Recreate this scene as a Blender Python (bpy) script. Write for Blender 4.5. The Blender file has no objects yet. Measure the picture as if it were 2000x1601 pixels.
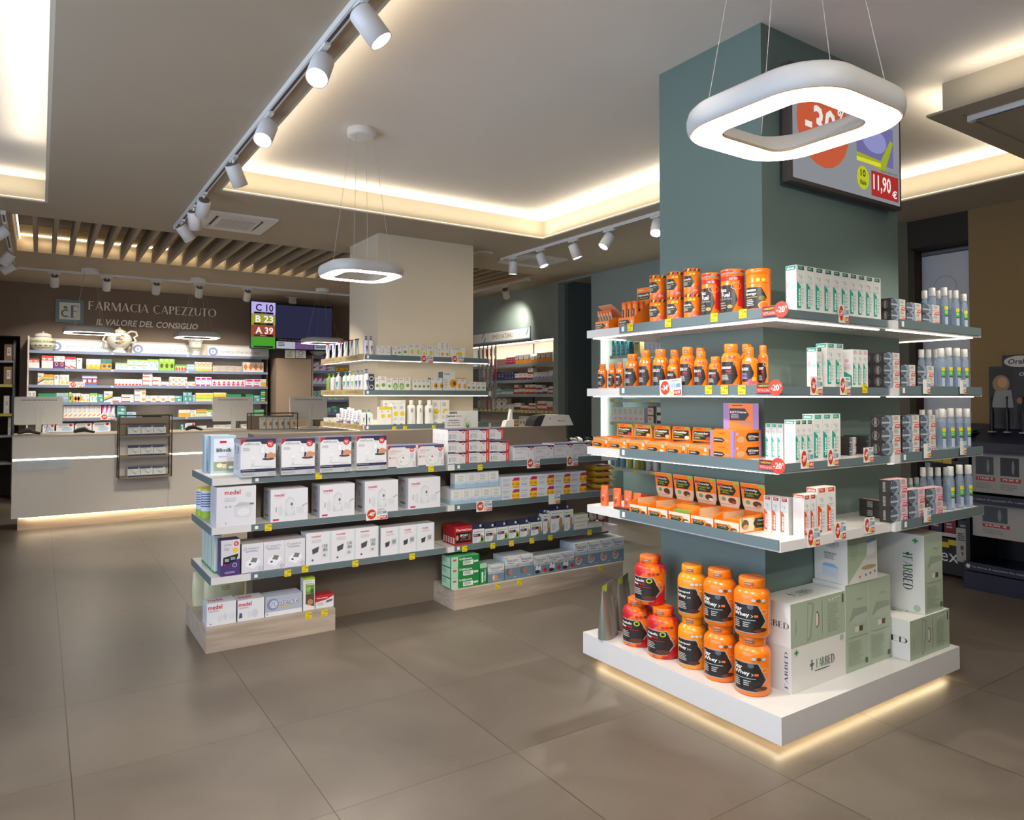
import bpy, math, random
from mathutils import Vector, Matrix
random.seed(7)
S = bpy.context.scene
COL = S.collection
# ------------------------------------------------------------------ camera
F, YAW, PITCH, ROLL, CY, CH = 1386.56, 0.98403, 0.02736, 0.000915, 735.46, 1.5324
_f = Vector((math.cos(PITCH)*math.cos(YAW), math.cos(PITCH)*math.sin(YAW), math.sin(PITCH)))
_r0 = Vector((math.sin(YAW), -math.cos(YAW), 0)); _u0 = _r0.cross(_f)
_r = _r0*math.cos(ROLL) + _u0*math.sin(ROLL); _u = -_r0*math.sin(ROLL) + _u0*math.cos(ROLL)
cam = bpy.data.objects.new('camera', bpy.data.cameras.new('camera')); COL.objects.link(cam)
cam.matrix_world = Matrix(((_r.x, _u.x, -_f.x, 0), (_r.y, _u.y, -_f.y, 0), (_r.z, _u.z, -_f.z, CH), (0, 0, 0, 1)))
cam.data.sensor_width = 36; cam.data.lens = F*36/2000; cam.data.shift_y = -(800.5-CY)/2000
cam.data.clip_start = .05; cam.data.clip_end = 60
S.camera = cam
# ------------------------------------------------------------------ world (evening street light behind the shop front) and exposure
S.view_settings.view_transform = 'Standard'; S.view_settings.look = 'None'
S.view_settings.exposure = 0.0; S.view_settings.gamma = 1.0; S.view_settings.use_curve_mapping = False
W = bpy.data.worlds.new('world'); S.world = W; W.use_nodes = True
W.node_tree.nodes['Background'].inputs[0].default_value = (.74, .84, 1, 1)
W.node_tree.nodes['Background'].inputs[1].default_value = 4.8
WARM = (1, .885, .72); NEUT = (1, .93, .83); COOL = (.93, .97, 1)
def area(name, loc, sx, sy, power, col=WARM, rot=(0, 0, 0)):
    l = bpy.data.lights.new(name, 'AREA'); l.shape = 'RECTANGLE'; l.size = sx; l.size_y = sy; l.energy = power; l.color = col
    o = bpy.data.objects.new(name, l); o.location = loc; o.rotation_euler = rot; COL.objects.link(o); return o
UP = (math.pi, 0, 0)
# LED strips lying on the ledges of the ceiling coves (they shine upwards)
ZL, ZU = 3.19, 3.385
K = .18
# the glazed shop front on the left lets the cool street light in
for y in (-.9, 1.6, 4.1):
    l = area('shopfront_portal', (-2.62, y, 1.55), 2.4, 2.7, 1, (1, 1, 1), (0, math.radians(-90), 0)); l.data.cycles.is_portal = True
area('cove_light', (2.8, 5.93, 3.225), 3.2, .12, 42*K, WARM, UP)
area('cove_light', (4.29, 4.9, 3.225), .12, 2.2, 46*K, WARM, UP)
area('cove_light', (1.31, 3.0, 3.225), .12, 6.0, 34*K, WARM, UP)
area('cove_light', (5.97, 2.9, 3.225), .12, 1.6, 22*K, WARM, UP)
area('cove_light', (5.2, 2.16, 3.225), 1.5, .10, 16*K, WARM, UP)
area('cove_light', (4.28, .7, 3.225), .10, 2.4, 20*K, WARM, UP)
area('cove_light', (-.9, 7.15, 3.225), 1.8, .12, 20*K, WARM, UP)
area('cove_light', (-.10, 3.0, 3.225), .12, 6.4, 46*K, WARM, UP)
area('slat_light', (2.6, 9.78, 3.30), 5.6, .03, 22*K, WARM, (math.radians(60), 0, 0))
# ------------------------------------------------------------------ pixel -> point on a known plane (2000x1601 frame)
def ray(x, y): return _f + _r*((x-1000)/F) + _u*((CY-y)/F)
O = Vector((0, 0, CH))
def onX(x, y, v): d = ray(x, y); return O + d*(v/d.x)
def onY(x, y, v): d = ray(x, y); return O + d*(v/d.y)
def onZ(x, y, v): d = ray(x, y); return O + d*((v-CH)/d.z)
# ------------------------------------------------------------------ materials
def lin(h):
    h = h.lstrip('#'); c = [int(h[i:i+2], 16)/255 for i in (0, 2, 4)]
    return tuple(v/12.92 if v <= .04045 else ((v+.055)/1.055)**2.4 for v in c) + (1,)
MC = {}
def M(h, rough=.5, metal=0, spec=.5, noise=0, scale=8, bump=0, coat=0):
    k = (h, rough, metal, spec, noise, scale, bump, coat)
    if k in MC: return MC[k]
    m = bpy.data.materials.new('paint_'+h); m.use_nodes = True; nt = m.node_tree; b = nt.nodes['Principled BSDF']
    c = lin(h); b.inputs['Base Color'].default_value = c; b.inputs['Roughness'].default_value = rough
    b.inputs['Metallic'].default_value = metal; b.inputs['Specular IOR Level'].default_value = spec
    if coat: b.inputs['Coat Weight'].default_value = coat
    if noise or bump:
        tc = nt.nodes.new('ShaderNodeTexCoord'); n = nt.nodes.new('ShaderNodeTexNoise'); n.inputs['Scale'].default_value = scale
        n.inputs['Detail'].default_value = 5
        nt.links.new(tc.outputs['Object'], n.inputs['Vector'])
        if noise:
            mx = nt.nodes.new('ShaderNodeMix'); mx.data_type = 'RGBA'
            mx.inputs[6].default_value = tuple(v*(1-noise) for v in c[:3])+(1,); mx.inputs[7].default_value = tuple(min(1, v*(1+noise)) for v in c[:3])+(1,)
            nt.links.new(n.outputs[0], mx.inputs[0]); nt.links.new(mx.outputs[2], b.inputs['Base Color'])
        if bump:
            bp = nt.nodes.new('ShaderNodeBump'); bp.inputs['Strength'].default_value = bump; bp.inputs['Distance'].default_value = .004
            nt.links.new(n.outputs[0], bp.inputs['Height']); nt.links.new(bp.outputs[0], b.inputs['Normal'])
    MC[k] = m; return m
def EM(h, s):
    k = ('e', h, s)
    if k in MC: return MC[k]
    m = bpy.data.materials.new('glow_'+h); m.use_nodes = True; nt = m.node_tree; nt.nodes.clear()
    e = nt.nodes.new('ShaderNodeEmission'); e.inputs[0].default_value = lin(h); e.inputs[1].default_value = s
    o = nt.nodes.new('ShaderNodeOutputMaterial'); nt.links.new(e.outputs[0], o.inputs[0]); MC[k] = m; return m
def CLEAR(h, a=.35, rough=.08):
    k = ('g', h, a)
    if k in MC: return MC[k]
    m = bpy.data.materials.new('clear_'+h); m.use_nodes = True; nt = m.node_tree; nt.nodes.clear()
    t = nt.nodes.new('ShaderNodeBsdfTransparent'); t.inputs[0].default_value = (.93, .96, 1, 1)
    p = nt.nodes.new('ShaderNodeBsdfPrincipled'); p.inputs['Base Color'].default_value = lin(h); p.inputs['Roughness'].default_value = rough
    mx = nt.nodes.new('ShaderNodeMixShader'); mx.inputs[0].default_value = a
    o = nt.nodes.new('ShaderNodeOutputMaterial')
    nt.links.new(t.outputs[0], mx.inputs[1]); nt.links.new(p.outputs[0], mx.inputs[2]); nt.links.new(mx.outputs[0], o.inputs[0]); MC[k] = m; return m
def WOOD(h1, h2, sx, sy, sz, rough=.45):
    k = ('w', h1, h2, sx, sy, sz)
    if k in MC: return MC[k]
    m = bpy.data.materials.new('wood_'+h1); m.use_nodes = True; nt = m.node_tree; b = nt.nodes['Principled BSDF']; b.inputs['Roughness'].default_value = rough
    tc = nt.nodes.new('ShaderNodeTexCoord'); mp = nt.nodes.new('ShaderNodeMapping'); mp.inputs['Scale'].default_value = (sx, sy, sz)
    n = nt.nodes.new('ShaderNodeTexNoise'); n.inputs['Scale'].default_value = 1; n.inputs['Detail'].default_value = 7; n.inputs['Distortion'].default_value = .6
    r = nt.nodes.new('ShaderNodeValToRGB'); r.color_ramp.elements[0].position = .3; r.color_ramp.elements[1].position = .7
    r.color_ramp.elements[0].color = lin(h1); r.color_ramp.elements[1].color = lin(h2)
    nt.links.new(tc.outputs['Object'], mp.inputs[0]); nt.links.new(mp.outputs[0], n.inputs['Vector']); nt.links.new(n.outputs[0], r.inputs[0]); nt.links.new(r.outputs[0], b.inputs['Base Color'])
    MC[k] = m; return m
WHITE = M('e6e3de', .42); OFFW = M('dcd8d0', .45); RAIL = M('5f6f72', .45); LEDM = EM('fff0d8', 9); STEEL = M('9a9a98', .35, .8)
SPOTW = M('eceae6', .4)
# ------------------------------------------------------------------ mesh builder
class MB:
    def __init__(s): s.v = []; s.f = []; s.m = []; s.ml = []; s.sm = []
    def mi(s, mat):
        if mat not in s.ml: s.ml.append(mat)
        return s.ml.index(mat)
    def add(s, vs, fs, mat, smooth=False):
        o = len(s.v); s.v += [tuple(p) for p in vs]; i = s.mi(mat)
        for f in fs: s.f.append(tuple(o+k for k in f)); s.m.append(i); s.sm.append(smooth)
        return s
    def box(s, x0, x1, y0, y1, z0, z1, mat, front=None, side=None, top=None):
        v = [(x0,y0,z0),(x1,y0,z0),(x1,y1,z0),(x0,y1,z0),(x0,y0,z1),(x1,y0,z1),(x1,y1,z1),(x0,y1,z1)]
        s.add(v, [(0,3,2,1)], mat); s.add(v, [(4,5,6,7)], top or mat); s.add(v, [(0,1,5,4),(2,3,7,6)], front or mat); s.add(v, [(1,2,6,5),(3,0,4,7)], side or mat)
        return s
    def lathe(s, prof, mat, cx=0, cy=0, n=24, smooth=True, sx=1, sy=1):
        vs = []; fs = []
        for r, z in prof:
            for k in range(n):
                a = 2*math.pi*k/n; vs.append((cx+r*sx*math.cos(a), cy+r*sy*math.sin(a), z))
        for i in range(len(prof)-1):
            for k in range(n): fs.append((i*n+k, i*n+(k+1) % n, (i+1)*n+(k+1) % n, (i+1)*n+k))
        s.add(vs, fs, mat, smooth)
        s.add([vs[k] for k in range(n)], [tuple(range(n-1, -1, -1))], mat); m = (len(prof)-1)*n
        s.add([vs[m+k] for k in range(n)], [tuple(range(n))], mat); return s
    def tube(s, pts, r, mat, n=8, closed=False):
        pts = [Vector(p) for p in pts]; vs = []; L = len(pts); up = None
        for i, p in enumerate(pts):
            t = (pts[(i+1) % L]-pts[i-1]) if closed else (pts[min(i+1, L-1)]-pts[max(i-1, 0)])
            t.normalize()
            if up is None: up = Vector((0, 0, 1)) if abs(t.z) < .9 else Vector((1, 0, 0))
            a = t.cross(up).normalized(); b = a.cross(t); up = b
            rr = r[i] if isinstance(r, (list, tuple)) else r
            for k in range(n):
                w = 2*math.pi*k/n; vs.append(p + a*(rr*math.cos(w)) + b*(rr*math.sin(w)))
        fs = []
        for i in range(L if closed else L-1):
            j = (i+1) % L
            for k in range(n): fs.append((i*n+k, i*n+(k+1) % n, j*n+(k+1) % n, j*n+k))
        s.add(vs, fs, mat, True)
        if not closed: s.add([vs[k] for k in range(n)], [tuple(range(n))], mat); s.add(vs[-n:], [tuple(range(n))], mat)
        return s
    def prism(s, poly, z0, z1, mat, axis='z', top=None):
        n = len(poly)
        def P(a, b, c): return {'z': (a, b, c), 'y': (a, c, b), 'x': (c, a, b)}[axis]
        v = [P(a, b, z0) for a, b in poly] + [P(a, b, z1) for a, b in poly]
        s.add(v, [tuple(range(n-1, -1, -1))], mat); s.add(v, [tuple(range(n, 2*n))], top or mat)
        s.add(v, [(i, (i+1) % n, n+(i+1) % n, n+i) for i in range(n)], mat); return s
    def build(s, name):
        me = bpy.data.meshes.new(name); me.from_pydata(s.v, [], s.f)
        for m in s.ml: me.materials.append(m)
        me.polygons.foreach_set('material_index', s.m); me.polygons.foreach_set('use_smooth', s.sm); me.update(); return me
def obj(name, me, parent=None, loc=(0, 0, 0), rz=0, rot=None):
    if isinstance(me, MB): me = me.build(name)
    o = bpy.data.objects.new(name, me); COL.objects.link(o); o.location = loc
    o.rotation_euler = rot if rot else (0, 0, rz)
    if parent: o.parent = parent
    return o
LABELS = []
def tag(o, label, cat, group=None):
    o['label'] = label; o['category'] = cat
    if group: o['group'] = group
    LABELS.append(label); return o
def empty(name, loc=(0, 0, 0), rz=0, label=None, cat=None, group=None):
    o = obj(name, None, None, loc, rz)
    if label: tag(o, label, cat, group)
    return o
def struct(name, me):
    o = obj(name, me); o['kind'] = 'structure'; return o
ORD = 'zeroth first second third fourth fifth sixth seventh eighth ninth tenth eleventh twelfth thirteenth fourteenth fifteenth sixteenth seventeenth eighteenth nineteenth twentieth'.split()
def nth(i, n):
    if n == 1: return ''
    if n == 2: return ('left one', 'right one')[i]
    return 'leftmost' if i == 0 else 'rightmost' if i == n-1 else ORD[min(i+1, 20)]+' from left'
# ------------------------------------------------------------------ text and flat artwork
TC = {}
def textpoly(s, bold):
    k = (s, bold)
    if k in TC: return TC[k]
    c = bpy.data.curves.new('lettering', 'FONT'); c.body = s; c.size = 1; c.resolution_u = 2; c.fill_mode = 'FRONT'
    if bold: c.offset = .022
    o = bpy.data.objects.new('lettering', c); COL.objects.link(o); bpy.context.view_layer.update()
    me = bpy.data.meshes.new_from_object(o); vs = [(v.co.x, v.co.y) for v in me.vertices]; fs = [tuple(p.vertices) for p in me.polygons]
    bpy.data.objects.remove(o); bpy.data.meshes.remove(me); bpy.data.curves.remove(c)
    if not vs: vs = [(0, 0), (1, 1)]
    x0 = min(v[0] for v in vs); x1 = max(v[0] for v in vs); y0 = min(v[1] for v in vs); y1 = max(v[1] for v in vs)
    TC[k] = ([((a-x0)/(x1-x0 or 1), (b-y0)/(y1-y0 or 1)) for a, b in vs], fs); return TC[k]
# a high-contrast capital alphabet (thick uprights, thin bars) for the shop sign
def seriflet(ch):
    T = .17; t = .05; q = []
    R = lambda x0, x1, y0, y1: q.append([(x0, y0), (x1, y0), (x1, y1), (x0, y1)])
    D = lambda xa, xb, w, y0=0, y1=1: q.append([(xa, y0), (xa+w, y0), (xb+w, y1), (xb, y1)])
    def arc(cx, cy, rx, ry, a0, a1, w=T, n=16):
        for i in range(n):
            p = []
            for a in (a0+(a1-a0)*i/n, a0+(a1-a0)*(i+1)/n):
                a = math.radians(a); th = t+(w-t)*abs(math.cos(a)); p.append(((cx+rx*math.cos(a), cy+ry*math.sin(a)), (cx+(rx-th)*math.cos(a), cy+(ry-t)*math.sin(a))))
            q.append([p[0][0], p[1][0], p[1][1], p[0][1]])
    w = .7
    if ch == 'F': R(0, T, 0, 1); R(0, .58, 1-t, 1); R(0, .45, .5, .5+t); w = .6
    elif ch == 'E': R(0, T, 0, 1); R(0, .58, 1-t, 1); R(0, .48, .5, .5+t); R(0, .6, 0, t); w = .6
    elif ch == 'A': D(0, .36, t+.01); D(.62, .32, T); R(.12, .62, .3, .3+t); w = .8
    elif ch == 'R': R(0, T, 0, 1); arc(.25, .75, .33, .25, -90, 90); R(T, .26, .5, .5+t); R(T, .26, 1-t, 1); D(.5, .22, T, 0, .52); w = .68
    elif ch == 'P': R(0, T, 0, 1); arc(.25, .74, .33, .26, -90, 90); R(T, .26, .48, .48+t); R(T, .26, 1-t, 1); w = .58
    elif ch == 'M': R(0, t, 0, 1); D(.4, 0, T); D(.42, .8, t+.02); R(.8, .8+T, 0, 1); w = .97
    elif ch == 'C': arc(.48, .5, .48, .5, 50, 310, T, 26); w = .8
    elif ch == 'O': arc(.5, .5, .5, .5, 0, 360, T, 32); w = 1
    elif ch == 'I': R(0, T, 0, 1); w = T
    elif ch == 'Z': R(0, .62, 1-t, 1); R(0, .66, 0, t); D(0, .48, T); w = .66
    elif ch == 'U': R(0, T, .35, 1); R(.68, .68+t, .35, 1); arc(.365, .36, .365, .36, 180, 360, T); w = .73
    elif ch == 'T': R(.24, .24+T, 0, 1); R(0, .66, 1-t, 1); w = .66
    elif ch == 'B': R(0, T, 0, 1); arc(.25, .76, .3, .24, -90, 90); arc(.27, .27, .36, .27, -90, 90); R(T, .28, 0, t); R(T, .28, .5, .5+t); R(T, .28, 1-t, 1); w = .63
    elif ch == 'D': R(0, T, 0, 1); arc(.28, .5, .47, .5, -90, 90, T, 20); R(T, .3, 0, t); R(T, .3, 1-t, 1); w = .75
    elif ch == ' ': w = .3
    return q, w
def serifpoly(s):
    x = 0; out = []
    for ch in s:
        q, w = seriflet(ch)
        out += [[(a+x, b) for a, b in p] for p in q]; x += w+.13
    x -= .13
    vs = []; fs = []
    for p in out: fs.append(tuple(range(len(vs), len(vs)+len(p)))); vs += [(a/x, b) for a, b in p]
    return vs, fs
def circ(cu, cv, r, ar, n=20, a0=0, a1=360):
    return [(cu+r/ar*math.cos(math.radians(a0+(a1-a0)*k/n)), cv+r*math.sin(math.radians(a0+(a1-a0)*k/n))) for k in range(n)]
def clipstrip(poly, lo, hi):
    for lim, sg in ((lo, 1), (hi, -1)):
        out = []
        for i in range(len(poly)):
            a, b = poly[i-1], poly[i]; da = (a[0]-lim)*sg; db = (b[0]-lim)*sg
            if (da >= 0) != (db >= 0):
                t = da/(da-db); out.append((a[0]+(b[0]-a[0])*t, a[1]+(b[1]-a[1])*t))
            if db >= 0: out.append(b)
        poly = out
        if not poly: return poly
    return poly
def paint(mb, ops, mapf, ar, strip=0, rough=.45, base=.0004):
    """ops in 0..1 face coordinates: r rect, p convex polygon, c disc, o ring, t text (u0,v0,u1,v1), x lines of small print"""
    off = base; rnd = random.Random(3)
    for op in ops:
        k = op[0]; polys = []
        if strip and k in 'ts': off += .0010
        if k == 'r': polys = [[(op[1], op[2]), (op[3], op[2]), (op[3], op[4]), (op[1], op[4])]]; col = op[5]
        elif k == 'p': polys = [list(op[1])]; col = op[2]
        elif k == 'c': polys = [circ(op[1], op[2], op[3], ar)]; col = op[4]
        elif k == 'e': polys = [[(op[1]+op[3]*math.cos(a/10*math.pi), op[2]+op[4]*math.sin(a/10*math.pi)) for a in range(20)]]; col = op[5]
        elif k == 'o':
            a = circ(op[1], op[2], op[3], ar); b = circ(op[1], op[2], op[3]*op[5], ar); col = op[4]
            polys = [[a[i-1], a[i], b[i], b[i-1]] for i in range(20)]
        elif k == 'x':
            n = op[5]; col = op[6]; hh = (op[4]-op[2])/(2*n)
            for i in range(n):
                v = op[4]-hh*(2*i+1); e = op[1]+(op[3]-op[1])*(.65+.35*rnd.random()); polys.append([(op[1], v), (e, v), (e, v+hh), (op[1], v+hh)])
        elif k in 'ts':
            s, u0, v0, u1, v1, col = op[1:7]; fl = op[7] if len(op) > 7 else ''
            vs, fs = serifpoly(s) if k == 's' else textpoly(s, 'b' in fl)
            if 'i' in fl: vs = [(a+.18*(b-.5)*(v1-v0)/max(.001, (u1-u0)*ar), b) for a, b in vs]
            if 'v' in fl: vs = [(1-b, a) for a, b in vs]      # reads upwards
            if 'd' in fl: vs = [(b, 1-a) for a, b in vs]      # reads downwards
            mb.add([mapf(u0+a*(u1-u0), v0+b*(v1-v0), off) for a, b in vs], fs, EM(col[1:], 1.0) if col[0] == '*' else M(col, rough)); off += .00012; continue
        m = EM(col[1:], 1.0) if col[0] == '*' else M(col, rough)
        for p in polys:
            ps = [p]
            if strip:
                lo = min(a for a, b in p); hi = max(a for a, b in p); n0 = math.floor(lo/strip); n1 = math.ceil(hi/strip)
                ps = [clipstrip(p, i*strip, (i+1)*strip) for i in range(n0, n1)]
            for w in ps:
                if len(w) > 2: mb.add([mapf(a, b, off) for a, b in w], [tuple(range(len(w)))], m)
        off += .00012
def faces(mb, w, d, h, f=(), l=(), r=(), t=()):
    """paint on the faces of a box whose base centre is the origin and whose front faces -Y"""
    if f: paint(mb, f, lambda u, v, o: (-w/2+u*w, -d/2-o, v*h), w/h)
    if l: paint(mb, l, lambda u, v, o: (-w/2-o, d/2-u*d, v*h), d/h)
    if r: paint(mb, r, lambda u, v, o: (w/2+o, -d/2+u*d, v*h), d/h)
    if t: paint(mb, t, lambda u, v, o: (-w/2+u*w, -d/2+v*d, h+o), w/d)
# ================================================================== the room
def grid_minus(x0, x1, y0, y1, holes):
    xs = sorted({x0, x1} | {v for h in holes for v in h[:2] if x0 < v < x1}); ys = sorted({y0, y1} | {v for h in holes for v in h[2:] if y0 < v < y1}); out = []
    for i in range(len(xs)-1):
        run = None
        for j in range(len(ys)-1):
            cx, cy = (xs[i]+xs[i+1])/2, (ys[j]+ys[j+1])/2
            solid = not any(h[0] < cx < h[1] and h[2] < cy < h[3] for h in holes)
            if solid: run = (run[0], ys[j+1]) if run else (ys[j], ys[j+1])
            if not solid or j == len(ys)-2:
                if run: out.append((xs[i], xs[i+1])+run)
                run = None
    return out
# floor: 80 cm porcelain tiles with thin dark joints
def floor_mat():
    m = bpy.data.materials.new('porcelain_tiles'); m.use_nodes = True; nt = m.node_tree; b = nt.nodes['Principled BSDF']; L = nt.links.new
    N = nt.nodes.new; tc = N('ShaderNodeTexCoord'); mp = N('ShaderNodeMapping'); mp.inputs['Location'].default_value = (-.1295, -2.5777, 0)
    L(tc.outputs['Object'], mp.inputs[0]); sp = N('ShaderNodeSeparateXYZ'); L(mp.outputs[0], sp.inputs[0])
    def mth(op, a, v=None, w=None):
        n = N('ShaderNodeMath'); n.operation = op
        for i, q in enumerate((a, v, w)):
            if q is None: continue
            if isinstance(q, (int, float)): n.inputs[i].default_value = q
            else: L(q, n.inputs[i])
        return n.outputs[0]
    def line(c, w):
        t = mth('MULTIPLY', c, 1.25); fr = mth('FRACT', mth('ADD', t, 100.5)); return mth('LESS_THAN', mth('ABSOLUTE', mth('SUBTRACT', fr, .5)), w)
    gx = line(sp.outputs[0], .0030); gy = line(sp.outputs[1], .0020); g = mth('MAXIMUM', gx, gy)
    cx = mth('FLOOR', mth('MULTIPLY', sp.outputs[0], 1.25)); cy = mth('FLOOR', mth('MULTIPLY', sp.outputs[1], 1.25))
    cb = N('ShaderNodeCombineXYZ'); L(cx, cb.inputs[0]); L(cy, cb.inputs[1]); wn = N('ShaderNodeTexWhiteNoise'); L(cb.outputs[0], wn.inputs[0])
    va = N('ShaderNodeVectorMath'); va.operation = 'MULTIPLY_ADD'; L(wn.outputs[1], va.inputs[0]); va.inputs[1].default_value = (9, 9, 9); L(tc.outputs['Object'], va.inputs[2])
    n1 = N('ShaderNodeTexNoise'); n1.inputs['Scale'].default_value = 2.2; n1.inputs['Detail'].default_value = 6; n1.inputs['Roughness'].default_value = .6; n1.inputs['Distortion'].default_value = .8; L(va.outputs[0], n1.inputs['Vector'])
    n2 = N('ShaderNodeTexNoise'); n2.inputs['Scale'].default_value = 120; L(tc.outputs['Object'], n2.inputs['Vector'])
    r = N('ShaderNodeValToRGB'); r.color_ramp.elements[0].position = .25; r.color_ramp.elements[1].position = .75; r.color_ramp.elements[0].color = lin('594f44'); r.color_ramp.elements[1].color = lin('6d6358'); L(n1.outputs[0], r.inputs[0])
    mx = N('ShaderNodeMix'); mx.data_type = 'RGBA'; mx.blend_type = 'MULTIPLY'; mx.inputs[0].default_value = .12; L(r.outputs[0], mx.inputs[6]); L(n2.outputs[0], mx.inputs[7])
    m2 = N('ShaderNodeMix'); m2.data_type = 'RGBA'; L(g, m2.inputs[0]); L(mx.outputs[2], m2.inputs[6]); m2.inputs[7].default_value = lin('3a3128'); L(m2.outputs[2], b.inputs['Base Color'])
    rr = mth('ADD', mth('MULTIPLY', n1.outputs[0], .2), .28); L(rr, b.inputs['Roughness'])
    bp = N('ShaderNodeBump'); bp.inputs['Strength'].default_value = .25; bp.inputs['Distance'].default_value = .002; L(mth('SUBTRACT', 1, g), bp.inputs['Height']); L(bp.outputs[0], b.inputs['Normal'])
    return m
struct('floor', MB().box(-2.6, 8.4, -2.7, 14.2, -.1, 0, floor_mat()))
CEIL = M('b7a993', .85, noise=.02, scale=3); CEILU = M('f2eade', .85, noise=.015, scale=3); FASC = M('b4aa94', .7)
holes = [(1.18, 4.42, -2.4, 6.06), (4.42, 6.1, 2.05, 3.75), (-1.9, .03, -1.6, 7.28), (-.25, 5.62, 7.88, 9.86)]
cm = MB()
for r in grid_minus(-2.6, 8.4, -2.7, 14.2, holes): cm.box(*r, ZL, ZU+.02, CEIL, FASC, FASC)
struct('ceiling', cm)
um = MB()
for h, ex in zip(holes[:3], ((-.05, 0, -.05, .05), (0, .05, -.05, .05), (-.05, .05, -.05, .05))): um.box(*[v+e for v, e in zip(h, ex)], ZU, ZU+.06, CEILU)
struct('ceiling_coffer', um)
# aluminium LED profiles round the coves, projecting 2 cm over the opening
def profile(name, x0, x1, y0, y1, glow=3.2):
    o = struct(name, MB().box(x0, x1, y0, y1, ZL+.004, ZL+.016, M('d9d2c0', .5)))
    obj('led_strip', MB().box(x0+.004, x1-.004, y0+.004, y1-.004, ZL+.016, ZL+.020, EM('fff0cf', glow)), o)
profile('trim_1', 1.18, 4.42, 6.04, 6.06); profile('trim_2', 4.40, 4.42, 3.75, 6.04); profile('trim_3', 1.18, 1.20, -2.4, 6.04)
profile('trim_4', 6.08, 6.10, 2.05, 3.75); profile('trim_5', -1.9, .03, 7.26, 7.28); profile('trim_6', .01, .03, -1.6, 7.26)
struct('trim_7', MB().box(4.40, 6.1, 1.97, 2.10, ZL-.012, ZL+.002, CEIL).box(4.33, 4.47, -2.4, 2.10, ZL-.013, ZL+.001, CEIL))
# slatted recess in front of the back wall
SL = M('a8987f', .8); DK = M('4a3c30', .9)
sr = MB().box(-.30, 5.67, 7.83, 9.91, 3.50, 3.53, DK).box(-.249, -.244, 7.881, 9.859, 3.191, 3.5, M('cdb68f', .8)).box(-.243, 5.613, 9.852, 9.859, 3.191, 3.5, M('cdb68f', .8)).box(5.614, 5.619, 7.881, 9.859, 3.191, 3.5, M('cdb68f', .8)).box(-.243, 5.613, 7.881, 7.886, 3.191, 3.5, M('8a7a66', .8))
struct('trim_8', sr)
sm = MB()
for k in range(33):
    x = -.085+.1735*k
    sm.box(x, x+.04, 7.888, 9.848, 3.195, 3.36, SL)
struct('trim_9', sm)
s = struct('trim_10', MB().box(-.243, -.225, 7.9, 9.84, 3.33, 3.345, M('cccccc', .5))); obj('led_strip', MB().box(-.224, -.215, 7.9, 9.84, 3.328, 3.347, EM('fff6e6', 7)).box(-.22, 5.6, 9.842, 9.851, 3.375, 3.39, EM('fff0d8', 7)), s)
# walls
TAUPE = M('7c6b5c', .8, noise=.03, scale=2); GREEN = M('93a098', .8, noise=.03, scale=2); TAN = M('957c55', .85, noise=.04, scale=2); DARKG = M('5c6662', .85)
H = 3.3
w = MB()
w.box(-2.6, -1.3, 12.57, 12.72, 0, H, TAUPE).box(-1.3, -.25, 12.57, 12.72, 2.40, H, TAUPE).box(-.25, 6.2, 12.57, 12.72, 0, H, TAUPE)
struct('wall_back', w)
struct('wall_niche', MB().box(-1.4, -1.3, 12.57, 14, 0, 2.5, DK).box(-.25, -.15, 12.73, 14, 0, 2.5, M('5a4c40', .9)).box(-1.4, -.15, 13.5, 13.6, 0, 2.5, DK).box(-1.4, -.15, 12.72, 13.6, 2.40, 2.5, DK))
w = MB()   # green wall on the right with two shelved recesses and a passage
def wallx(w, y0, y1, z0, z1, mat=GREEN, x=6.2, t=.12): w.box(x, x+t, y0, y1, z0, z1, mat)
wallx(w, 8.128, 8.24, 0, H); wallx(w, 8.24, 10.95, 2.376, H); wallx(w, 8.24, 10.95, 0, .12); wallx(w, 10.95, 12.57, 0, H)
w.box(6.32, 6.62, 8.20, 8.239, 0, 2.42, GREEN).box(6.32, 6.62, 10.951, 10.99, 0, 2.42, GREEN).box(6.60, 6.64, 8.24, 10.95, .0, 2.42, M('b5a898', .8)).box(6.32, 6.60, 8.24, 10.95, 2.376, 2.42, OFFW)
w.box(6.32, 8.2, 8.05, 8.128, 0, H, DARKG); w.box(6.2, 6.32, 7.388, 8.128, 3.16, H, GREEN)
wallx(w, 7.20, 7.388, 0, H); wallx(w, 4.75, 7.20, 2.36, H); wallx(w, 4.75, 7.20, 0, .25); wallx(w, 4.4, 4.75, 0, H)
w.box(6.32, 6.62, 7.201, 7.23, 0, 2.4, GREEN).box(6.32, 6.62, 4.72, 4.749, 0, 2.4, GREEN).box(6.60, 6.64, 4.75, 7.2, 0, 2.4, M('9fb0ac', .7)).box(6.32, 6.60, 4.75, 7.20, 2.36, 2.40, GREEN)
w.box(6.32, 8.2, 7.388, 7.44, 0, H, DARKG); w.box(7.9, 8.0, 7.44, 8.05, 0, H, DARKG); w.box(6.2, 6.95, 4.36, 4.4, 0, H, GREEN)
w.box(6.85, 6.97, 3.51, 4.36, 0, H, M('6a6858', .85)); w.box(6.85, 6.97, -2.7, 2.98, 0, H, TAN)
struct('wall_right', w)
struct('trim_11', MB().box(6.86, 7.30, 2.98, 3.51, 2.93, 3.19, M('35312b', .8)).box(7.28, 7.30, 2.6, 3.9, 0, 3.2, M('35312b', .8)).box(6.97, 7.28, 3.51, 3.53, 0, 3.2, DK).box(6.97, 7.28, 2.96, 2.98, 0, 3.2, TAN))
w = MB().box(-2.72, -2.6, 5.4, 14.2, 0, H, TAUPE).box(-2.72, -2.6, -2.7, -2.15, 0, H, TAUPE).box(-2.72, -2.6, -2.15, 5.4, 2.95, H, TAUPE).box(-2.72, -2.6, -2.15, 5.4, 0, .15, TAUPE)
struct('wall_left', w)
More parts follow.
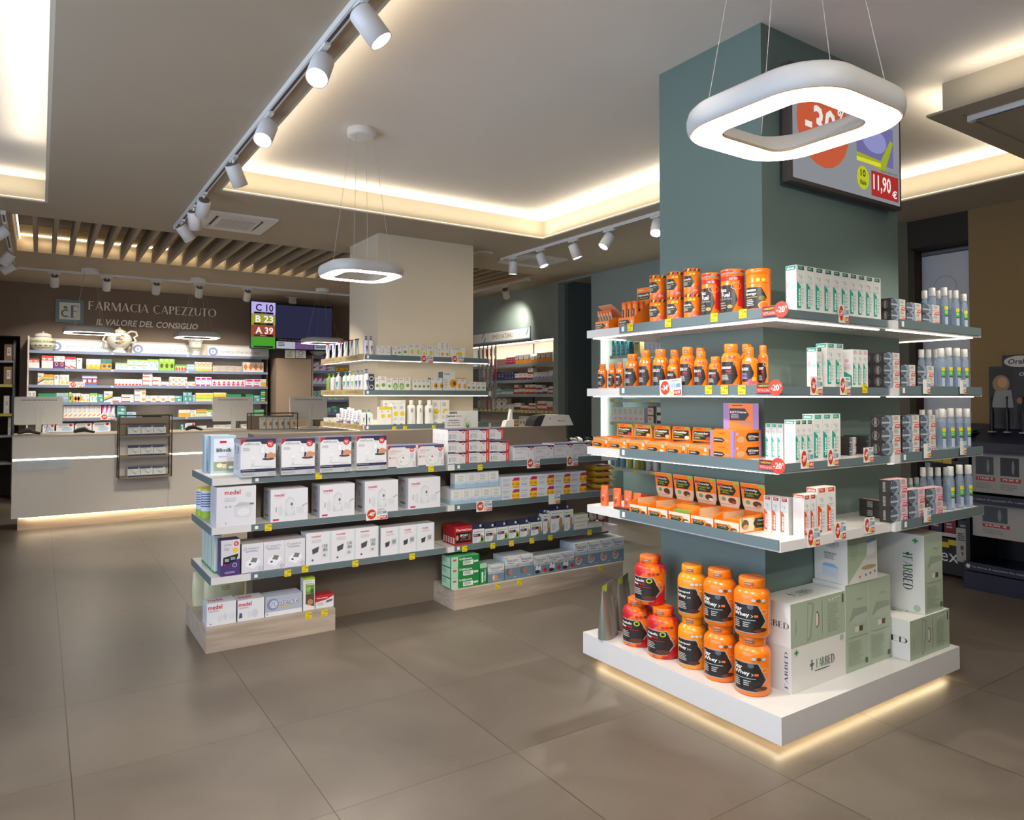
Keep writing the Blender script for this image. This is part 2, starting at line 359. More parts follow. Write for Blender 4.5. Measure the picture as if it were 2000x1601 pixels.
struct('wall_front', MB().box(-2.6, 6.95, -2.7, -2.6, 0, H, TAUPE))
fr = MB(); FRM = M('3b3f42', .4, .6)
for y in (-2.15, .34, 2.84, 5.34): fr.box(-2.69, -2.61, y, y+.06, .15, 2.95, FRM)
fr.box(-2.69, -2.61, -2.15, 5.4, .15, .21, FRM).box(-2.69, -2.61, -2.15, 5.4, 2.89, 2.95, FRM)
wf = struct('window_1', fr); obj('pane', MB().box(-2.655, -2.650, -2.09, 5.34, .21, 2.89, CLEAR('dfe8ec', .05, .02)), wf)
struct('baseboard_right', MB().box(6.19, 6.2, 7.2, 7.388, 0, .08, M('6d7872', .6)).box(6.19, 6.2, 8.128, 8.24, 0, .08, M('6d7872', .6)))
# pillars
struct('column', MB().box(2.945, 4.20, 2.208, 2.90, 0, ZU, M('6f827b', .75, noise=.03, scale=2)))
struct('column', MB().box(2.84, 3.96, 6.73, 7.52, 0, ZL, M('e8d9be', .8, noise=.03, scale=2)))
struct('column', MB().box(3.27, 3.86, 12.0, 12.57, 0, 2.16, M('9d8872', .8, noise=.03, scale=2)))
# printed roller blind in the side window
bm = MB().box(7.10, 7.105, 2.985, 3.505, .3, 2.88, M('dde0e6', .8))
paint(bm, [('o', .25, .72, .035, 'a6abb3', .93), ('o', .75, .78, .05, 'a6abb3', .95), ('o', .4, .88, .04, 'a6abb3', .94), ('o', .3, .55, .05, 'a6abb3', .95), ('o', .8, .6, .04, 'a6abb3', .94)], lambda u, v, o: (7.10-o, 3.505-u*.52, .3+v*2.58), .2)
b = empty('roller_blind', (0, 0, 0), 0, 'pale grey roller blind with faint circle print in the side window', 'blind')
obj('fabric', bm, b); obj('bottom_bar', MB().box(7.095, 7.11, 2.985, 3.505, .27, .3, STEEL), b); obj('roller', MB().tube([(7.1, 2.99, 2.905), (7.1, 3.5, 2.905)], .022, M('777777', .5)), b)
# air-conditioning cassettes
def cassette(x0, x1, y0, y1, label):
    t = empty('ceiling_cassette', ((x0+x1)/2, (y0+y1)/2, ZL), 0, label, 'air conditioner', 'square air conditioning cassettes in the ceiling'); a, b = (x1-x0)/2, (y1-y0)/2; P = M('e2ddd2', .5)
    f = MB()
    for q in ((-a, a, -b, -b+.10), (-a, a, b-.10, b), (-a, -a+.10, -b+.10, b-.10), (a-.10, a, -b+.10, b-.10)): f.box(*q, -.022, -.001, P)
    obj('frame', f, t); obj('grille', MB().box(-a+.13, a-.13, -b+.13, b-.13, -.026, -.006, P), t)
    g = MB(); n = 11
    for i in range(n): yy = -b+.17+i*(2*b-.34)/(n-1); g.box(-a+.16, a-.16, yy-.004, yy+.004, -.0275, -.026, M('9b958a', .6))
    obj('louvre', g, t); f = MB()
    for q in ((-a+.16, a-.16, -b+.10, -b+.13), (-a+.16, a-.16, b-.13, b-.10), (-a+.10, -a+.13, -b+.16, b-.16), (a-.13, a-.10, -b+.16, b-.16)): f.box(*q, -.014, -.004, M('57504a', .6))
    obj('air_slot', f, t)
cassette(1.21, 1.84, 6.72, 7.40, 'white ceiling cassette air conditioner beside the left spotlight track')
cassette(4.66, 5.28, 6.72, 7.34, 'white ceiling cassette air conditioner beyond the right spotlight track')
sp = empty('ceiling_speaker', (4.25, 7.0, ZL), 0, 'round white ceiling speaker beside the right hand cassette', 'speaker'); obj('ring', MB().lathe([(.11, -.012), (.12, -.001)], M('ddd6c8', .5)), sp); obj('grille', MB().lathe([(.095, -.014), (.1, -.012)], M('bdb6a8', .6)), sp)
# ================================================================== spotlights on tracks
def track(name, p0, p1, label, end=True):
    a = Vector(p0); b = Vector(p1); t = empty(name, a, 0, label, 'track'); d = b-a; L = d.length; rz = math.atan2(d.y, d.x); t.rotation_euler = (0, 0, rz)
    obj('rail', MB().box(0, L, -.018, .018, -.032, 0, SPOTW), t); obj('slot', MB().box(.02, L-.02, -.007, .007, -.0335, -.032, M('4a4a4a', .6)), t)
    if end: obj('end_cap', MB().box(-.02, .0, -.02, .02, -.036, 0, SPOTW), t)
def spotlight(loc, aim, label, group, power=60, r=.052, L=.135, blend=.6, cone=62, col=NEUT, along=0):
    t = empty('track_spotlight', loc, 0, label, 'spotlight', group); d = Vector(aim).normalized()
    obj('adapter', MB().box(-.075, .075, -.014, .014, -.05, -.034, SPOTW), t).rotation_euler = (0, 0, along)
    obj('stem', MB().lathe([(.009, -.10), (.009, -.05)], SPOTW, n=10), t)
    q = d.to_track_quat('-Z', 'Y'); c = Vector((0, 0, -.105))
    h = obj('lamp_head', MB().lathe([(r*.86, .035), (r*.97, .03), (r, .02), (r, -L+.02), (r*.93, -L+.02), (r*.88, -L+.035)], SPOTW, n=28), t, c+d*.01); h.rotation_mode = 'QUATERNION'; h.rotation_quaternion = q
    g = obj('lens', MB().lathe([(r*.86, -L+.025), (r*.86, -L+.028)], EM('fff6ea', 14), n=24), h)
    k = obj('back_ring', MB().lathe([(r*.8, .036), (r*.8, .040)], M('6f6a64', .5), n=24), h)
    l = bpy.data.lights.new('spot', 'SPOT'); l.energy = power*2.6; l.color = col; l.spot_size = math.radians(cone); l.spot_blend = blend; l.shadow_soft_size = .04
    o = bpy.data.objects.new('spot', l); COL.objects.link(o); o.location = Vector(loc)+c+d*(L+.01); o.rotation_mode = 'QUATERNION'; o.rotation_quaternion = q
    return t
track('spotlight_track', (1.075, 7.52, ZL), (1.075, -2.2, ZL), 'long white spotlight track along the left of the main coffer')
track('spotlight_track', (4.60, 7.13, ZL), (4.60, 3.9, ZL), 'white spotlight track along the right of the main coffer')
track('spotlight_track', (-.27, 11.1, ZL), (4.8, 11.1, ZL), 'white spotlight track in front of the lettered back wall')
track('spotlight_track', (5.70, 8.15, ZL), (5.70, 10.4, ZL), 'white spotlight track beside the sign wall')
track('spotlight_track', (-.30, 7.8, ZL), (-.30, 10.95, ZL), 'white spotlight track at the far left ceiling edge')
track('spotlight_track', (4.56, 1.95, ZL), (4.56, -1.5, ZL), 'short white spotlight track on the lowered ceiling top right')
G1 = 'spotlights on the left track'
TR1 = [(2.72, (.55, -.25, -.8)), (3.22, (-.35, -.45, -.8)), (4.17, (-.35, -.45, -.8)), (5.05, (.45, .35, -.8)), (6.1, (.0, .75, -.7)), (6.55, (.2, .5, -.9)), (7.15, (.6, .2, -.75))]
for i, (y, a) in enumerate(TR1):
    spotlight((1.075, y, ZL), a, 'white cylinder spotlight on the left track, '+('nearest to the camera' if i == 0 else 'farthest along' if i == 6 else ORD[i+1]+' from the near end'), G1, 70, along=math.pi/2)
for i, (y, a) in enumerate([(1.95, (.4, 2.6, -2.4)), (1.2, (1.2, 3.4, -2.5)), (.35, (.6, 4.2, -2.5)), (-.6, (-.2, 4.0, -3)), (-1.5, (2.6, 6.0, -2.2))]):  # unseen extra lamps behind the view, added to brighten the gondola fronts
    spotlight((1.075, y, ZL), a, 'added white cylinder spotlight on the left track above the camera, '+nth(i, 5), 'added spotlights on the left track above the camera', (42, 42, 50, 24, 58)[i], along=math.pi/2, cone=44)
for i, (px, a) in enumerate([(1284, (-.45, -.3, -.8)), (1190, (-.5, .1, -.75)), (1120, (.25, -.2, -.9)), (1056, (.15, -.3, -.9)), (1003, (0, .1, -1))]):
    yy = onX(px, 440, 4.60).y
    spotlight((4.60, yy, ZL), a, 'white cylinder spotlight on the right track, '+('nearest the green pillar' if i == 0 else 'at its far end' if i == 4 else ORD[i+1]+' from the green pillar'), 'spotlights on the right track', 60, along=math.pi/2)
for i, px in enumerate((107, 209, 306, 390, 484)):
    xx = onY(px, 535, 11.1).x
    spotlight((xx, 11.1, ZL), (0, .62, -.8), 'white spotlight facing the back wall lettering, '+nth(i, 5), 'spotlights facing the back wall', 30, along=0, cone=80)
for i, (y, a) in enumerate([(8.2, (-.65, 0, -.55)), (9.6, (-.5, .2, -.7)), (10.4, (-.7, .1, -.5))]):
    spotlight((-.30, y, ZL), a, 'white spotlight at the far left ceiling edge, '+('nearest', 'middle', 'farthest')[i]+' of three', 'spotlights at the far left', 50, along=math.pi/2)
spotlight((5.70, 8.75, ZL), (.5, .5, -.62), 'white spotlight beaming onto the wall above the naturals sign', None, 22, along=math.pi/2, cone=95, blend=1)
for i, (y, a) in enumerate([(.95, (-.25, .42, -.8)), (.15, (-.2, .55, -.7)), (-.8, (-.1, .65, -.7))]):  # lamps added out of frame to brighten the island's right face
    spotlight((4.56, y, ZL), a, 'added white spotlight on the lowered ceiling right of the frame, '+('nearest the pillar', 'middle one', 'farthest from the pillar')[i], 'added spotlights on the lowered ceiling', 22, along=math.pi/2, cone=70)
# ================================================================== rounded square pendant lamps
def rsq(a, b, r, n=8):
    p = []
    for cx, cy, s in ((a-r, b-r, 0), (-a+r, b-r, 90), (-a+r, -b+r, 180), (a-r, -b+r, 270)):
        for k in range(n+1): w = math.radians(s+90*k/n); p.append((cx+r*math.cos(w), cy+r*math.sin(w)))
    return p
def pendant(loc, zc, a, b, label, power, R=.056):
    t = empty('pendant_lamp', loc, 0, label, 'pendant lamp', 'rounded square pendant lamps'); path = rsq(a-R, b-R, .11, 10)
    m = MB(); n = len(path); vs = []; prof = [(R*.80, .006), (R*.93, .014), (R, .030), (R, .048), (R*.9, .066), (R*.68, .078), (R*.35, .082), (0, .074), (-R*.35, .052), (-R*.7, .028), (-R*.9, .014), (-R*.95, .009)]
    C = Vector((0, 0, 0))
    for i, (x, y) in enumerate(path):
        t0 = Vector((path[(i+1) % n][0]-path[i-1][0], path[(i+1) % n][1]-path[i-1][1], 0)).normalized(); nn = Vector((t0.y, -t0.x, 0))
        for q, z in prof: vs.append((x+nn.x*q, y+nn.y*q, z))
    k = len(prof); fs = [(i*k+j, ((i+1) % n)*k+j, ((i+1) % n)*k+j+1, i*k+j+1) for i in range(n) for j in range(k-1)]
    m.add(vs, fs, M('cbc9c5', .5), True)
    obj('ring_body', m, t); m = MB(); e = MB(); vo = []
    for w, zz in ((R*.80, .013), (R*.74, .004), (-R*.90, .004), (-R*.94, .013)):
        vo.append([])
        for i, (x, y) in enumerate(path):
            t0 = Vector((path[(i+1) % n][0]-path[i-1][0], path[(i+1) % n][1]-path[i-1][1], 0)).normalized(); nn = Vector((t0.y, -t0.x, 0)); vo[-1].append((x+nn.x*w, y+nn.y*w, zz))
    q = lambda A, B: [(i, (i+1) % n, n+(i+1) % n, n+i) for i in range(n)]
    m.add(vo[0]+vo[1], q(0, 1), M('c9a77c', .5)); m.add(vo[2]+vo[3], q(2, 3), M('c9a77c', .5)); e.add(vo[1]+vo[2], q(1, 2), EM('fff3e2', power))
    obj('rim', m, t); obj('diffuser', e, t)
    zz = zc-loc[2]; obj('canopy', MB().lathe([(.06, zz-.052), (.098, zz-.05), (.1, zz-.045), (.1, zz-.001)], SPOTW, n=30), t)
    for sx, sy in ((1, 1), (1, -1), (-1, 1), (-1, -1)):
        obj('wire', MB().tube([(sx*(a-.13), sy*(b-.055), .085), (sx*.06, sy*.06, zz-.05)], .0013, M('c8c4bc', .4, .5), n=5), t)
    return t
pendant((1.88, 1.30, 2.335), ZU, .268, .268, 'large rounded square pendant lamp glowing in front of the green pillar', 11)
pendant((1.84, 4.66, 2.355), ZU, .262, .262, 'rounded square pendant lamp hanging in the middle of the main coffer', 11)
for i, (x, d) in enumerate(((.52, 'in front of the shop name, left'), (1.83, 'above the blue and white vase'), (3.62, 'under the queue number screen'))):
    pendant((x, 10.75, 2.34), ZL, .29, .29, 'rounded square pendant lamp over the counter '+d, 11)
for loc, p in (((1.88, 1.30, 2.325), 34), ((1.84, 4.66, 2.345), 34), ((.52, 10.75, 2.325), 14), ((1.83, 10.75, 2.325), 14), ((3.62, 10.75, 2.325), 16)):
    area('pendant_light', loc, .5, .5, p, NEUT)
# ================================================================== green pillar island: plinth and four ring shelves
PW = M('d3d0cc', .35)
t = empty('display_plinth', (3.42, 2.56, 0), 0, 'low white display plinth glowing underneath around the green pillar', 'plinth')
m = MB()
for q in ((2.64, 2.943, 1.905, 3.225), (2.943, 4.20, 1.905, 2.206), (2.943, 4.20, 2.902, 3.225)): m.box(*q, .05, .17, PW)
obj('slab', m, t, (-3.42, -2.56, 0)); m = MB()
for q in ((2.74, 2.94, 2.0, 3.13), (2.94, 4.12, 2.0, 2.2), (2.94, 4.12, 2.91, 3.13)): m.box(*q, .0, .05, M('3a3530', .7))
obj('foot', m, t, (-3.42, -2.56, 0)); m = MB()
for q in ((2.70, 2.712, 1.97, 3.17), (2.72, 4.14, 1.965, 1.977), (2.72, 4.14, 3.16, 3.17)): m.box(*q, .042, .05, EM('ffe0a8', 6))
obj('led_strip', m, t, (-3.42, -2.56, 0))
area('plinth_light', (2.70, 2.57, .04), .03, 1.2, 1.3, (1, .80, .50)); area('plinth_light', (3.42, 1.962, .04), 1.5, .03, 1.6, (1, .80, .50))
SH = {1: 1.915, 2: 1.577, 3: 1.24, 4: .903}
def rail(parent, p0, p1, z0, h, loc, axis, mat=RAIL, code=True):
    """price channel on a shelf edge; axis 'x' runs along X facing -Y, axis 'y' runs along Y facing -X"""
    m = MB(); T = .006
    if axis == 'x':
        m.box(p0[0], p1[0], p0[1]-T, p0[1], z0, z0+h, mat)
        if code: m.box(p0[0]+.02, p0[0]+.04, p0[1]-T-.001, p0[1]-T, z0+.008, z0+h-.01, M('e8e6e0', .5))
    else:
        m.box(p0[0]-T, p0[0], p1[1], p0[1], z0, z0+h, mat)
        if code: m.box(p0[0]-T-.001, p0[0]-T, p0[1]-.04, p0[1]-.02, z0+.008, z0+h-.01, M('e8e6e0', .5))
    return obj('price_rail', m, parent, (-loc[0], -loc[1], -loc[2]))
LV = {1: 'top', 2: 'second', 3: 'third', 4: 'lowest'}
for k, z in SH.items():
    loc = (2.945, 2.208, z); t = empty('ring_shelf', loc, 0, 'white shelf wrapping the left part of the green pillar, '+LV[k]+' of four', 'shelf', 'shelves around the green pillar')
    m = MB()
    for q in ((2.665, 2.943, 1.92, 3.215), (2.943, 3.55, 1.92, 2.206), (2.943, 3.55, 2.902, 3.215)): m.box(*q, z-.044, z, PW)
    obj('board', m, t, (-loc[0], -loc[1], -loc[2]))
    rail(t, (2.665, 2.93), (2.665, 1.925), z-.036, .045, loc, 'y')
    if k < 4: rail(t, (2.67, 1.92), (3.535, 1.92), z-.036, .036, loc, 'x', code=False)
    g = .25 if k == 4 else 14
    m = MB()
    if k < 4: m.box(2.69, 2.70, 1.95, 3.19, z-.049, z-.044, LEDM).box(2.70, 3.52, 1.95, 1.96, z-.049, z-.044, LEDM).box(2.70, 2.94, 3.18, 3.19, z-.049, z-.044, LEDM); obj('led_strip', m, t, (-loc[0], -loc[1], -loc[2]))
    loc = (4.20, 2.208, z); t = empty('ring_shelf', loc, 0, 'white shelf wrapping the right part of the green pillar, '+LV[k]+' of four', 'shelf', 'shelves around the green pillar')
    m = MB()
    for q in ((3.553, 4.202, 1.90, 2.206), (4.202, 4.50, 1.90, 3.215), (3.553, 4.202, 2.902, 3.215)): m.box(*q, z-.044, z, PW)
    obj('board', m, t, (-loc[0], -loc[1], -loc[2]))
    rail(t, (3.61, 1.90), (4.49, 1.90), z-.036, .045, loc, 'x')
    if k < 4: obj('led_strip', MB().box(3.56, 4.47, 1.93, 1.94, z-.049, z-.044, LEDM).box(4.46, 4.47, 1.94, 3.18, z-.049, z-.044, LEDM), t, (-loc[0], -loc[1], -loc[2]))
# ================================================================== long gondola
OAK = WOOD('9c8b79', 'b9a896', 2.2, 9, 26); PAN = M('6c6052', .55, noise=.02)
GS = {1: 1.033, 2: .738, 3: .440}; GY = 4.56; GP = 4.81
t = empty('gondola', (2.46, 4.9, 0), 0, 'long dark taupe shelving gondola with grey edged white shelves', 'shelving unit'); gl = (-2.46, -4.9, 0)
obj('back_panel', MB().box(1.172, 3.756, GP, GP+.16, 0, 1.28, PAN), t, gl)
b = obj('plinth_box', MB().box(.845, 1.637, 4.553, 4.808, 0, .142, OAK).box(.845, 1.170, 4.808, 5.227, 0, .142, OAK), t, gl)
obj('plinth_box', MB().box(2.49, 4.107, 4.49, 4.808, 0, .142, OAK).box(3.758, 4.107, 4.808, 5.227, 0, .142, OAK), t, gl)
for k, z in GS.items():
    s = obj('shelf_board', MB().box(.872, 2.462, GY, GP-.002, z-.042, z, PW).box(.872, 1.170, GP-.002, 5.2, z-.042, z, PW), t, gl)
    rail(s, (1.10, GY), (2.457, GY), z-.038, .038, (0, 0, 0), 'x')
    m = MB().box(.865, .872, GY+.01, 5.2, z-.042, z, RAIL); obj('side_rail', m, s)
    s = obj('shelf_board', MB().box(2.474, 4.115, GY, GP-.002, z-.042, z, PW).box(3.758, 4.115, GP-.002, 5.2, z-.042, z, PW), t, gl)
    rail(s, (2.53, GY), (3.93, GY), z-.038, .042, (0, 0, 0), 'x')
# ================================================================== beige column shelves
CSH = {1: 1.925, 2: 1.583, 3: 1.245}; CX, CYY = 2.59, 6.47
for k, z in CSH.items():
    loc = (2.84, 6.73, z); t = empty('ring_shelf', loc, 0, 'white shelf with gold side strip around the beige column, '+('top', 'middle', 'lowest')[k-1], 'shelf', 'shelves around the beige column'); L = (-loc[0], -loc[1], -loc[2])
    m = MB()
    for q in ((CX, 2.838, CYY, 7.72), (2.838, 3.962, CYY, 6.728), (3.962, 4.03, CYY, 7.29)): m.box(*q, z-.045, z, PW)
    obj('board', m, t, L); rail(t, (CX+.01, CYY), (4.0, CYY), z-.038, .046, loc, 'x')
    m = MB().box(CX-.006, CX, CYY, 7.7, z-.038, z+.012, M('b89f68', .5))
    paint(m, [('t', 'SCONTO 20%', .1, .3, .36, .7, '6b5a34', 'b'), ('t', 'SCONTO 20%', .62, .3, .88, .7, '6b5a34', 'b'), ('c', .5, .5, .3, '8a7444')], lambda u, v, o: (CX-.006-o, 7.7-u*1.23, z-.038+v*.05), 24)
    obj('gold_strip', m, t, L)
    obj('led_strip', MB().box(CX+.02, CX+.03, CYY+.02, 7.7, z-.049, z-.045, LEDM).box(CX+.03, 4.0, CYY+.02, CYY+.03, z-.049, z-.045, LEDM), t, L)
o = empty('upright_panel', (3.98, 7.3, 0), 0, 'white upright panel edge at the right of the beige column', 'panel'); obj('board', MB().box(0, .05, 0, .03, 0, 2.2, OFFW), o); obj('edge', MB().box(0, .05, -.008, -.001, .1, 2.2, M('c8c4ba', .5)), o)
# ================================================================== sales counter
CW = M('cbc2b6', .32); CT = M('b9ab98', .4)
t = empty('sales_counter', (1.5, 10.1, 0), 0, 'long glossy pale counter with light line and oak plinth', 'counter'); L = (-1.5, -10.1, 0)
m = MB().box(-.248, 4.7, 9.80, 10.42, .145, .79, CW).box(-.248, 4.7, 9.80, 10.42, .815, 1.055, CW).box(-.235, 4.7, 9.815, 10.42, .79, .815, M('8f8a80', .5))
obj('body', m, t, L); obj('worktop', MB().box(-.25, 4.7, 9.795, 10.5, 1.055, 1.075, CT), t, L)
obj('plinth_panel', MB().box(-.19, 4.68, 9.86, 10.4, 0, .142, WOOD('a08a70', 'bda98e', 1.5, 8, 20)), t, L)
obj('light_line', MB().box(-.245, 4.69, 9.800, 9.813, .793, .812, EM('fff2e0', 9)), t, L)
obj('led_strip', MB().box(-.18, 4.68, 9.835, 9.845, .138, .1445, EM('ffe6c4', 14)), t, L)
obj('door_joint', MB().box(1.352, 1.356, 9.798, 9.80, .15, 1.05, M('8d857a', .5)), t, L)
area('counter_light', (2.2, 9.835, .137), 4.6, .02, 5, (1, .86, .66))
t = empty('acrylic_holder', (.05, 9.794, 0), 0, 'clear acrylic leaflet holder fixed on the counter light line', 'holder')
obj('tray', MB().box(-.25, .25, -.10, -.095, .70, .80, CLEAR('dfe9e6', .18)).box(-.25, .25, -.095, -.002, .795, .80, CLEAR('dfe9e6', .18)), t); obj('edge_strip', MB().box(-.25, .25, -.102, -.1, .795, .803, M('eef4f2', .2)), t)
# monitors
def monitor(px, py, Y, w, label, tilt=0, rz=0):
    p = onY(px, py, Y); t = empty('monitor', (p.x, Y, 1.075), rz, label, 'monitor', 'till monitors on the counter'); P = M('e4ddd0', .45)
    obj('stand_base', MB().prism(rsq(.13, .09, .04), 0, .012, P), t); obj('stand_neck', MB().box(-.028, .028, -.03, -.008, .012, .30, P).box(-.05, .05, -.012, .0, .22, .32, P), t)
    m = MB(); m.prism(rsq(w/2, .165, .02), -.012, .022, P, 'y'); s = obj('shell', m, t, (0, .012, .28), rot=(math.radians(-8), 0, 0))
    m = MB()
    for i in range(26): x = -w*.36+i*w*.72/25; m.box(x-.0035, x+.0035, -.0135, -.012, .115, .132, M('7d7a74', .6))
    obj('vent', m, s); obj('display', MB().box(-w/2+.012, w/2-.012, .0225, .0235, -.15, .15, EM('9fb4d8', .6)), s)
    obj('cable', MB().tube([(0.06, -.0, .17), (.09, .03, .10), (.07, .02, .03), (.14, .0, .012)], .003, M('2c2c2c', .5), 6), t)
monitor(75, 845, 10.1, .48, 'white till monitor seen from behind, left end of the counter')
monitor(455, 842, 10.15, .52, 'white till monitor seen from behind, middle of the counter')
monitor(603, 838, 10.2, .54, 'white till monitor seen from behind, right beside the gold edged shelves')
for px, Y, l in ((110, 10.36, 'left'), (400, 10.36, 'middle')):
    p = onY(px, 850, Y); t = empty('keyboard', (p.x+.12, Y, 1.076), 0, 'flat pale keyboard lying on the counter by the %s monitor' % l, 'keyboard'); m = MB().box(-.22, .22, -.07, .07, 0, .014, M('d0ccc4', .5))
    obj('tray', m, t); obj('keys', MB().box(-.20, .20, -.055, .055, .014, .019, M('e8e5de', .5)), t)
for px, Y, l in ((160, 9.90, 'beside the left monitor'), (375, 9.90, 'beside the middle monitor'), (52, 9.90, 'at the left counter end')):
    p = onY(px, 850, Y); t = empty('barcode_scanner', (p.x, Y, 1.076), .5, 'black barcode scanner lying on the counter '+l, 'scanner'); K = M('2b2826', .5)
    obj('head', MB().tube([(-.09, 0, .03), (-.04, 0, .05), (.02, 0, .055), (.06, 0, .045)], [.018, .028, .03, .02], K, 10), t); obj('grip', MB().tube([(.03, 0, .045), (.08, -.02, .03), (.13, -.03, .018)], [.018, .016, .014], K, 8), t)
p = onY(300, 820, 10.12); t = empty('customer_display', (p.x, 10.12, 1.076), 0, 'black card terminal display glowing violet behind the wire rack', 'display'); obj('stand', MB().box(-.06, .06, -.03, .03, 0, .10, M('1d1d1f', .5)), t); obj('body', MB().box(-.13, .09, -.02, .02, .10, .21, M('1d1d1f', .4)), t); obj('screen', MB().box(-.07, .085, -.0215, -.02, .115, .155, EM('5a55b8', .8)), t)
# wire racks
BZ = M('4a4038', .4, .7); WD = M('85745f', .6, noise=.05, scale=20)
x0, x1 = .79, 1.355; y0, y1 = 9.56, 9.783; zs = (.565, .815, 1.06); zt = 1.30
t = empty('wire_rack', ((x0+x1)/2, 9.68, 0), 0, 'dark bronze wire rack hanging on the counter front with three shelves', 'rack'); L = (-(x0+x1)/2, -9.68, 0)
m = MB()
for x in (x0, x1):
    for y in (y0, y1): m.box(x-.006, x+.006, y-.006, y+.006, .55, zt, BZ)
    m.box(x-.006, x+.006, y0, y1, zt-.012, zt, BZ)
for y in (y0, y1): m.box(x0, x1, y-.006, y+.006, zt-.012, zt, BZ)
obj('frame', m, t, L)
for z in zs: obj('shelf', MB().box(x0+.006, x1-.006, y0+.006, y1-.006, z-.018, z, WD), t, L)
obj('back_board', MB().box(x0+.006, x1-.006, y1-.012, y1-.006, 1.06, 1.27, WD), t, L)
a = onY(493, 843, 9.85); bx = a.x; x0, x1 = bx-.02, bx+.60; y0, y1 = 9.84, 10.06
t = empty('wire_rack', ((x0+x1)/2, 9.95, 0), 0, 'dark bronze wire tray standing on the counter with sunflower cartons', 'rack'); L = (-(x0+x1)/2, -9.95, 0); m = MB()
for x in (x0, x1):
    for y in (y0, y1): m.box(x-.005, x+.005, y-.005, y+.005, 1.076, 1.30, BZ)
    m.box(x-.005, x+.005, y0, y1, 1.29, 1.30, BZ)
for y in (y0, y1): m.box(x0, x1, y-.005, y+.005, 1.29, 1.30, BZ)
obj('frame', m, t, L); obj('tray_board', MB().box(x0+.005, x1-.005, y0+.005, y1-.005, 1.076, 1.083, WD), t, L); obj('back_board', MB().box(x0+.005, x1-.005, y1-.012, y1-.006, 1.083, 1.26, WD), t, L)
RK2 = (x0, x1)
# ================================================================== wall shelving behind the counter
WB = M('c9bfb2', .7); WF = M('77809a', .5); WZ = (2.185, 1.930, 1.689, 1.440, 1.202)
def wallunit(x0, x1, Y, zs, label, header=True, lip=.042, ztop=2.385):
    t = empty('wall_shelving', ((x0+x1)/2, Y+.2, 0), 0, label, 'shelving unit'); L = (-(x0+x1)/2, -Y-.2, 0)
    obj('back_board', MB().box(x0, x1, Y+.335, Y+.36, 0, ztop, WB), t, L); obj('side_panel', MB().box(x0-.02, x0, Y+.01, Y+.36, 0, ztop, WB), t, L); obj('side_panel', MB().box(x1, x1+.02, Y+.01, Y+.36, 0, ztop-.2, M('4c4238', .7)), t, L)
    for z in zs:
        s = obj('shelf_board', MB().box(x0, x1, Y, Y+.335, z-.03, z-.004, OFFW), t, L); obj('edge_strip', MB().box(x0, x1+.02, Y-.008, Y, z-lip, z, WF), s)
        m = MB()
        for q in (1.02, 2.06): 
            if q < x1-x0: m.box(x0+q, x0+q+.03, Y-.0095, Y-.008, z-.03, z-.01, M('c8ccd8', .5))
        if m.v: obj('clip', m, s)
    obj('base_board', MB().box(x0, x1, Y, Y+.335, .95, .99, OFFW), t, L)
    return t
wallunit(-.135, 3.165, 12.2, WZ, 'white wall shelving with blue edged shelves behind the counter, left of the taupe panel')
wallunit(3.96, 5.6, 12.2, [z+.02 for z in (2.21, 1.95, 1.72, 1.45, 1.22)], 'blue edged wall shelving to the right of the taupe panel', ztop=2.24)
for i, (px, w) in enumerate(((95, .86), (257, .86), (405, .82))):
    p = onY(px, 690, 12.50); q = p.x; m = MB().box(0, .99, 0, .006, 0, .17, M('efeeea', .5))
    paint(m, [('o', .09, .45, .42, '7f8bb0', .55), ('p', [(.075, .6), (.075, .3), (.11, .45)], '7f8bb0'), ('t', 'RIMEDI STAGIONALI', .22, .34, .84, .56, '8b8f98')], lambda u, v, o: (u*.99, -o, v*.17), 5.8)
    sgn = obj('shelf_sign', m, None, (q, 12.50, 2.186)); tag(sgn, 'white RIMEDI STAGIONALI sign board on the wall shelving, '+nth(i, 3), 'sign', 'seasonal remedies signs')
# ================================================================== store room rack seen through the niche at far left
t = empty('stock_rack', (-.75, 12.95, 0), 0, 'grey stock rack with cartons in the dark doorway far left', 'rack'); L = (.75, -12.95, 0)
m = MB()
for x in (-1.25, -.32):
    for y in (12.80, 13.2): m.box(x-.015, x+.015, y-.015, y+.015, 0, 2.35, M('6d7072', .5))
obj('upright', m, t, L)
for z in (.55, .95, 1.27, 1.70, 2.05): obj('shelf', MB().box(-1.25, -.32, 12.80, 13.2, z-.03, z, M('83868a', .5)), t, L)
for z in (1.27, 1.70): obj('yellow_edge', MB().box(-1.25, -.32, 12.785, 12.80, z-.04, z-.005, M('b8ac30', .5)), t, L)
# ================================================================== naturals niche on the green wall
NZ = (2.04, 1.785, 1.565, 1.32, 1.06)
t = empty('niche_shelving', (6.4, 9.6, 0), 0, 'shelving recessed in the green wall under the naturals sign', 'shelving unit'); L = (-6.4, -9.6, 0)
for z in NZ:
    s = obj('shelf_board', MB().box(6.24, 6.58, 8.25, 10.94, z-.024, z, OFFW), t, L); m = MB().box(6.222, 6.24, 8.25, 10.94, z-.045, z, M('8b9aa0', .5))
    if z == NZ[3]:
        for i in range(22): y = 8.3+i*.105+random.random()*.03; m.box(6.2205, 6.222, y, y+.055, z-.042, z-.006, M('d8c832', .5))
    obj('price_rail', m, s)
obj('shelf_light', MB().box(6.23, 6.26, 8.26, 10.9, 2.360, 2.374, EM('fff4e8', 7)), t, L)
obj('post', MB().box(6.585, 6.6, 9.28, 9.30, .12, 2.37, M('554c44', .6)), t, L)
area('niche_light', (6.30, 9.5, 2.35), .04, 2.4, 14, NEUT, (0, math.radians(-25), 0))
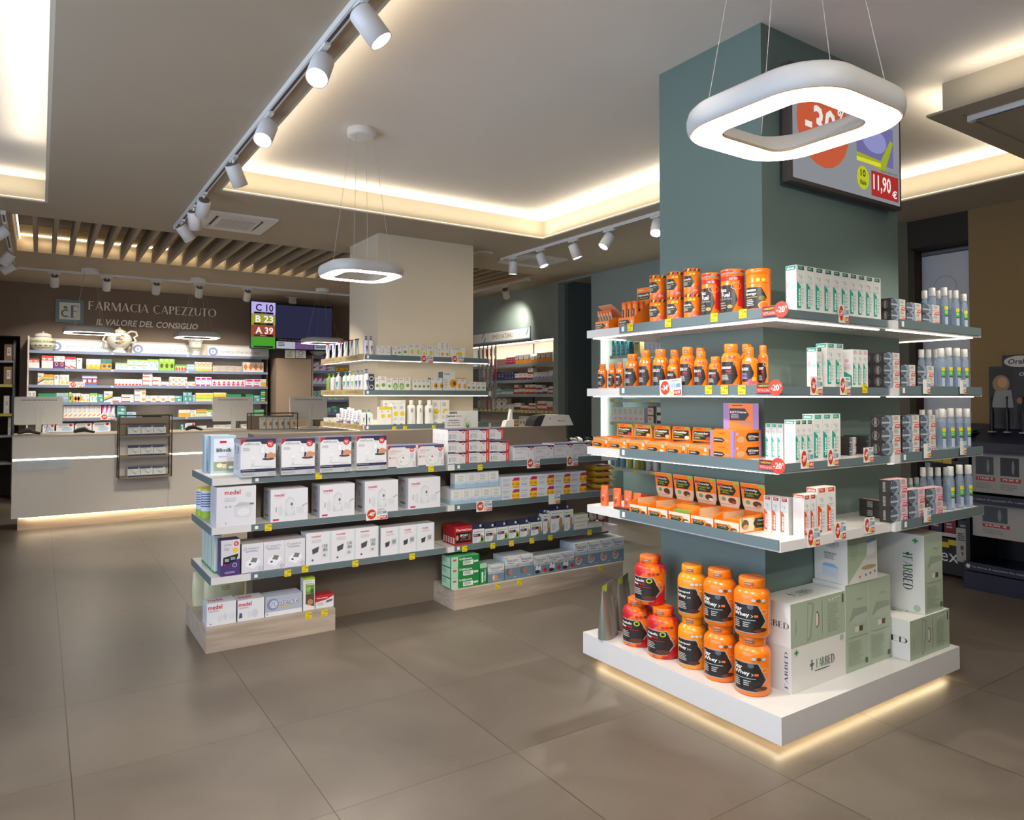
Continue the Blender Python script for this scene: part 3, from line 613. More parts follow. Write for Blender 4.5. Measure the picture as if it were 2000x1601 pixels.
m = MB().box(-.012, 0, -.86, .86, -.095, .095, M('7d929c', .5)); paint(m, [('r', .012, .1, .988, .9, 'f0ece6'), ('t', 'RIMEDI NATURALI', .37, .30, .72, .68, '4c4a46'), ('p', [(.17, .5), (.19, .5), (.235, .95), (.215, .95)], '7d929c'), ('p', [(.2, .05), (.22, .05), (.25, .5), (.23, .5)], '7d929c'), ('p', [(.93, .35), (.95, .35), (.98, .88), (.96, .88)], '7d929c')], lambda u, v, o: (-.012-o, .86-u*1.72, -.095+v*.19), 9)
tag(obj('wall_sign', m, None, (6.197, 9.66, 2.50)), 'long cream RIMEDI NATURALI sign with blue frame on green wall', 'sign')
# second recess with glass shelves, half hidden by the island
t = empty('niche_shelving', (6.4, 6.0, 0), 0, 'shelving recessed in the green wall behind the island with light strip', 'shelving unit'); L = (-6.4, -6.0, 0); RZ = (2.055, 1.78, 1.493, 1.198, .93, .615)
for z in RZ:
    s = obj('shelf_board', MB().box(6.22, 6.58, 4.76, 7.02, z-.014, z, CLEAR('c8d8d6', .75) if z != .615 else OFFW), t, L); m = MB().box(6.205, 6.22, 4.76, 7.02, z-.035, z+.005, M('a8b6b6', .4))
    for y in (6.9, 6.55, 6.25, 5.8, 5.3): m.box(6.203, 6.205, y-.03, y+.03, z-.032, z, M('e0cc38', .5))
    obj('price_rail', m, s)
obj('light_strip', MB().box(6.215, 6.225, 7.170, 7.192, .3, 2.34, EM('f4fff8', 9)), t, L)
area('niche_light', (6.24, 7.15, 1.4), .03, 1.8, 9, (1, .97, .9), (math.radians(90), 0, 0)); area('niche_light', (6.30, 6.0, 2.33), .04, 2.2, 12, NEUT)
# rack at the end of the passage
t = empty('corridor_shelf', (7.6, 7.42, 0), 0, 'slim dark rack with bottles and a picture in the passage', 'rack'); P = M('55676c', .5)
xx = 7.0
def cpt(px, py): p = onX(px, py, 7.0); return p
a = cpt(1131, 790); b_ = cpt(1150, 870); q1 = cpt(1131, 816).z; q2 = cpt(1131, 784).z; yR = 7.44
obj('upright', MB().box(-.6, -.58, cpt(1133, 800).y-7.42-.01, cpt(1133, 800).y-7.42, 0, q2+.0, DK), t)
y1 = cpt(1129, 800).y-7.42
obj('board', MB().box(-.6, -.3, .03, y1, q1-.02, q1-.001, P), t); obj('board', MB().box(-.6, -.3, .03, y1, q2-.0, q2+.015, P), t); obj('board', MB().box(-.6, -.3, .03, y1, .4, .42, WD), t)
obj('back_board', MB().box(-.31, -.3, .03, y1, .42, q1-.02, M('8a6a4c', .7)), t)
for i in range(2):
    y = .09+.095*i; b = empty('blue_bottle', (7.08, 7.42+y, q1), 0, 'pale blue bottle with house shaped label in the passage, '+('right', 'left')[i], 'bottle', 'blue bottles in the passage')
    obj('glass', MB().lathe([(.034, 0), (.036, .02), (.036, .08), (.02, .105), (.016, .135)], M('8fa9b8', .3), n=16), b); m = MB(); m.box(-.0375, -.0365, -.02, .02, .02, .07, M('e8ddd0', .5)); obj('label', m, b)
m = MB().box(0, .015, 0, .14, 0, .28, M('c9a888', .6)); paint(m, [('r', .12, .06, .95, .95, 'e6ddd2'), ('e', .6, .72, .22, .12, 'a0623c'), ('e', .6, .68, .12, .09, 'd8a888'), ('r', .4, .06, .85, .5, 'f0eeea'), ('r', .45, .4, .75, .56, '4a5a3a')], lambda u, v, o: (-o, .14-u*.14, v*.28), .5)
tag(obj('framed_picture', m, None, (7.02, 7.445, q2+.016)), 'small wood framed portrait picture standing on the passage rack', 'picture')
# ================================================================== lettering, emblem, screens on the back wall
def facemap(p, w, h, axis='y'):
    if axis == 'y': return lambda u, v, o: (p[0]+u*w, p[1]-o, p[2]+v*h)
    return lambda u, v, o: (p[0]-o, p[1]-u*w, p[2]+v*h)
m = MB(); vs, fs = serifpoly('FARMACIA CAPEZZUTO'); Wt = 1.83
mm = M('fbf6ec', .5); m.add([(a*Wt, -.018, b*.13) for a, b in vs], fs, mm)
for f in fs:
    n = len(f)
    for i in range(n):
        a, b = vs[f[i]], vs[f[(i+1) % n]]; m.add([(a[0]*Wt, -.018, a[1]*.13), (b[0]*Wt, -.018, b[1]*.13), (b[0]*Wt, 0, b[1]*.13), (a[0]*Wt, 0, a[1]*.13)], [(0, 1, 2, 3)], mm)
tag(obj('wall_lettering', m, None, (.597, 12.569, 2.845)), 'raised cream FARMACIA CAPEZZUTO letters on the taupe wall', 'lettering')
m = MB(); vs, fs = textpoly('IL VALORE DEL CONSIGLIO', True); m.add([((a+.012*(b-.5))*1.44, -.008, b*.098) for a, b in vs], fs, mm); m.add([((a+.012*(b-.5))*1.44, -.001, b*.098) for a, b in vs], fs, mm)
tag(obj('wall_lettering', m, None, (.71, 12.569, 2.618)), 'bold italic IL VALORE DEL CONSIGLIO letters below the shop name', 'lettering')
m = MB().box(0, .36, -.03, 0, 0, .345, M('6f8a90', .5))
paint(m, [('r', .13, .13, .87, .87, 'e9e5dc'), ('o', .36, .40, .17, '5f7f88', .62), ('r', .42, .28, .6, .52, 'e9e5dc'), ('r', .54, .22, .63, .76, '5f7f88'), ('r', .50, .22, .67, .25, '5f7f88'), ('r', .54, .72, .82, .76, '5f7f88'), ('r', .8, .66, .82, .76, '5f7f88'), ('r', .54, .49, .76, .52, '5f7f88'), ('p', [(.28, .62), (.38, .58), (.44, .66), (.36, .72), (.28, .72)], '5f9a3c')], facemap((0, -.03, 0), .36, .345), 1)
tag(obj('emblem_sign', m, None, (.175, 12.569, 2.63)), 'square cF emblem sign with teal frame left of the shop name', 'sign')
# queue screen hanging from the ceiling
p = onY(491, 589, 11.9); q = onY(648, 685, 11.9); Wd = q.x-p.x; z0, z1 = 2.31, 3.065; Hh = z1-z0
t = empty('queue_screen', (p.x+Wd/2, 11.9, z1), 0, 'hanging queue number screen showing C 10, B 23 and A 39', 'screen')
obj('housing', MB().box(-Wd/2-.01, Wd/2+.01, 0, .06, -Hh-.01, .01, M('17181c', .35)), t); m = MB().box(-Wd/2, Wd/2, -.002, 0, -Hh, 0, M('20222c', .2))
ops = [('r', .29, .24, .995, .965, '*2b2c44'), ('r', .0, .74, .285, 1, '*b9b0ea'), ('r', .0, .50, .285, .735, '*a09a34'), ('r', .0, .25, .285, .495, '*9a4a34'), ('r', 0, .0, .285, .245, '*4a9a30'),
 ('t', 'C 10', .05, .80, .26, .96, '5a2f9a', 'b'), ('t', 'B 23', .05, .56, .26, .71, '*f4f2f8', 'b'), ('t', 'A 39', .05, .31, .26, .46, '*f4f2f8', 'b')]
for v in (.745, .505, .255, .01): ops += [('r', .03, v, .26, v+.04, '15151a')]
ops += [('t', 'BANCO', .11, .752, .18, .775, 'e8e8e8'), ('t', 'BANCO', .11, .512, .18, .535, 'e8e8e8'), ('t', 'BANCO', .11, .262, .18, .285, 'e8e8e8'), ('r', .29, .17, .99, .235, '15151a'), ('t', 'Chiedi un consiglio al tuo farmacista', .32, .18, .9, .22, 'e8e8e8', 'i'), ('r', .30, .01, .53, .165, '*aeb0bc'), ('r', .535, .01, .76, .165, '*6c4a7c'), ('r', .77, .01, .99, .165, '*8c92a0'), ('x', .32, .05, .42, .15, 3, '4c4c58'), ('x', .55, .03, .72, .1, 3, 'c8b8d4'), ('t', 'Puoi', .55, .115, .60, .15, 'e8e0f0', 'b'), ('x', .79, .04, .95, .14, 3, '5c6070')]
paint(m, ops, lambda u, v, o: (-Wd/2+u*Wd, -.002-o*3, -Hh+v*Hh), Wd/Hh); obj('display', m, t)
obj('bracket', MB().box(-.06, .06, .02, .05, .01, ZL-z1, M('b9b3a8', .5)).box(-.12, .12, .0, .07, ZL-z1-.015, ZL-z1-.002, M('c9c3b8', .5)), t)
# screen on the green pillar
x0, x1, z0, z1 = 3.07, 4.105, 2.60, 3.20
t = empty('promo_screen', ((x0+x1)/2, 2.19, (z0+z1)/2), 0, 'large promotional screen on the green pillar showing minus 30 percent', 'screen'); a = (x1-x0)/2; b = (z1-z0)/2
obj('housing', MB().box(-a, a, -.055, -.01, -b, b, M('4a3f3a', .4)), t); obj('wall_mount', MB().box(-.2, .2, -.01, .017, -.12, .12, M('2b2b2b', .5)), t); m = MB().box(-a+.02, a-.02, -.058, -.055, -b+.02, b-.02, EM('b4b8be', .55))
ops = [('c', .26, .56, .40, '*c25a3c'), ('t', '-30', .10, .42, .37, .72, '*e8e4e0', 'b'), ('t', '%', .385, .62, .45, .76, '*e8e4e0', 'b'), ('t', 'SOSTENIUM PLUS', .46, .90, .95, .97, '*33333a', 'b'), ('t', 'INTEGRATORE ALIMENTARE', .46, .83, .95, .87, '55555c'), ('r', .56, .36, .93, .76, '*6f6a9a'), ('e', .74, .58, .12, .12, '*8d8fc0'), ('p', [(.56, .36), (.84, .30), (.93, .62), (.9, .64), (.8, .4), (.56, .42)], '*9aa62c'), ('r', .56, .335, .8, .375, '*d8d23c'), ('e', .62, .18, .06, .115, '*b9bf2c'), ('t', '10', .595, .19, .645, .26, '2f2f20', 'b'), ('t', 'fiale', .59, .11, .65, .16, '2f2f20', 'b'), ('r', .70, .03, .98, .28, '*a8302c'), ('t', '11,90', .72, .07, .90, .25, '*efe9e6', 'b'), ('t', '€', .915, .06, .965, .14, '*efe9e6', 'b'), ('t', 'PREZZO LISTINO 17,90 €', .80, .29, .97, .315, '3f3f44')]
paint(m, ops, lambda u, v, o: (-a+.02+u*(2*a-.04), -.058-o, -b+.02+v*(2*b-.04)), a/b, rough=.35); obj('display', m, t)
# small notices above the taupe panel
for px, c, l, ops in ((567, 'e8e4d8', 'cream notice with yellow warning triangle above the taupe panel', [('p', [(.3, .5), (.7, .5), (.5, .85)], 'e0c030'), ('x', .15, .1, .85, .4, 3, '777777')]), (588, 'f0eeea', 'white notice with red prohibition circle above the taupe panel', [('o', .5, .6, .28, 'c03030', .75), ('x', .1, .08, .9, .22, 2, '777777')])):
    a = onY(px, 699, 11.98); m = MB().box(-.085, .085, -.004, 0, 0, .14, M(c, .5)); paint(m, ops, facemap((-.085, -.004, 0), .17, .14), 1.2); tag(obj('notice', m, None, (a.x, 11.997, 2.175 if 0 else a.z)), l, 'notice')
# ================================================================== packaging artwork
NV = '2c2f4c'; RD = 'c01f26'; GY_ = '8b8d90'; OR = 'ee7a12'; BK = '26211e'; TL = '1f9c84'; DT = '1d5c50'
def pic(u, v, r, ar): return [('c', u, v, r, RD), ('t', 'PiC', u-r*.62/ar, v-r*.3, u+r*.62/ar, v+r*.38, 'f4f0ee', 'b'), ('r', u-r*.4/ar, v-r*.55, u+r*.4/ar, v-r*.45, 'f4f0ee')]
T = {}
def style(k, n, d, cat, c, f=(), l=(), r=(), t=(), cs=None, ct=None): T[k] = dict(n=n, d=d, cat=cat, c=c, f=list(f), l=list(l), r=list(r), t=list(t), cs=cs, ct=ct)
style('airfam', 'nebuliser_box', 'white nebuliser box with hand photo and red badge', 'box', 'dedee0',
 [('r', 0, .93, 1, 1, NV), ('p', [(.55, .93), (.6, .86), (1, .86), (1, .93)], NV), ('p', [(0, .84), (.17, 1), (0, 1)], RD), *pic(.84, .86, .095, 1.0), ('t', 'AIRFamily', .10, .82, .54, .90, '6d7480'), ('x', .06, .68, .30, .77, 3, 'a4a6aa'), ('e', .62, .70, .085, .13, 'cfd3d6'), ('e', .62, .70, .06, .10, 'e6e7e8'), ('r', .30, .28, .40, .50, 'd3dadc'), ('e', .35, .50, .05, .03, 'e4e8e8'), ('r', .28, .26, .62, .29, 'c3c7c9'), ('p', [(.62, .24), (.94, .24), (.96, .45), (.60, .45)], 'd9dbdb'), ('e', .78, .46, .18, .035, '3a4058'), ('e', .78, .245, .16, .025, 'c9cccc'), ('p', [(.68, .50), (.76, .47), (1, .50), (1, .59), (.84, .64), (.70, .58)], 'c98e68'), ('p', [(.66, .5), (.72, .5), (.74, .6), (.69, .63)], '2f3450'), ('c', .33, .32, .012, 'c84050'), ('r', 0, .13, 1, .21, NV), ('t', 'Nuovo aerosol a pistone', .03, .165, .40, .19, 'e8e8ee', 'b'), ('r', 0, 0, 1, .125, 'b5b7ba'), ('o', .82, .065, .04, '3a3f55', .8), ('o', .92, .065, .04, '3a3f55', .8), ('x', .03, .03, .45, .09, 2, '8e9095')],
 [('r', 0, .88, 1, 1, '9b9ca0'), ('e', .3, .75, .08, .10, '6f7176'), ('e', .65, .73, .10, .09, '5f6166'), ('x', .15, .15, .85, .60, 9, 'a2a4a8'), ('r', .25, .62, .75, .64, '6c6e74')], cs='c4c6c9', ct='3c4060')
style('aircube', 'nebuliser_box', 'low white nebuliser box with egg shaped device', 'box', 'dcd6d6',
 [('r', 0, .93, 1, 1, '4a5070'), ('p', [(.6, .93), (.66, .86), (1, .86), (1, .93)], '4a5070'), ('p', [(0, .80), (.15, 1), (0, 1)], RD), *pic(.86, .80, .115, 1.25), ('t', 'AIRCube+', .06, .70, .48, .80, '8e9098'), ('x', .05, .60, .35, .66, 2, 'd8a890'), ('e', .55, .30, .27, .27, 'c9ccca'), ('e', .56, .32, .22, .22, 'd9dbd8'), ('p', [(.50, .42), (.58, .42), (.57, .48), (.52, .48)], 'c84040'), ('e', .46, .27, .05, .04, 'b4b8b8'), ('r', .04, .42, .1, .5, 'd07050'), ('e', .86, .52, .07, .14, 'b9c2cc'), ('o', .92, .22, .05, '5c6280', .75), ('o', .92, .10, .05, '5c6280', .75), ('r', 0, 0, .3, .05, '4a5070'), ('x', .12, .4, .3, .5, 3, 'b0aaaa')],
 [('x', .2, .2, .8, .7, 6, 'b4b0b2')], ct='5c6080', cs='c9c5c6')
style('bbmilk', 'milk_tin', 'pale blue milk powder tin with village picture', 'tin', 'a9c0cf',
 [('r', .12, .05, .95, .92, 'd4dbe4'), ('r', .12, .05, .95, .30, '8f9c7c'), ('p', [(.12, .30), (.4, .33), (.7, .30), (.95, .36), (.95, .42), (.6, .40), (.3, .36)], 'd8c8d4'), ('e', .35, .2, .12, .06, 'e0d8b8'), ('r', .45, .12, .62, .24, 'cfc4a8'), ('p', [(.43, .24), (.64, .24), (.54, .30)], '7c6c60'), ('e', .8, .14, .1, .04, 'e8e8e4'), ('r', .35, .80, .62, .86, RD), ('t', 'BBmilk', .22, .56, .84, .66, '1f3a34', 'b'), ('t', '1 - 3 kg', .45, .48, .68, .52, 'b0b850'), ('x', .3, .4, .75, .45, 2, 'a090a8')], cs='9fb4c0', ct='c4ccd0')
MD = lambda u, v, w, h: [('t', 'medel', u, v, u+w, v+h, RD, 'b')]
style('medelpro', 'nebuliser_box', 'large white nebuliser box with big red lettering', 'box', 'd9d8dc',
 MD(.20, .80, .40, .12)+[('t', 'PROFESSIONAL', .20, .69, .50, .72, '77797e'), ('x', .20, .62, .55, .67, 2, 'a8a9ac'), ('e', .80, .78, .08, .07, 'c9ccce'), ('p', [(.44, .22), (.86, .20), (.92, .55), (.42, .50)], 'cfd0d3'), ('p', [(.42, .48), (.58, .60), (.96, .56), (.92, .50)], 'b9bbbf'), ('e', .68, .34, .16, .1, 'dcdde0'), ('r', .84, .52, .94, .56, '6f7378'), ('c', .24, .50, .03, 'a8a9ac'), ('c', .34, .50, .03, 'a8a9ac'), ('r', .22, .05, .25, .12, 'b8b8bb')],
 [('x', .15, .3, .8, .9, 12, 'b4b3b8')], cs='c4c3c8', ct='e6e4e2')
style('medelneb', 'nebuliser_box', 'white nebuliser box with pale device picture', 'box', 'd9d8dc',
 MD(.10, .78, .26, .09)+[('r', .06, .04, .22, .09, RD), ('p', [(.36, .16), (.66, .16), (.62, .68), (.50, .76), (.40, .66)], 'c6c9cc'), ('e', .52, .44, .12, .26, 'd3d6d8'), ('e', .56, .52, .03, .05, '5c6068'), ('c', .57, .40, .015, RD), ('e', .26, .34, .06, .17, 'cccfd2'), ('r', .13, .30, .16, .46, '9da1a6'), ('p', [(.70, .20), (.88, .20), (.90, .42), (.68, .42)], 'cdd0d3'), ('p', [(.84, .42), (.98, .50), (.98, .53), (.84, .46)], '9da1a6'), ('x', .10, .72, .35, .75, 1, 'b8b8bb')],
 [('t', 'medel', .2, .86, .7, .93, 'c05060', 'b'), ('e', .4, .6, .12, .1, 'a2a4a8'), ('r', .25, .14, .7, .2, '5c7064'), ('x', .2, .3, .8, .45, 3, 'b4b3b8')], cs='c2c2c6', ct='e2e0df')
style('sanico', 'blood_pressure_box', 'white blood pressure monitor box with tilted device', 'box', 'd6d5da',
 [('t', 'SANICO', .30, .80, .80, .87, '5c6478'), ('o', .16, .83, .06, 'a4a8b4', .6), ('x', .18, .70, .88, .77, 2, '8a8e98'), ('p', [(.18, .25), (.55, .14), (.86, .34), (.80, .46), (.48, .52), (.22, .40)], 'e8e8ec'), ('p', [(.40, .38), (.66, .34), (.74, .48), (.50, .52)], '6f786c'), ('e', .38, .30, .06, .035, '3f4c78'), ('o', .88, .12, .07, '6a6fa0', .8), ('p', [(.85, .13), (.91, .13), (.88, .09)], 'b05060'), ('r', 0, 0, 1, .025, '5c6a90')], [('x', .2, .3, .8, .8, 8, 'b4b3b8')], cs='c2c2c8', ct='b9b0ae')
style('medelbp', 'blood_pressure_box', 'white blood pressure box with cuff and display', 'box', 'dad9dc',
 MD(.22, .84, .36, .07)+[('x', .22, .66, .7, .78, 3, 'b8b8bc'), ('p', [(.26, .32), (.48, .38), (.52, .56), (.24, .48)], '4a4c50'), ('p', [(.60, .16), (.88, .20), (.90, .64), (.64, .60)], 'cfd1d2'), ('t', '120', .66, .50, .86, .60, '5a5e60', 'b'), ('t', '80', .68, .38, .86, .48, '5a5e60', 'b'), ('c', .74, .26, .04, '8c9094'), ('c', .26, .14, .035, '5a6078'), ('r', .93, 0, 1, 1, 'c4d6da')], [('x', .2, .3, .8, .8, 8, 'b4b3b8')], cs='c4c4c8', ct='b4b2b4')
style('medelsm', 'blood_pressure_box', 'small white blood pressure box with dark cuff', 'box', 'dad9dc',
 MD(.30, .80, .34, .07)+[('x', .30, .68, .85, .76, 2, 'b8b8bc'), ('p', [(.26, .28), (.46, .32), (.50, .50), (.24, .44)], '3c3e42'), ('p', [(.56, .30), (.86, .34), (.88, .60), (.58, .56)], 'c9ccce'), ('t', '88', .62, .38, .82, .54, '6a6e70', 'b'), ('r', .92, 0, 1, 1, 'c4d6da')], [('x', .2, .3, .8, .8, 8, 'b4b3b8')], cs='c4c4c8', ct='b4b2b4')
style('picbp', 'blood_pressure_box', 'purple and white blood pressure box with yellow dot', 'box', 'cfccd4',
 [('p', [(0, 0), (1, 0), (1, .46), (0, .30)], '4b3670'), *pic(.80, .88, .065, .64), ('t', 'cardio', .15, .84, .55, .90, '6a6c80'), ('c', .75, .70, .075, 'e8c22c'), ('x', .15, .70, .5, .78, 3, '9a9aa8'), ('p', [(.10, .30), (.80, .40), (.92, .60), (.12, .52)], '1d1d22'), ('r', .2, .40, .42, .48, '9aa4a8'), ('r', .5, .44, .75, .52, '8a9498'), ('o', .72, .29, .06, 'c8c8d0', .75), ('c', .2, .32, .025, RD), ('x', .2, .06, .8, .12, 2, 'b0a8c8')], [('r', 0, 0, 1, .4, '4b3670')], ct='3c2c5c', cs='3c3054')
style('medellow', 'aerosol_kit_box', 'low white aerosol kit box with red lettering', 'box', 'dad9dc',
 MD(.04, .72, .48, .20)+[('x', .06, .60, .5, .68, 2, '9a9aa0'), ('e', .45, .30, .08, .16, 'cfd2d6'), ('e', .62, .34, .07, .14, 'c6cace'), ('p', [(.75, .18), (.92, .18), (.94, .48), (.74, .44)], 'd0d3d6'), ('r', .1, .08, .16, .12, '5a6078')], [('x', .2, .3, .8, .8, 5, 'b4b3b8')], cs='c4c4c8', t=[('t', 'medel', .1, .3, .6, .8, 'b04858', 'b')], ct='c9c6c6')
style('medellow2', 'aerosol_kit_box', 'low white aerosol kit box with blue figure', 'box', 'dad9dc',
 MD(.04, .70, .48, .20)+[('x', .06, .58, .5, .66, 2, '9a9aa0'), ('p', [(.05, .16), (.18, .16), (.16, .40), (.07, .40)], '4a5070'), ('e', .45, .30, .08, .16, 'cfd2d6'), ('e', .65, .30, .12, .2, 'c6cace')], [('x', .2, .3, .8, .8, 5, 'b4b3b8')], cs='c4c4c8', t=[('t', 'medel', .1, .3, .6, .8, 'b04858', 'b')], ct='c9c6c6')
style('flyspacer', 'spacer_box', 'long blue grey spacer box with yellow wave', 'box', 'a9aebb',
 [('r', 0, 0, 1, .22, 'dadade'), ('e', .2, .6, .16, .3, '8088a4'), ('e', .22, .6, .10, .2, 'c4cad6'), ('t', 'FLYSPACER', .16, .52, .90, .76, 'e4e6ea', 'bi'), ('t', 'FLYSPACER', .165, .50, .905, .74, '5a6078', 'i'), ('r', .3, .38, .75, .42, 'c9b840'), ('c', .05, .12, .03, '3c4054')], [], ct='b4b8c4', cs='c4c6cc')
style('greenkit', 'gardening_photo_box', 'tall white box with lime lid and plant photo', 'box', 'd9d8d4',
 [('r', 0, .94, 1, 1, '9cc030'), ('r', .2, .5, .95, .78, '6a9040'), ('e', .45, .66, .2, .08, '8ab850'), ('e', .75, .58, .15, .08, '3c5a30'), ('p', [(.2, .2), (.95, .1), (.95, .5), (.2, .5)], '5a4434'), ('e', .6, .25, .25, .09, 'b08060'), ('x', .1, .86, .9, .9, 1, '9a9a98'), ('r', .15, .80, .85, .83, '88b040')], [('x', .2, .2, .8, .8, 6, 'b8b8b4')], cs='c9c8c4', ct='a8d038')
style('redmon', 'blood_pressure_box', 'small red topped white monitor box', 'box', 'd9d6d6', [('p', [(0, .5), (.6, .62), (1, .86), (1, 1), (0, 1)], 'b8242c'), ('t', 'Misuratore', .08, .74, .66, .84, 'f0e8e8', 'b'), ('p', [(.55, .36), (.9, .44), (.96, .62), (.62, .56)], '5a6478'), ('x', .1, .2, .5, .42, 3, 'a0a0a4')], [], ct='a83038', cs='b03038')
style('rinored', 'saline_box', 'white saline vial box with vertical red band', 'box', 'd6d2d0',
 [('r', .84, 0, 1, 1, 'c8282a'), ('t', 'OFFERTA', .88, .14, .955, .86, 'f0d8d4', 'v'), ('r', 0, .93, .84, 1, NV), ('p', [(.5, .93), (.56, .84), (.84, .84), (.84, .93)], NV), *pic(.72, .80, .14, 1.6), ('t', 'RinoFlux', .08, .74, .46, .84, '9a9ca4'), ('r', .07, .18, .12, .6, '7f9db0'), ('x', .15, .2, .45, .62, 5, 'a8a8ac'), ('r', .6, .12, .62, .5, '9aa0aa'), ('r', .0, .02, .36, .07, NV), ('t', '5+', .68, .05, .78, .14, '3c3c44')], [('x', .15, .3, .6, .6, 3, 'bdbab8')], cs='cdc9c7', ct='43476a')
style('rino', 'saline_box', 'small white saline vial box with red badge', 'box', 'd4d2d4',
 [('r', 0, .94, 1, 1, NV), ('p', [(.66, .94), (.72, .86), (1, .86), (1, .94)], NV), *pic(.87, .84, .12, 1.15), ('t', 'RinoFlux', .08, .76, .60, .86, '8a8c96'), ('x', .08, .48, .5, .66, 3, 'b0b0b4'), ('r', .07, .10, .12, .2, '6f9db0'), ('x', .15, .12, .6, .2, 2, '9aa0a8'), ('r', .70, .2, .72, .5, '8f97a4'), ('t', '2+', .82, .06, .93, .16, '44444c'), ('r', 0, 0, 1, .02, '6f9db0')], [('x', .2, .3, .7, .6, 3, 'bdbab8')], cs='c9c7c9', ct='4a4e70')
style('saltbox', 'medicine_box', 'pale blue and white carton with green print', 'box', 'dad8d4',
 [('p', [(0, 0), (1, 0), (1, .28), (0, .36)], '9fb6c6'), ('p', [(0, .30), (.4, .24), (1, .30), (1, .40), (0, .44)], 'bccbd6'), ('r', .25, .66, .8, .69, 'a9b84c'), ('x', .25, .74, .85, .82, 2, '8f9aa4'), ('x', .25, .45, .8, .6, 3, 'a8aeb4'), ('r', 0, .94, 1, 1, 'b4c4d0')], [('p', [(0, 0), (1, 0), (1, .3), (0, .3)], '9fb6c6')], cs='cfcdc9', ct='c9d2d8')
style('lifenar', 'saline_box', 'pale grey carton with magenta and yellow price corner', 'box', 'c9cfd4',
 [('t', 'Libenar', .08, .66, .46, .82, '6a7488', 'i'), ('r', .58, .02, 1, .60, 'e8c020'), ('p', [(.58, .60), (1, .60), (1, .86), (.70, .86)], 'b82060'), ('t', '€11,00', .60, .14, .98, .44, 'b02828', 'b'), ('x', .10, .46, .4, .54, 1, '9ab868'), ('x', .08, .12, .5, .34, 2, 'b090b0'), ('r', .66, .02, .96, .08, 'c02828'), ('r', 0, .94, 1, 1, 'd8d8d6')], [], cs='c0c6ca', ct='b4bcc4')
style('thermac', 'heat_wrap_box', 'red heat wrap box with black panel', 'box', 'b01c24', [('t', 'ThermaCare', .05, .74, .96, .86, 'f0e4e2', 'bi'), ('r', .06, .12, .96, .66, '1d1614'), ('t', 'SPORT', .30, .44, .74, .56, 'eae6e0', 'b'), ('e', .14, .40, .08, .14, 'c08a58'), ('e', .84, .40, .07, .2, '70584a'), ('r', .3, .24, .8, .3, 'a02420'), ('x', .35, .34, .7, .39, 1, 'b0a8a0')], [('r', .2, .1, .8, .4, 'e4e0dc'), ('x', .25, .14, .75, .36, 4, '5a5a5a')], cs='a41a22', ct='8c1a20')
def acti(alt, tall=False):
    b = [('t', 'Acti', .08, .84 if tall else .74, .42, .90 if tall else .85, '2c3050', 'b'), ('t', 'move', .43, .84 if tall else .74, .86, .90 if tall else .85, '8cb83c', 'b'), ('r', .05, .48 if not tall else .66, .66, .66 if not tall else .76, NV), ('x', .08, .52 if not tall else .68, .5, .6 if not tall else .73, 2, 'c0c4d8'), ('x', .08, .12, .45, .4, 5, 'b4b4b8'), ('r', .05, .44 if not tall else .64, .66, .47 if not tall else .655, 'a02850')]
    if alt == 0: b += [('p', [(.48, 0), (1, 0), (1, .5)], '7cc22c'), ('e', .78, .36, .10, .2, 'a87858'), ('e', .80, .22, .09, .14, '22262c')]
    elif alt == 1: b += [('p', [(.55, 0), (1, 0), (1, .6)], '5a8c98'), ('e', .80, .40, .10, .26, 'b88c6c')]
    else: b += [('p', [(.3, 0), (1, 0), (1, .35), (.6, .1)], '3f9098'), ('e', .76, .38, .14, .30, 'a8805f'), ('e', .74, .14, .1, .1, '96705a')]
    return b
for i in range(3): style('acti%d' % i, 'support_bandage_box', 'white support bandage box with navy hang tab', 'box', 'd9d8d4', acti(i), [('x', .2, .3, .8, .8, 6, '9a9aa4')], cs='c4c4c2', ct=NV)
style('actitall', 'support_bandage_box', 'tall white support bandage box with leg photo', 'box', 'd9d8d4', acti(2, True), [('x', .2, .1, .8, .8, 12, '9a9aa4')], cs='d0d0cc', ct=NV)
style('plainmed', 'medicine_box', 'small white carton with green cap line', 'box', 'd6d3cc', [('t', 'PL4 SPORT', .12, .4, .8, .6, '8a8a86'), ('r', 0, .94, 1, 1, '8cb83c')], [], ct='a8b890')
def nex(img):
    b = [('r', 0, .0, 1, .62, '6c8597'), ('p', [(0, .5), (1, .5), (1, .68), (.5, .6), (0, .66)], 'a9b8c0'), ('r', .03, .93, .12, .97, RD), ('t', 'Nexcare', .14, .76, .88, .90, '2f3a5c'), ('x', .18, .66, .85, .71, 1, '5a6478'), ('x', .6, .06, .85, .1, 1, 'c8d0d4')]
    if img == 0: b += [('e', .42, .26, .20, .20, 'c08c6c'), ('e', .34, .30, .05, .14, 'd9d6d0'), ('r', .8, .56, 1, .62, 'd8803c')]
    elif img == 1: b += [('c', .26, .34, .15, '5a6c7c'), ('e', .40, .34, .16, .13, 'b0785c'), ('r', .78, .56, 1, .61, 'd8803c')]
    elif img == 2: b += [('e', .34, .36, .20, .20, 'd6dad8'), ('e', .28, .18, .18, .10, '2c2a2a'), ('c', .36, .50, .05, 'b83030'), ('c', .82, .22, .12, RD), ('r', .78, .56, 1, .61, 'd8803c')]
    else: b += [('c', .28, .30, .17, 'd9d2c4'), ('e', .26, .30, .24, .13, 'c8a284'), ('e', .34, .40, .16, .07, 'c86c38'), ('o', .30, .29, .09, '6c7ca8', .6)]
    return b
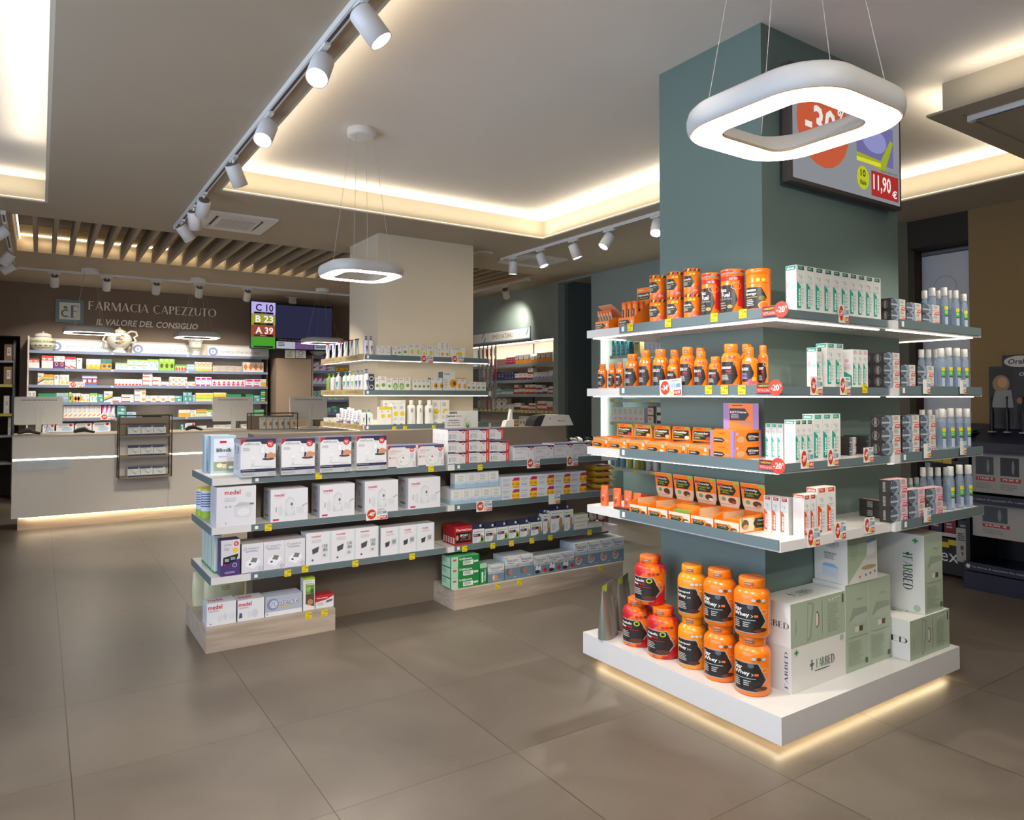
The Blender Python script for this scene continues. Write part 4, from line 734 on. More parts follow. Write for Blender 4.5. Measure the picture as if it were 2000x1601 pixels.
for i, dd in enumerate(('small blue and white gel pack box with face photo', 'blue and white gel pack box with knee photo', 'blue and white gel pack box with red dot', 'tall blue and white gel pack box with round photo')): style('nex%d' % i, 'gel_pack_box', dd, 'box', 'd4d6d6', nex(i), [('r', 0, 0, 1, .62, '6c8597'), ('x', .15, .3, .85, .8, 6, '9fb0bc')], cs='b4bfc6', ct='aeb6ba')
style('cella', 'bandage_box', 'long green bandage box with pale end', 'box', '1f8040', [('r', 0, 0, .24, 1, 'a9c8b0'), ('r', .06, .62, .18, .8, 'c05048'), ('t', 'Cellacare', .28, .66, .74, .86, 'e8f0e8', 'b'), ('r', .42, .14, .78, .56, 'dde4da'), ('x', .45, .2, .75, .5, 3, '5a6a5c'), ('r', .8, .3, .96, .48, 'cfe0d0')], [('r', .08, .06, .9, .94, 'a9c8b0'), ('x', .12, .4, .6, .85, 4, '6a9a78')], cs='2a8a4a', ct='58a070')
style('cellav', 'bandage_box', 'upright green bandage box beside the stack', 'box', '1f8040', [('r', .0, .78, 1, 1, 'a9c8b0'), ('t', 'Cellacare', .62, .15, .85, .7, 'e8f0e8', 'bv'), ('r', .25, .1, .5, .6, 'dde4da')], [], ct='58a070')
style('greenthin', 'sanitary_pack', 'thin pale pack with green base', 'box', 'c9d0c8', [('r', 0, 0, 1, .05, '2a8a4a')], [('r', 0, 0, 1, .06, '2a8a4a'), ('r', 0, .0, .12, 1, 'a0c8b4')], cs='bcc9c0', ct='2a8a4a')
# toothpaste cartons
def elm(col, dk, cap): return [('r', .18, .90, .84, .985, dk), ('x', .25, .92, .75, .965, 2, 'a8d0c4' if col == TL else 'f0c0b0'), ('p', [(.04, .06), (.46, .06), (.46, .54), (.04, .64)], col), ('t', 'elmex', .13, .10, .40, .50, 'eef4f0', 'bv'), ('e', .52, .74, .10, .05, 'b4bcb8'), ('e', .28, .77, .05, .02, '8fb0a4'), ('x', .52, .12, .8, .5, 5, 'b4bcb8'), ('x', .2, .58, .8, .66, 2, 'c4ccc8')]
def elside(col, ): return [('p', [(.04, .90), (.9, .90), (.96, .985), (.04, .985)], col), ('t', 'elmex', .12, .915, .82, .97, 'eef4f0', 'b'), ('x', .1, .42, .9, .84, 10, 'ccd0ce'), ('e', .25, .55, .18, .1, 'c0b8bc'), ('e', .7, .54, .2, .06, 'a4d0c4'), ('x', .1, .06, .9, .34, 7, 'd0d4d2')]
style('elm', 'toothpaste_box', 'tall white toothpaste carton with teal arrow', 'box', 'd9d8d2', elm(TL, DT, 0), elside(TL), cs='cdccca')
style('elmt', 'toothpaste_box', 'tall white mouthwash carton with teal arrow', 'box', 'd9d8d2', elm(TL, TL, 0), elside(TL), cs='cdccca')
style('elmp', 'toothpaste_box', 'white toothpaste carton with teal arrow and pink print', 'box', 'd9d8d2', elm(TL, 'cfc8c8', 0)+[('x', .2, .86, .8, .95, 2, 'd89aa0')], [('p', [(.1, .04), (.9, .04), (.9, .3), (.1, .42)], TL), ('e', .4, .7, .2, .05, 'dca8ac'), ('x', .1, .45, .9, .6, 4, 'd0a8ac')], cs='dedddb')
style('elmr', 'toothpaste_box', 'white toothpaste carton with orange red arrow', 'box', 'd9d6d0', elm('d24a1c', 'a83020', 0), [('r', 0, .93, 1, 1, 'd24a1c'), ('t', 'elmex', .1, .94, .9, .985, 'f4eae4', 'b'), ('x', .1, .08, .9, .8, 14, 'd4c0b8')], cs='cdcac7')
style('elmrt', 'toothpaste_box', 'tall white mouthwash carton with orange red arrow', 'box', 'd9d6d0', elm('d24a1c', 'd24a1c', 0), [('r', .05, .91, .9, .985, 'd24a1c'), ('t', 'elmex', .12, .925, .82, .97, 'f4eae4', 'b'), ('x', .1, .08, .9, .8, 14, 'd4c0b8')], cs='cdcac7')
def bio(pk):
    c = 'd8b8b8' if pk else 'cfc8be'; rd = 'c42858' if pk else 'c82a20'
    return [('r', 0, 0, 1, 1, '3a3d40'), ('e', .34, .5, .30, .52, '8698a8'), ('e', .20, .5, .22, .44, '55606a'), ('p', [(.52, .0), (.60, .25), (.60, .75), (.52, 1.0), (1, 1), (1, 0)], c), ('t', 'BIOREPAIR', .05, .38, .46, .52, 'dfe4e6', 'b'), ('c', .08, .84, .05, 'c9ced0'), ('c', .15, .15, .04, 'a0a6aa'), ('p', [(.70, .02), (.95, .02), (.99, .30), (.74, .30)], rd), ('t', '5,90', .75, .06, .93, .25, 'f6ecea', 'b'), ('x', .66, .6, .92, .9, 3, '9a9088'), ('r', .62, .42, .95, .45, rd)]
style('bio', 'toothpaste_box', 'dark toothpaste carton with silver disc and red price', 'box', '332e2c', bio(0), [('t', 'BIOREPAIR', .35, .15, .6, .85, 'b0aca6', 'bv'), ('o', .48, .5, .3, '6a6460', .8)], cs='302b2a', ct='3a3634')
style('biop', 'toothpaste_box', 'dark and pink toothpaste carton with silver disc', 'box', '332e2c', bio(1), [('t', 'BIOREPAIR', .35, .15, .6, .85, 'b0aca6', 'bv')], cs='35312f', ct='d4a8b0')
# green and white pillow cartons on the plinth
FG = 'a3b098'; FW = 'dcdad2'
def fcross(u, v, r, ar): return [('c', u, v, r, 'c4d4bc'), ('r', u-r*.18/ar, v-r*.6, u+r*.18/ar, v+r*.6, '2f7a3c'), ('r', u-r*.6/ar, v-r*.18, u+r*.6/ar, v+r*.18, '2f7a3c')]
def fbrand(u0, v0, u1, v1, ar, fl=''):
    w = u1-u0; h = v1-v0
    if fl == 'd': return [('r', u0+.35*w, v1-h*.06-h*.02, u0+.65*w, v1, '3c5a44'), ('r', u0+.0*w, v1-h*.065, u1, v1-h*.035, '3c5a44'), ('s', 'FAR', u0, v0+h*.44, u1, v1-h*.12, '2f7a3c', 'd'), ('s', 'BED', u0, v0, u1, v0+h*.42, '23233a', 'd')]
    q = w*.16
    return [('r', u0+q*.4, v0-h*.1, u0+q*.52, v1+h*.1, '2f5a40'), ('r', u0+q*.62, v0-h*.1, u0+q*.74, v1+h*.1, '23233a'), ('r', u0, v0+h*.42, u0+q*1.1, v0+h*.5, '2f5a40'), ('r', u0, v0+h*.58, u0+q*1.1, v0+h*.66, '23233a'), ('s', 'FAR', u0+q*1.7, v0, u0+w*.60, v1, '2f7a3c'), ('s', 'BED', u0+w*.63, v0, u1, v1, '23233a'), ('x', u0+q*1.3, v0-h*.42, u1, v0-h*.22, 1, '4a4a50')]
style('farwhite', 'pillow_box', 'white pillow carton lying with logo facing the aisle, lower of its stack', 'box', FW, fcross(.09, .88, .09, 1.6)+fbrand(.32, .40, .78, .60, 1.6)+[('c', .93, .92, .07, 'a9b8a0')], [('s', 'FARBED', .80, .1, .9, .9, '3a3a4c', 'v'), ('c', .35, .6, .03, '55555c'), ('r', .34, .3, .37, .5, '77777c')], ct='e4e2da', cs='d2d0ca')
GP = lambda: [('p', [(.28, .04), (.36, .10), (.42, .90), (.30, .96)], '8e9a86'), ('p', [(.29, .12), (.33, .14), (.38, .88), (.31, .90)], 'a4ae9c'), ('e', .47, .5, .038, .19, '5e5648'), ('e', .465, .5, .028, .16, 'd2ccb8'), ('r', .56, .12, .565, .9, '5c6a54'), ('x', .66, .1, .9, .8, 12, '95a38a'), ('r', .94, .74, .97, .95, '4c5a48'), ('c', .70, .88, .03, 'd0d4c8'), ('c', .76, .89, .03, 'd0d4c8'), ('c', .82, .90, .03, 'd0d4c8'), ('c', .88, .91, .03, 'd0d4c8'), ('t', 'Fibra', .07, .3, .10, .6, '8f9c86', 'v')]
style('fargreen', 'pillow_box', 'pillow carton lying with sage green side forward and handle hole', 'box', FG, GP(), [('s', 'RBED', .3, .42, .95, .56, '2c2c3c'), ('c', .35, .2, .02, '55555c')], t=fbrand(.3, .45, .7, .7, 1)+[], ct='e6e4dc', cs='dad8d1')
GV = lambda: [('p', [(.14, .58), (.34, .72), (.92, .70), (.98, .60), (.60, .54)], '8e9a86'), ('p', [(.16, .56), (.58, .52), (.98, .58), (.94, .64), (.4, .62)], 'aab4a2'), ('r', .40, .44, .74, .50, 'd2ccb8'), ('r', .58, .44, .74, .50, '4c463c'), ('r', .14, .385, .95, .389, '5c6a54'), ('x', .12, .06, .8, .34, 11, '95a38a'), ('r', .84, .05, .96, .11, '4c5a48'), ('t', 'Fibra', .5, .80, .76, .83, '8f9c86')]
style('fartall', 'pillow_box', 'upright pillow carton with sage green front', 'box', FG, GV(), [('r', 0, 0, 1, 1, 'd6d4cc')], t=[('r', 0, 0, 1, 1, 'e0ded6')], ct='e0ded6', cs='d6d4cc')
style('fartower', 'pillow_box', 'tallest pillow carton with logo running down its white side', 'box', FG, GV(), fcross(.82, .92, .045, .45)+fbrand(.56, .28, .76, .76, .45, 'd')+[('c', .84, .06, .045, 'a9b8a0')], ct='d9d8ce', cs='d9d8d0')
style('farortho', 'pillow_box', 'white cushion carton with diagonal green corner on top of two cartons', 'box', 'd9d6cc', [('p', [(0, 0), (0, 1), (1, 1), (1, .9)], 'a9b99c'), ('p', [(.62, .52), (.9, .6), (.94, .86), (.66, .82)], 'dfe4e6'), ('p', [(.66, .82), (.94, .86), (.9, .94), (.62, .88)], '7ea8cc'), ('x', .08, .5, .4, .85, 7, '97a88c'), ('e', .7, .30, .25, .05, 'b09a78'), ('c', .4, .12, .03, 'b07070'), ('c', .6, .14, .03, '6070b0'), ('c', .75, .16, .03, '606070'), ('c', .9, .18, .03, '606070')], [*fbrand(.25, .80, .75, .90, 1.2), ('t', 'ORTHOLAGO', .3, .60, .68, .65, '3a3a3c', 'b'), ('x', .32, .48, .66, .58, 3, '88888a'), ('p', [(.25, .12), (.7, .10), (.74, .34), (.25, .36)], 'c4ccd0'), ('p', [(.25, .34), (.74, .32), (.6, .40), (.3, .40)], '86aed0')], ct='dedbd0', cs='d9d6cc')
# protein bars
def bar(img, pale=False): return [('p', [(0, .0), (1, .0), (1, .62), (0, .62)], OR), ('r', .05, .64, .95, .98, 'b08a60'), ('r', .12, .66, .8, .82, 'e89428'), ('r', .10, .70, .7, .76, 'b4845c'), ('c', .84, .58, .14, 'dfe6ec'), ('c', .84, .58, .07, '5c8ab8'), ('p', [(.06, .16), (.5, .12), (.6, .28), (.5, .44), (.06, .44)], BK), ('x', .1, .22, .45, .36, 2, 'd0c8b8'), ('e', .80, .2, .09, .12, img)]
for i, cc in enumerate(('7a2c18', 'c8a468', 'd8d0b0', 'a86a34')): style('bar%d' % i, 'snack_bar_tray', 'orange snack bar display tray', 'tray', OR, bar(cc), r=[('x', .1, .2, .8, .7, 4, 'c86408')], ct='b98a5c', cs='e06c0c')
style('keto', 'snack_bar_box', 'orange and lilac snack bar box', 'box', OR, [('r', 0, 0, .10, 1, '9a7ab4'), ('r', .88, 0, 1, 1, '9a7ab4'), ('p', [(.16, .14), (.52, .14), (.62, .3), (.52, .46), (.16, .46)], BK), ('t', 'KETOtime', .18, .26, .54, .36, 'f0ece4', 'b'), ('e', .76, .26, .12, .12, 'b8845c'), ('e', .5, .8, .16, .06, 'c85c08')],
 r=[('p', [(.0, 0), (.06, 0), (.06, 1), (0, 1)], '9a7ab4'), ('r', .93, 0, 1, 1, '9a7ab4'), ('p', [(.38, .5), (.46, .22), (.86, .22), (.86, .78), (.46, .78)], BK)] , ct='e0822c', cs=OR)
T['keto']['l'] = [('r', 0, 0, .05, 1, '9a7ab4'), ('r', .94, 0, 1, 1, '9a7ab4'), ('p', [(.42, .5), (.50, .2), (.90, .2), (.90, .8), (.50, .8)], BK), ('t', 'KETOtime', .52, .46, .88, .62, 'f0ece4', 'b'), ('e', .24, .36, .14, .22, 'c89868'), ('c', .12, .75, .12, 'b8a0cc'), ('x', .54, .3, .82, .4, 2, 'c0b8c8')]
T['keto']['r'] = T['keto']['l']
# jars: (label ops over 170 degrees, label z range)
HEX = lambda c=BK, e='9aa4a8': [('p', [(0, -.03), (.54, -.03), (.755, .40), (.56, .97), (.0, .97)], e), ('p', [(0, .0), (.525, .0), (.72, .40), (.545, .94), (.0, .94)], c)]
badge = lambda cols, u=.46, v=1.12: [('e', u+.1*i, v, .045, .055, c) for i, c in enumerate(cols)]
JL = {
 'star': HEX()+[('t', 'Star', .02, .70, .22, .86, 'f0ece6', 'b'), ('t', 'Whey', .02, .50, .38, .68, 'f0ece6', 'b'), ('t', '>', .41, .52, .45, .62, 'e8e4de'), ('r', .47, .54, .55, .62, 'd8702c'), ('r', .05, .42, .5, .45, '8fa4ac'), ('x', .05, .12, .2, .38, 4, 'b4b0aa'), ('x', .25, .16, .42, .36, 3, 'b4b0aa'), ('c', .40, .88, .08, '5a6468'), ('e', .62, .12, .12, .07, '4a2418'), ('e', .54, .08, .08, .05, '6a3420'), ('o', .68, .74, .09, 'f0b888', .85)]+badge(('b4c4c8', '5a4a30', 'b4c4c8')),
 'hyd': HEX()+[('t', 'Hydrolysed', .02, .74, .40, .84, 'f0ece6', 'b'), ('t', 'Whey', .02, .54, .30, .70, 'f0ece6', 'b'), ('t', '>>', .33, .56, .42, .64, 'e8e4de'), ('x', .05, .12, .35, .42, 5, 'b4b0aa'), ('e', .5, .10, .14, .07, '4a2418'), ('o', .66, .78, .09, 'f4c888', .85)]+badge(('b4c8d8', 'b4c8d8', 'c4c8b0')),
 'mass': HEX()+[('t', 'Anabolic', .02, .76, .34, .87, 'f0ece6', 'b'), ('t', 'Mass', .02, .62, .18, .72, 'f0ece6', 'b'), ('t', 'PRO', .20, .62, .36, .72, RD, 'b'), ('r', .05, .54, .5, .57, '9a2420'), ('x', .05, .2, .32, .48, 4, 'b4b0aa'), ('e', .46, .12, .17, .10, '5a2c1c'), ('o', .46, .84, .10, 'a8c030', .6), ('o', .68, .70, .09, 'f4b888', .85)]+badge(('c83038', 'c83038', '6a4a2c')),
 'fit': [('p', [(0, .3), (.40, .28), (.58, .52), (.40, .82), (0, .84)], BK), ('t', 'HydraFit', .0, .58, .40, .70, 'f0ece6', 'bi'), ('t', '>', .42, .60, .46, .68, 'd8d83c'), ('r', .02, .52, .42, .54, 'a8b030'), ('x', .02, .34, .34, .5, 3, 'b4b0aa'), ('p', [(.34, .0), (.9, .0), (.78, .30), (.55, .38)], 'd85a38'), ('r', .52, .08, .72, .16, 'e89078'), ('e', .40, .90, .06, .05, 'c8d030'), ('e', .54, .90, .06, .05, 'c8d030')],
 'race': [('r', -.1, .88, 1.1, 1.0, 'c42424'), ('p', [(.6, .2), (1.05, .1), (1.05, .9), (.7, .9)], 'c42424'), ('r', -.1, .0, .40, .76, BK), ('p', [(.40, .0), (.62, .36), (.46, .76), (.40, .76)], BK), ('t', 'Race', .0, .58, .24, .69, 'f0ece6', 'b'), ('t', 'Fuel', .06, .44, .36, .56, 'f0ece6', 'b'), ('t', '>', .38, .46, .42, .54, RD), ('t', 'ISODEXTRIN', .0, .36, .42, .41, 'b0aca4'), ('x', .02, .1, .3, .3, 3, '8a8680'), ('o', .56, .72, .10, 'e88880', .85), ('c', .36, .18, .05, 'a89030'), ('e', .4, .92, .06, .03, 'e8a8a8'), ('e', .54, .92, .06, .03, 'e8a8a8')],
 'iso': [('r', -.1, .06, .44, .66, BK), ('p', [(.44, .06), (.70, .36), (.52, .66), (.44, .66)], BK), ('t', 'Isonam', .0, .54, .36, .63, 'f0ece6', 'bi'), ('t', 'Energy', .0, .42, .38, .51, 'f0ece6', 'bi'), ('r', .02, .37, .40, .39, 'a8b030'), ('x', .02, .12, .34, .32, 4, 'b4b0aa'), ('c', .54, .34, .07, '6a6420'), ('c', .60, .14, .12, 'f0a040'), ('c', .60, .14, .10, 'e06818'), ('r', -.1, .78, 1.1, .80, 'f0902c'), ('e', .42, .86, .06, .05, 'd8c830'), ('e', .58, .86, .06, .05, 'd8c830')],
}
def caps(txt, red=None): return [('p', [(-.02, .0), (.50, .0), (.72, .34), (.56, .92), (-.02, .92)], BK), ('t', txt, .03, .62, .44, .76, 'f0ece6', 'bi')]+([('t', red, .24, .48, .46, .58, 'c83030', 'b')] if red else [])+[('r', .04, .42, .5, .44, '8a2c20'), ('x', .04, .14, .4, .38, 5, 'b4b0aa'), ('o', .62, .84, .08, 'f4c888', .85), ('e', .40, 1.1, .06, .06, 'd84848' if red else 'f4d8c4'), ('e', .56, 1.1, .06, .06, 'd84848' if red else 'f4d8c4')]
JL['bcaa'] = caps('BCAA 2:1:1'); JL['bcaap'] = caps('BCAA 4:1:1', 'PRO'); JL['crea'] = caps('100% Creatine'); JL['ami'] = caps('aminonam', 'TABS'); JL['car'] = caps('Carnitine')
JL['bur'] = [('p', [(0, .1), (.48, .1), (.62, .5), (.44, .9), (0, .9)], BK), ('t', 'Fat BURN', .02, .6, .36, .74, 'f0ece6', 'b'), ('x', .04, .2, .36, .5, 5, '8a78b8'), ('e', .52, .12, .2, .12, 'b84870'), ('e', .6, .22, .1, .1, 'e8a030'), ('e', .4, 1.08, .09, .08, 'b8a0dc'), ('r', .78, .1, .95, .92, '2b2420')]
JCOL = {'mass': None}
def jar_mat():
    m = bpy.data.materials.new('flame_print'); m.use_nodes = True; nt = m.node_tree; b = nt.nodes['Principled BSDF']; b.inputs['Roughness'].default_value = .32
    tc = nt.nodes.new('ShaderNodeTexCoord'); n = nt.nodes.new('ShaderNodeTexNoise'); n.inputs['Scale'].default_value = 11; n.inputs['Detail'].default_value = 5
    r = nt.nodes.new('ShaderNodeValToRGB'); r.color_ramp.elements[0].position = .46; r.color_ramp.elements[1].position = .56; r.color_ramp.elements[0].color = lin('f07412'); r.color_ramp.elements[1].color = lin('c01828')
    nt.links.new(tc.outputs['Object'], n.inputs['Vector']); nt.links.new(n.outputs[0], r.inputs[0]); nt.links.new(r.outputs[0], b.inputs['Base Color']); return m
FLAME = jar_mat(); JO = M('f07a10', .3, coat=.3); JY = M('f09216', .3, coat=.3, noise=.12, scale=9)
# ================================================================== placing goods on the shelves
BOXC = {}
def boxmesh(k, w, d, h):
    key = (k, round(w, 3), round(d, 3), round(h, 3))
    if key in BOXC: return BOXC[key]
    s = T[k]; mb = MB(); c = M(s['c'], .42); mb.box(-w/2, w/2, -d/2, d/2, 0, h, c, None, M(s['cs'], .42) if s['cs'] else None, M(s['ct'], .42) if s['ct'] else None)
    faces(mb, w, d, h, s['f'], s['l'], s['r'], s['t']); BOXC[key] = mb.build(s['n']); return BOXC[key]
FACE = {'y': 0, 'x': -math.pi/2}
def box_at(k, x, y, z, w, d, h, face, label, group=None):
    o = obj(T[k]['n'], boxmesh(k, w, d, h), None, (x, y, z), FACE[face]); return tag(o, label, T[k]['cat'], group)
def ends(face, P, pl, pr, py):
    if face == 'y': a = onY(pl, py, P).x; b = onY(pr, py, P).x
    else: a = -onX(pl, py, P).y; b = -onX(pr, py, P).y
    return a, b
def hgt(face, P, px, pt, z): return (onY(px, pt, P) if face == 'y' else onX(px, pt, P)).z-z
def row(face, P, z, pybase, items, place):
    """items: (style, left px, right px, top py at the left, depth, how many side by side, how many layers, how many behind, inset)"""
    runs = {}
    for it in items: runs[it[0]] = runs.get(it[0], 0)+1
    seen = {}
    for it in items:
        k, pl, pr, pt, d = it[:5]; n, lay, deep, ins = (list(it[5:])+[1, 1, 1, 0][len(it)-5:])[:4]
        Q = P+ins; a, b = ends(face, Q, pl, pr, pybase); h = (hgt(face, Q, pl, pt, z))/lay; w = (b-a)/n
        seen[k] = seen.get(k, 0)+1; s = T[k]
        for i in range(n):
            for L in range(lay):
                for D in range(deep):
                    c = a+w*(i+.5); dd = Q+d/2+D*(d+.002)
                    words = []
                    if n > 1: words.append(nth(i, n))
                    if runs[k] > 1: words.append(ORD[seen[k]]+' set')
                    if lay > 1: words.append('bottom layer' if L == 0 else 'top layer' if L == lay-1 else 'middle layer')
                    if deep > 1: words.append('front' if D == 0 else 'rear' if D == deep-1 else ORD[D+1]+' deep')
                    lab = fit(s['d'], words, place)
                    x, y = (c, dd) if face == 'y' else (dd, -c)
                    box_at(k, x, y, z+L*(h+.0004), w-.0016, d, h-.0006, face, lab, s['cat']+'es '+place if s['cat'] == 'box' else s['cat']+'s '+place)
def fit(d, words, place):
    if place.startswith('on the '): place = place[7:]
    lab = d+(', '+', '.join(words) if words else '')+', '+place
    if len(lab.split()) > 16:
        cut = d.split(); lab2 = lab
        while len(lab2.split()) > 16 and len(cut) > 3:
            cut = cut[:-1]
            while cut[-1] in ('with', 'and', 'of', 'a', 'in', 'red', 'pale', 'dark', 'small', 'big', 'navy', 'teal', 'green', 'the', 'hang', 'orange', 'silver', 'round', 'yellow', 'its', 'diagonal') and len(cut) > 2: cut = cut[:-1]
            lab2 = ' '.join(cut)+(', '+', '.join(words) if words else '')+', '+place
        lab = lab2
    return lab
YF = 4.563
row('y', 4.535, 1.0335, 931, [('airfam', 469.2, 538.5, 858, .185), ('airfam', 549.2, 614.5, 857, .185), ('airfam', 624.9, 685.8, 854, .185), ('airfam', 696.2, 754.4, 851.7, .185)], 'on the gondola top shelf')
row('y', YF, 1.0335, 915, [('aircube', 757.7, 811.9, 871, .17), ('aircube', 816.2, 866.9, 868.9, .17)], 'on the gondola top shelf')
for i, (x, y) in enumerate(((1.0, 4.93), (.985, 5.05))): box_at('bbmilk', x, y, 1.0335, .155, .08, .24, 'y', 'pale blue milk powder tin with village picture, '+('front', 'rear')[i]+' one, gondola end shelf', 'milk tins on the gondola end')
row('y', YF, 1.0335, 905, [('rinored', 874.2, 955.6, 839.6, .078, 2, 3, 3), ('rinored', 956, 994.4, 862.5, .078, 1, 2, 2), ('rino', 1003, 1081.7, 872.2, .055, 2, 1, 3), ('rino', 1082.8, 1154, 866.8, .055, 2, 1, 3)], 'right top gondola shelf')
a, b = ends('y', YF, 956, 983, 905); h = hgt('y', YF, 874.2, 839.6, 1.0335)/3
box_at('rinored', (a+b)/2+.0, YF+.04, 1.0335+2*(h+.0012), b-a, .078, h-.001, 'y', 'white saline vial box with vertical red band, alone on the third layer, right', 'boxes on the right top gondola shelf')
row('y', YF, .7385, 1030, [('medelpro', 422, 499.6, 952.4, .18), ('medelneb', 528, 601, 957, .17), ('medelneb', 624, 692.5, 947.8, .17), ('medelneb', 712, 777.3, 940.5, .17), ('medelneb', 797, 859.8, 934.5, .17)], 'on the second gondola shelf')
row('y', YF, .7385, 989, [('saltbox', 881, 978.5, 956.3, .07, 5, 1, 3), ('lifenar', 979.4, 1145, 931.5, .09, 5, 2, 2)], 'on the right second gondola shelf')
a, b = ends('y', YF, 892, 978, 989)
h0 = hgt('y', YF, 881, 956.3, .7385); w = (b-a)/4
for i in range(4): box_at('saltbox', a+w*(i+.5), YF+.065, .7385+h0+.001, w-.002, .07, h0*.98, 'y', 'pale blue and white carton, '+nth(i, 4)+', upper layer, right second gondola shelf', 'boxes on the right second gondola shelf')
row('y', YF, .4405, 1112, [('picbp', 431, 468.7, 1056, .10), ('sanico', 471.5, 595.8, 1063.5, .09, 3, 1, 2), ('medelbp', 597, 739, 1041.8, .11, 3), ('medelsm', 743, 848, 1031, .10, 3)], 'on the third gondola shelf')
row('y', YF, .4405, 1068, [('thermac', 888, 922.5, 1028.8, .035, 1, 1, 5)], 'on the right third gondola shelf')
ax = [(923.5, 946), (947.5, 969.5), (970.5, 992.5), (993.5, 1014.5), (1015.5, 1036), (1037, 1059.5)]
TAB = MB().box(-.5, .5, -.002, .002, 0, .045, M(NV, .5)).build('hang_tab')
def tabbed(k, x0, x1, pt, d, place, words, P=YF, deep=1, th=.035):
    a, b = ends('y', P, x0, x1, 1060); h = hgt('y', P, x0, pt, .4405); w = b-a
    for D in range(deep):
        o = box_at(k, (a+b)/2, P+d/2+D*(d+.003), .4405, w-.002, d-.001, h, 'y', fit(T[k]['d'], words+(['front', 'behind', 'rear'][D:D+1] if deep > 1 else []), place), 'support bandage boxes on the third gondola shelf')
        m = MB().box(-w*.46, w*.46, d/2-.006, d/2-.004, h, h+th, M(NV, .5)); m.add([(w*.3+.010*math.cos(q*.5236), d/2-.0065, h+th*.5+.010*math.sin(q*.5236)) for q in range(12)], [tuple(range(12))], M('c9ccd8', .5)); obj('hang_tab', m, o)
for i, ((x0, x1), k, pt) in enumerate(zip(ax, ('acti0', 'acti1', 'acti0', 'acti0', 'acti1', 'acti2'), (1034, 1033, 1030, 1027, 1024.5, 1020.5))): tabbed(k, x0, x1, pt, .03, 'on the third gondola shelf', [nth(i, 6)], deep=2)
for i, (x0, x1, pt) in enumerate(((1061, 1074, 1004), (1075.5, 1101.5, 997.8), (1102.5, 1119.8, 995.5))): tabbed('actitall', x0, x1, pt, .06, 'on the third gondola shelf', [nth(i, 3)], th=.025)
row('y', YF, .4405, 1040, [('plainmed', 1121, 1148, 1005, .06, 1, 2), ('plainmed', 1149.5, 1176, 1022, .06)], 'at the right end of the third gondola shelf')
row('y', 4.60, .1425, 1220, [('medellow', 403.5, 461, 1180, .13), ('medellow2', 463.5, 516, 1173.5, .13), ('flyspacer', 517.6, 590, 1167, .13), ('greenkit', 591.6, 614.6, 1130, .06), ('redmon', 615.5, 651.4, 1164, .10)], 'on the left gondola plinth')
row('y', 4.52, .1425, 1150, [('cella', 881, 936, 1089.5, .15, 1, 3), ('cellav', 937, 950.6, 1101, .12), ('nex0', 953, 985, 1105, .06, 1, 1, 3), ('nex1', 986, 1041, 1088.5, .055, 2, 1, 3), ('nex2', 1042, 1122, 1088, .05, 3, 1, 3), ('nex3', 1122.8, 1218.7, 1061.5, .065, 4, 1, 3)], 'on the right gondola plinth')
# gondola end: cans, thin packs, nappy bags, wipes
def can(name, x, y, z, r, h, ops, body, label, cat, grp, lidc='d8c020'):
    t = empty(name, (x, y, z), 0, label, cat, grp); m = MB().lathe([(r, 0), (r, h-.012)], M(body, .4), n=20); paint(m, ops, lambda u, v, o: ((r+o)*math.sin((u-.5)*3.4), -(r+o)*math.cos((u-.5)*3.4), v*h), 2*r/h, .06); obj('body', m, t)
    obj('lid', MB().lathe([(r*1.02, h-.012), (r*1.02, h), (r*.9, h+.002)], M(lidc, .4), n=20), t)
for i, (x, y) in enumerate(((.93, 4.98), (.92, 5.09))): can('milk_can', x, y, .7385, .048, .19, [('r', -.2, 0, 1.2, .25, '9cb82c'), ('x', .1, .35, .9, .85, 6, '5a6488')], 'cfd2dc', 'white powder can with yellow lid, '+('front', 'rear')[i]+' one on the gondola end shelf', 'can', 'cans on the gondola end')
for i in range(4): box_at('greenthin', .93, 4.72+.105*i, .4405, .04, .09, .23, 'y', 'thin pale pack with green base, '+('front one', 'second from front', 'third from front', 'rearmost')[i]+' on the gondola end shelf', 'thin packs on the gondola end')
def bag(name, loc, w, d, h, col, label, cat, grp=None, ops=(), rz=0, puff=.5, mat=None, par=None):
    """soft pillow pack standing on its base: fat middle, flat welded top"""
    m = MB(); n = 16; vs = []; lv = 9
    for j in range(lv+1):
        t = j/lv; k = max(.04, math.sin(math.pi*min(1, .16+.84*t))**.6 if t < .98 else .04) if puff < 2 else max(.03, 1-t**1.5)
        ww = w/2*(.94+.06*math.sin(math.pi*t)); dd = d/2*(1 if t < .12 else max(.03, k))
        for i in range(n):
            a = 2*math.pi*i/n; ca, sa = math.cos(a), math.sin(a); vs.append((ww*math.copysign(abs(ca)**.7, ca), dd*math.copysign(abs(sa)**.9, sa), h*t))
    m.add(vs, [(j*n+i, j*n+(i+1) % n, (j+1)*n+(i+1) % n, (j+1)*n+i) for j in range(lv) for i in range(n)], mat or M(col, .35), True)
    m.add(vs[:n], [tuple(range(n-1, -1, -1))], mat or M(col, .35)); m.add(vs[-n:], [tuple(range(n))], mat or M(col, .35))
    def mp(u, v, o):
        k = max(.04, math.sin(math.pi*min(1, .16+.84*v))**.6) if puff < 2 else max(.03, 1-v**1.5); x = (u-.5)*w*.94; y = -(d/2*k)*max(.0, 1-abs((u-.5)*1.9)**1.43)**.78 - o - .0015
        return (x, y, h*v)
    if ops: paint(m, ops, mp, w/h, .08)
    return tag(obj(name, m, par, loc, rz), label, cat, grp)
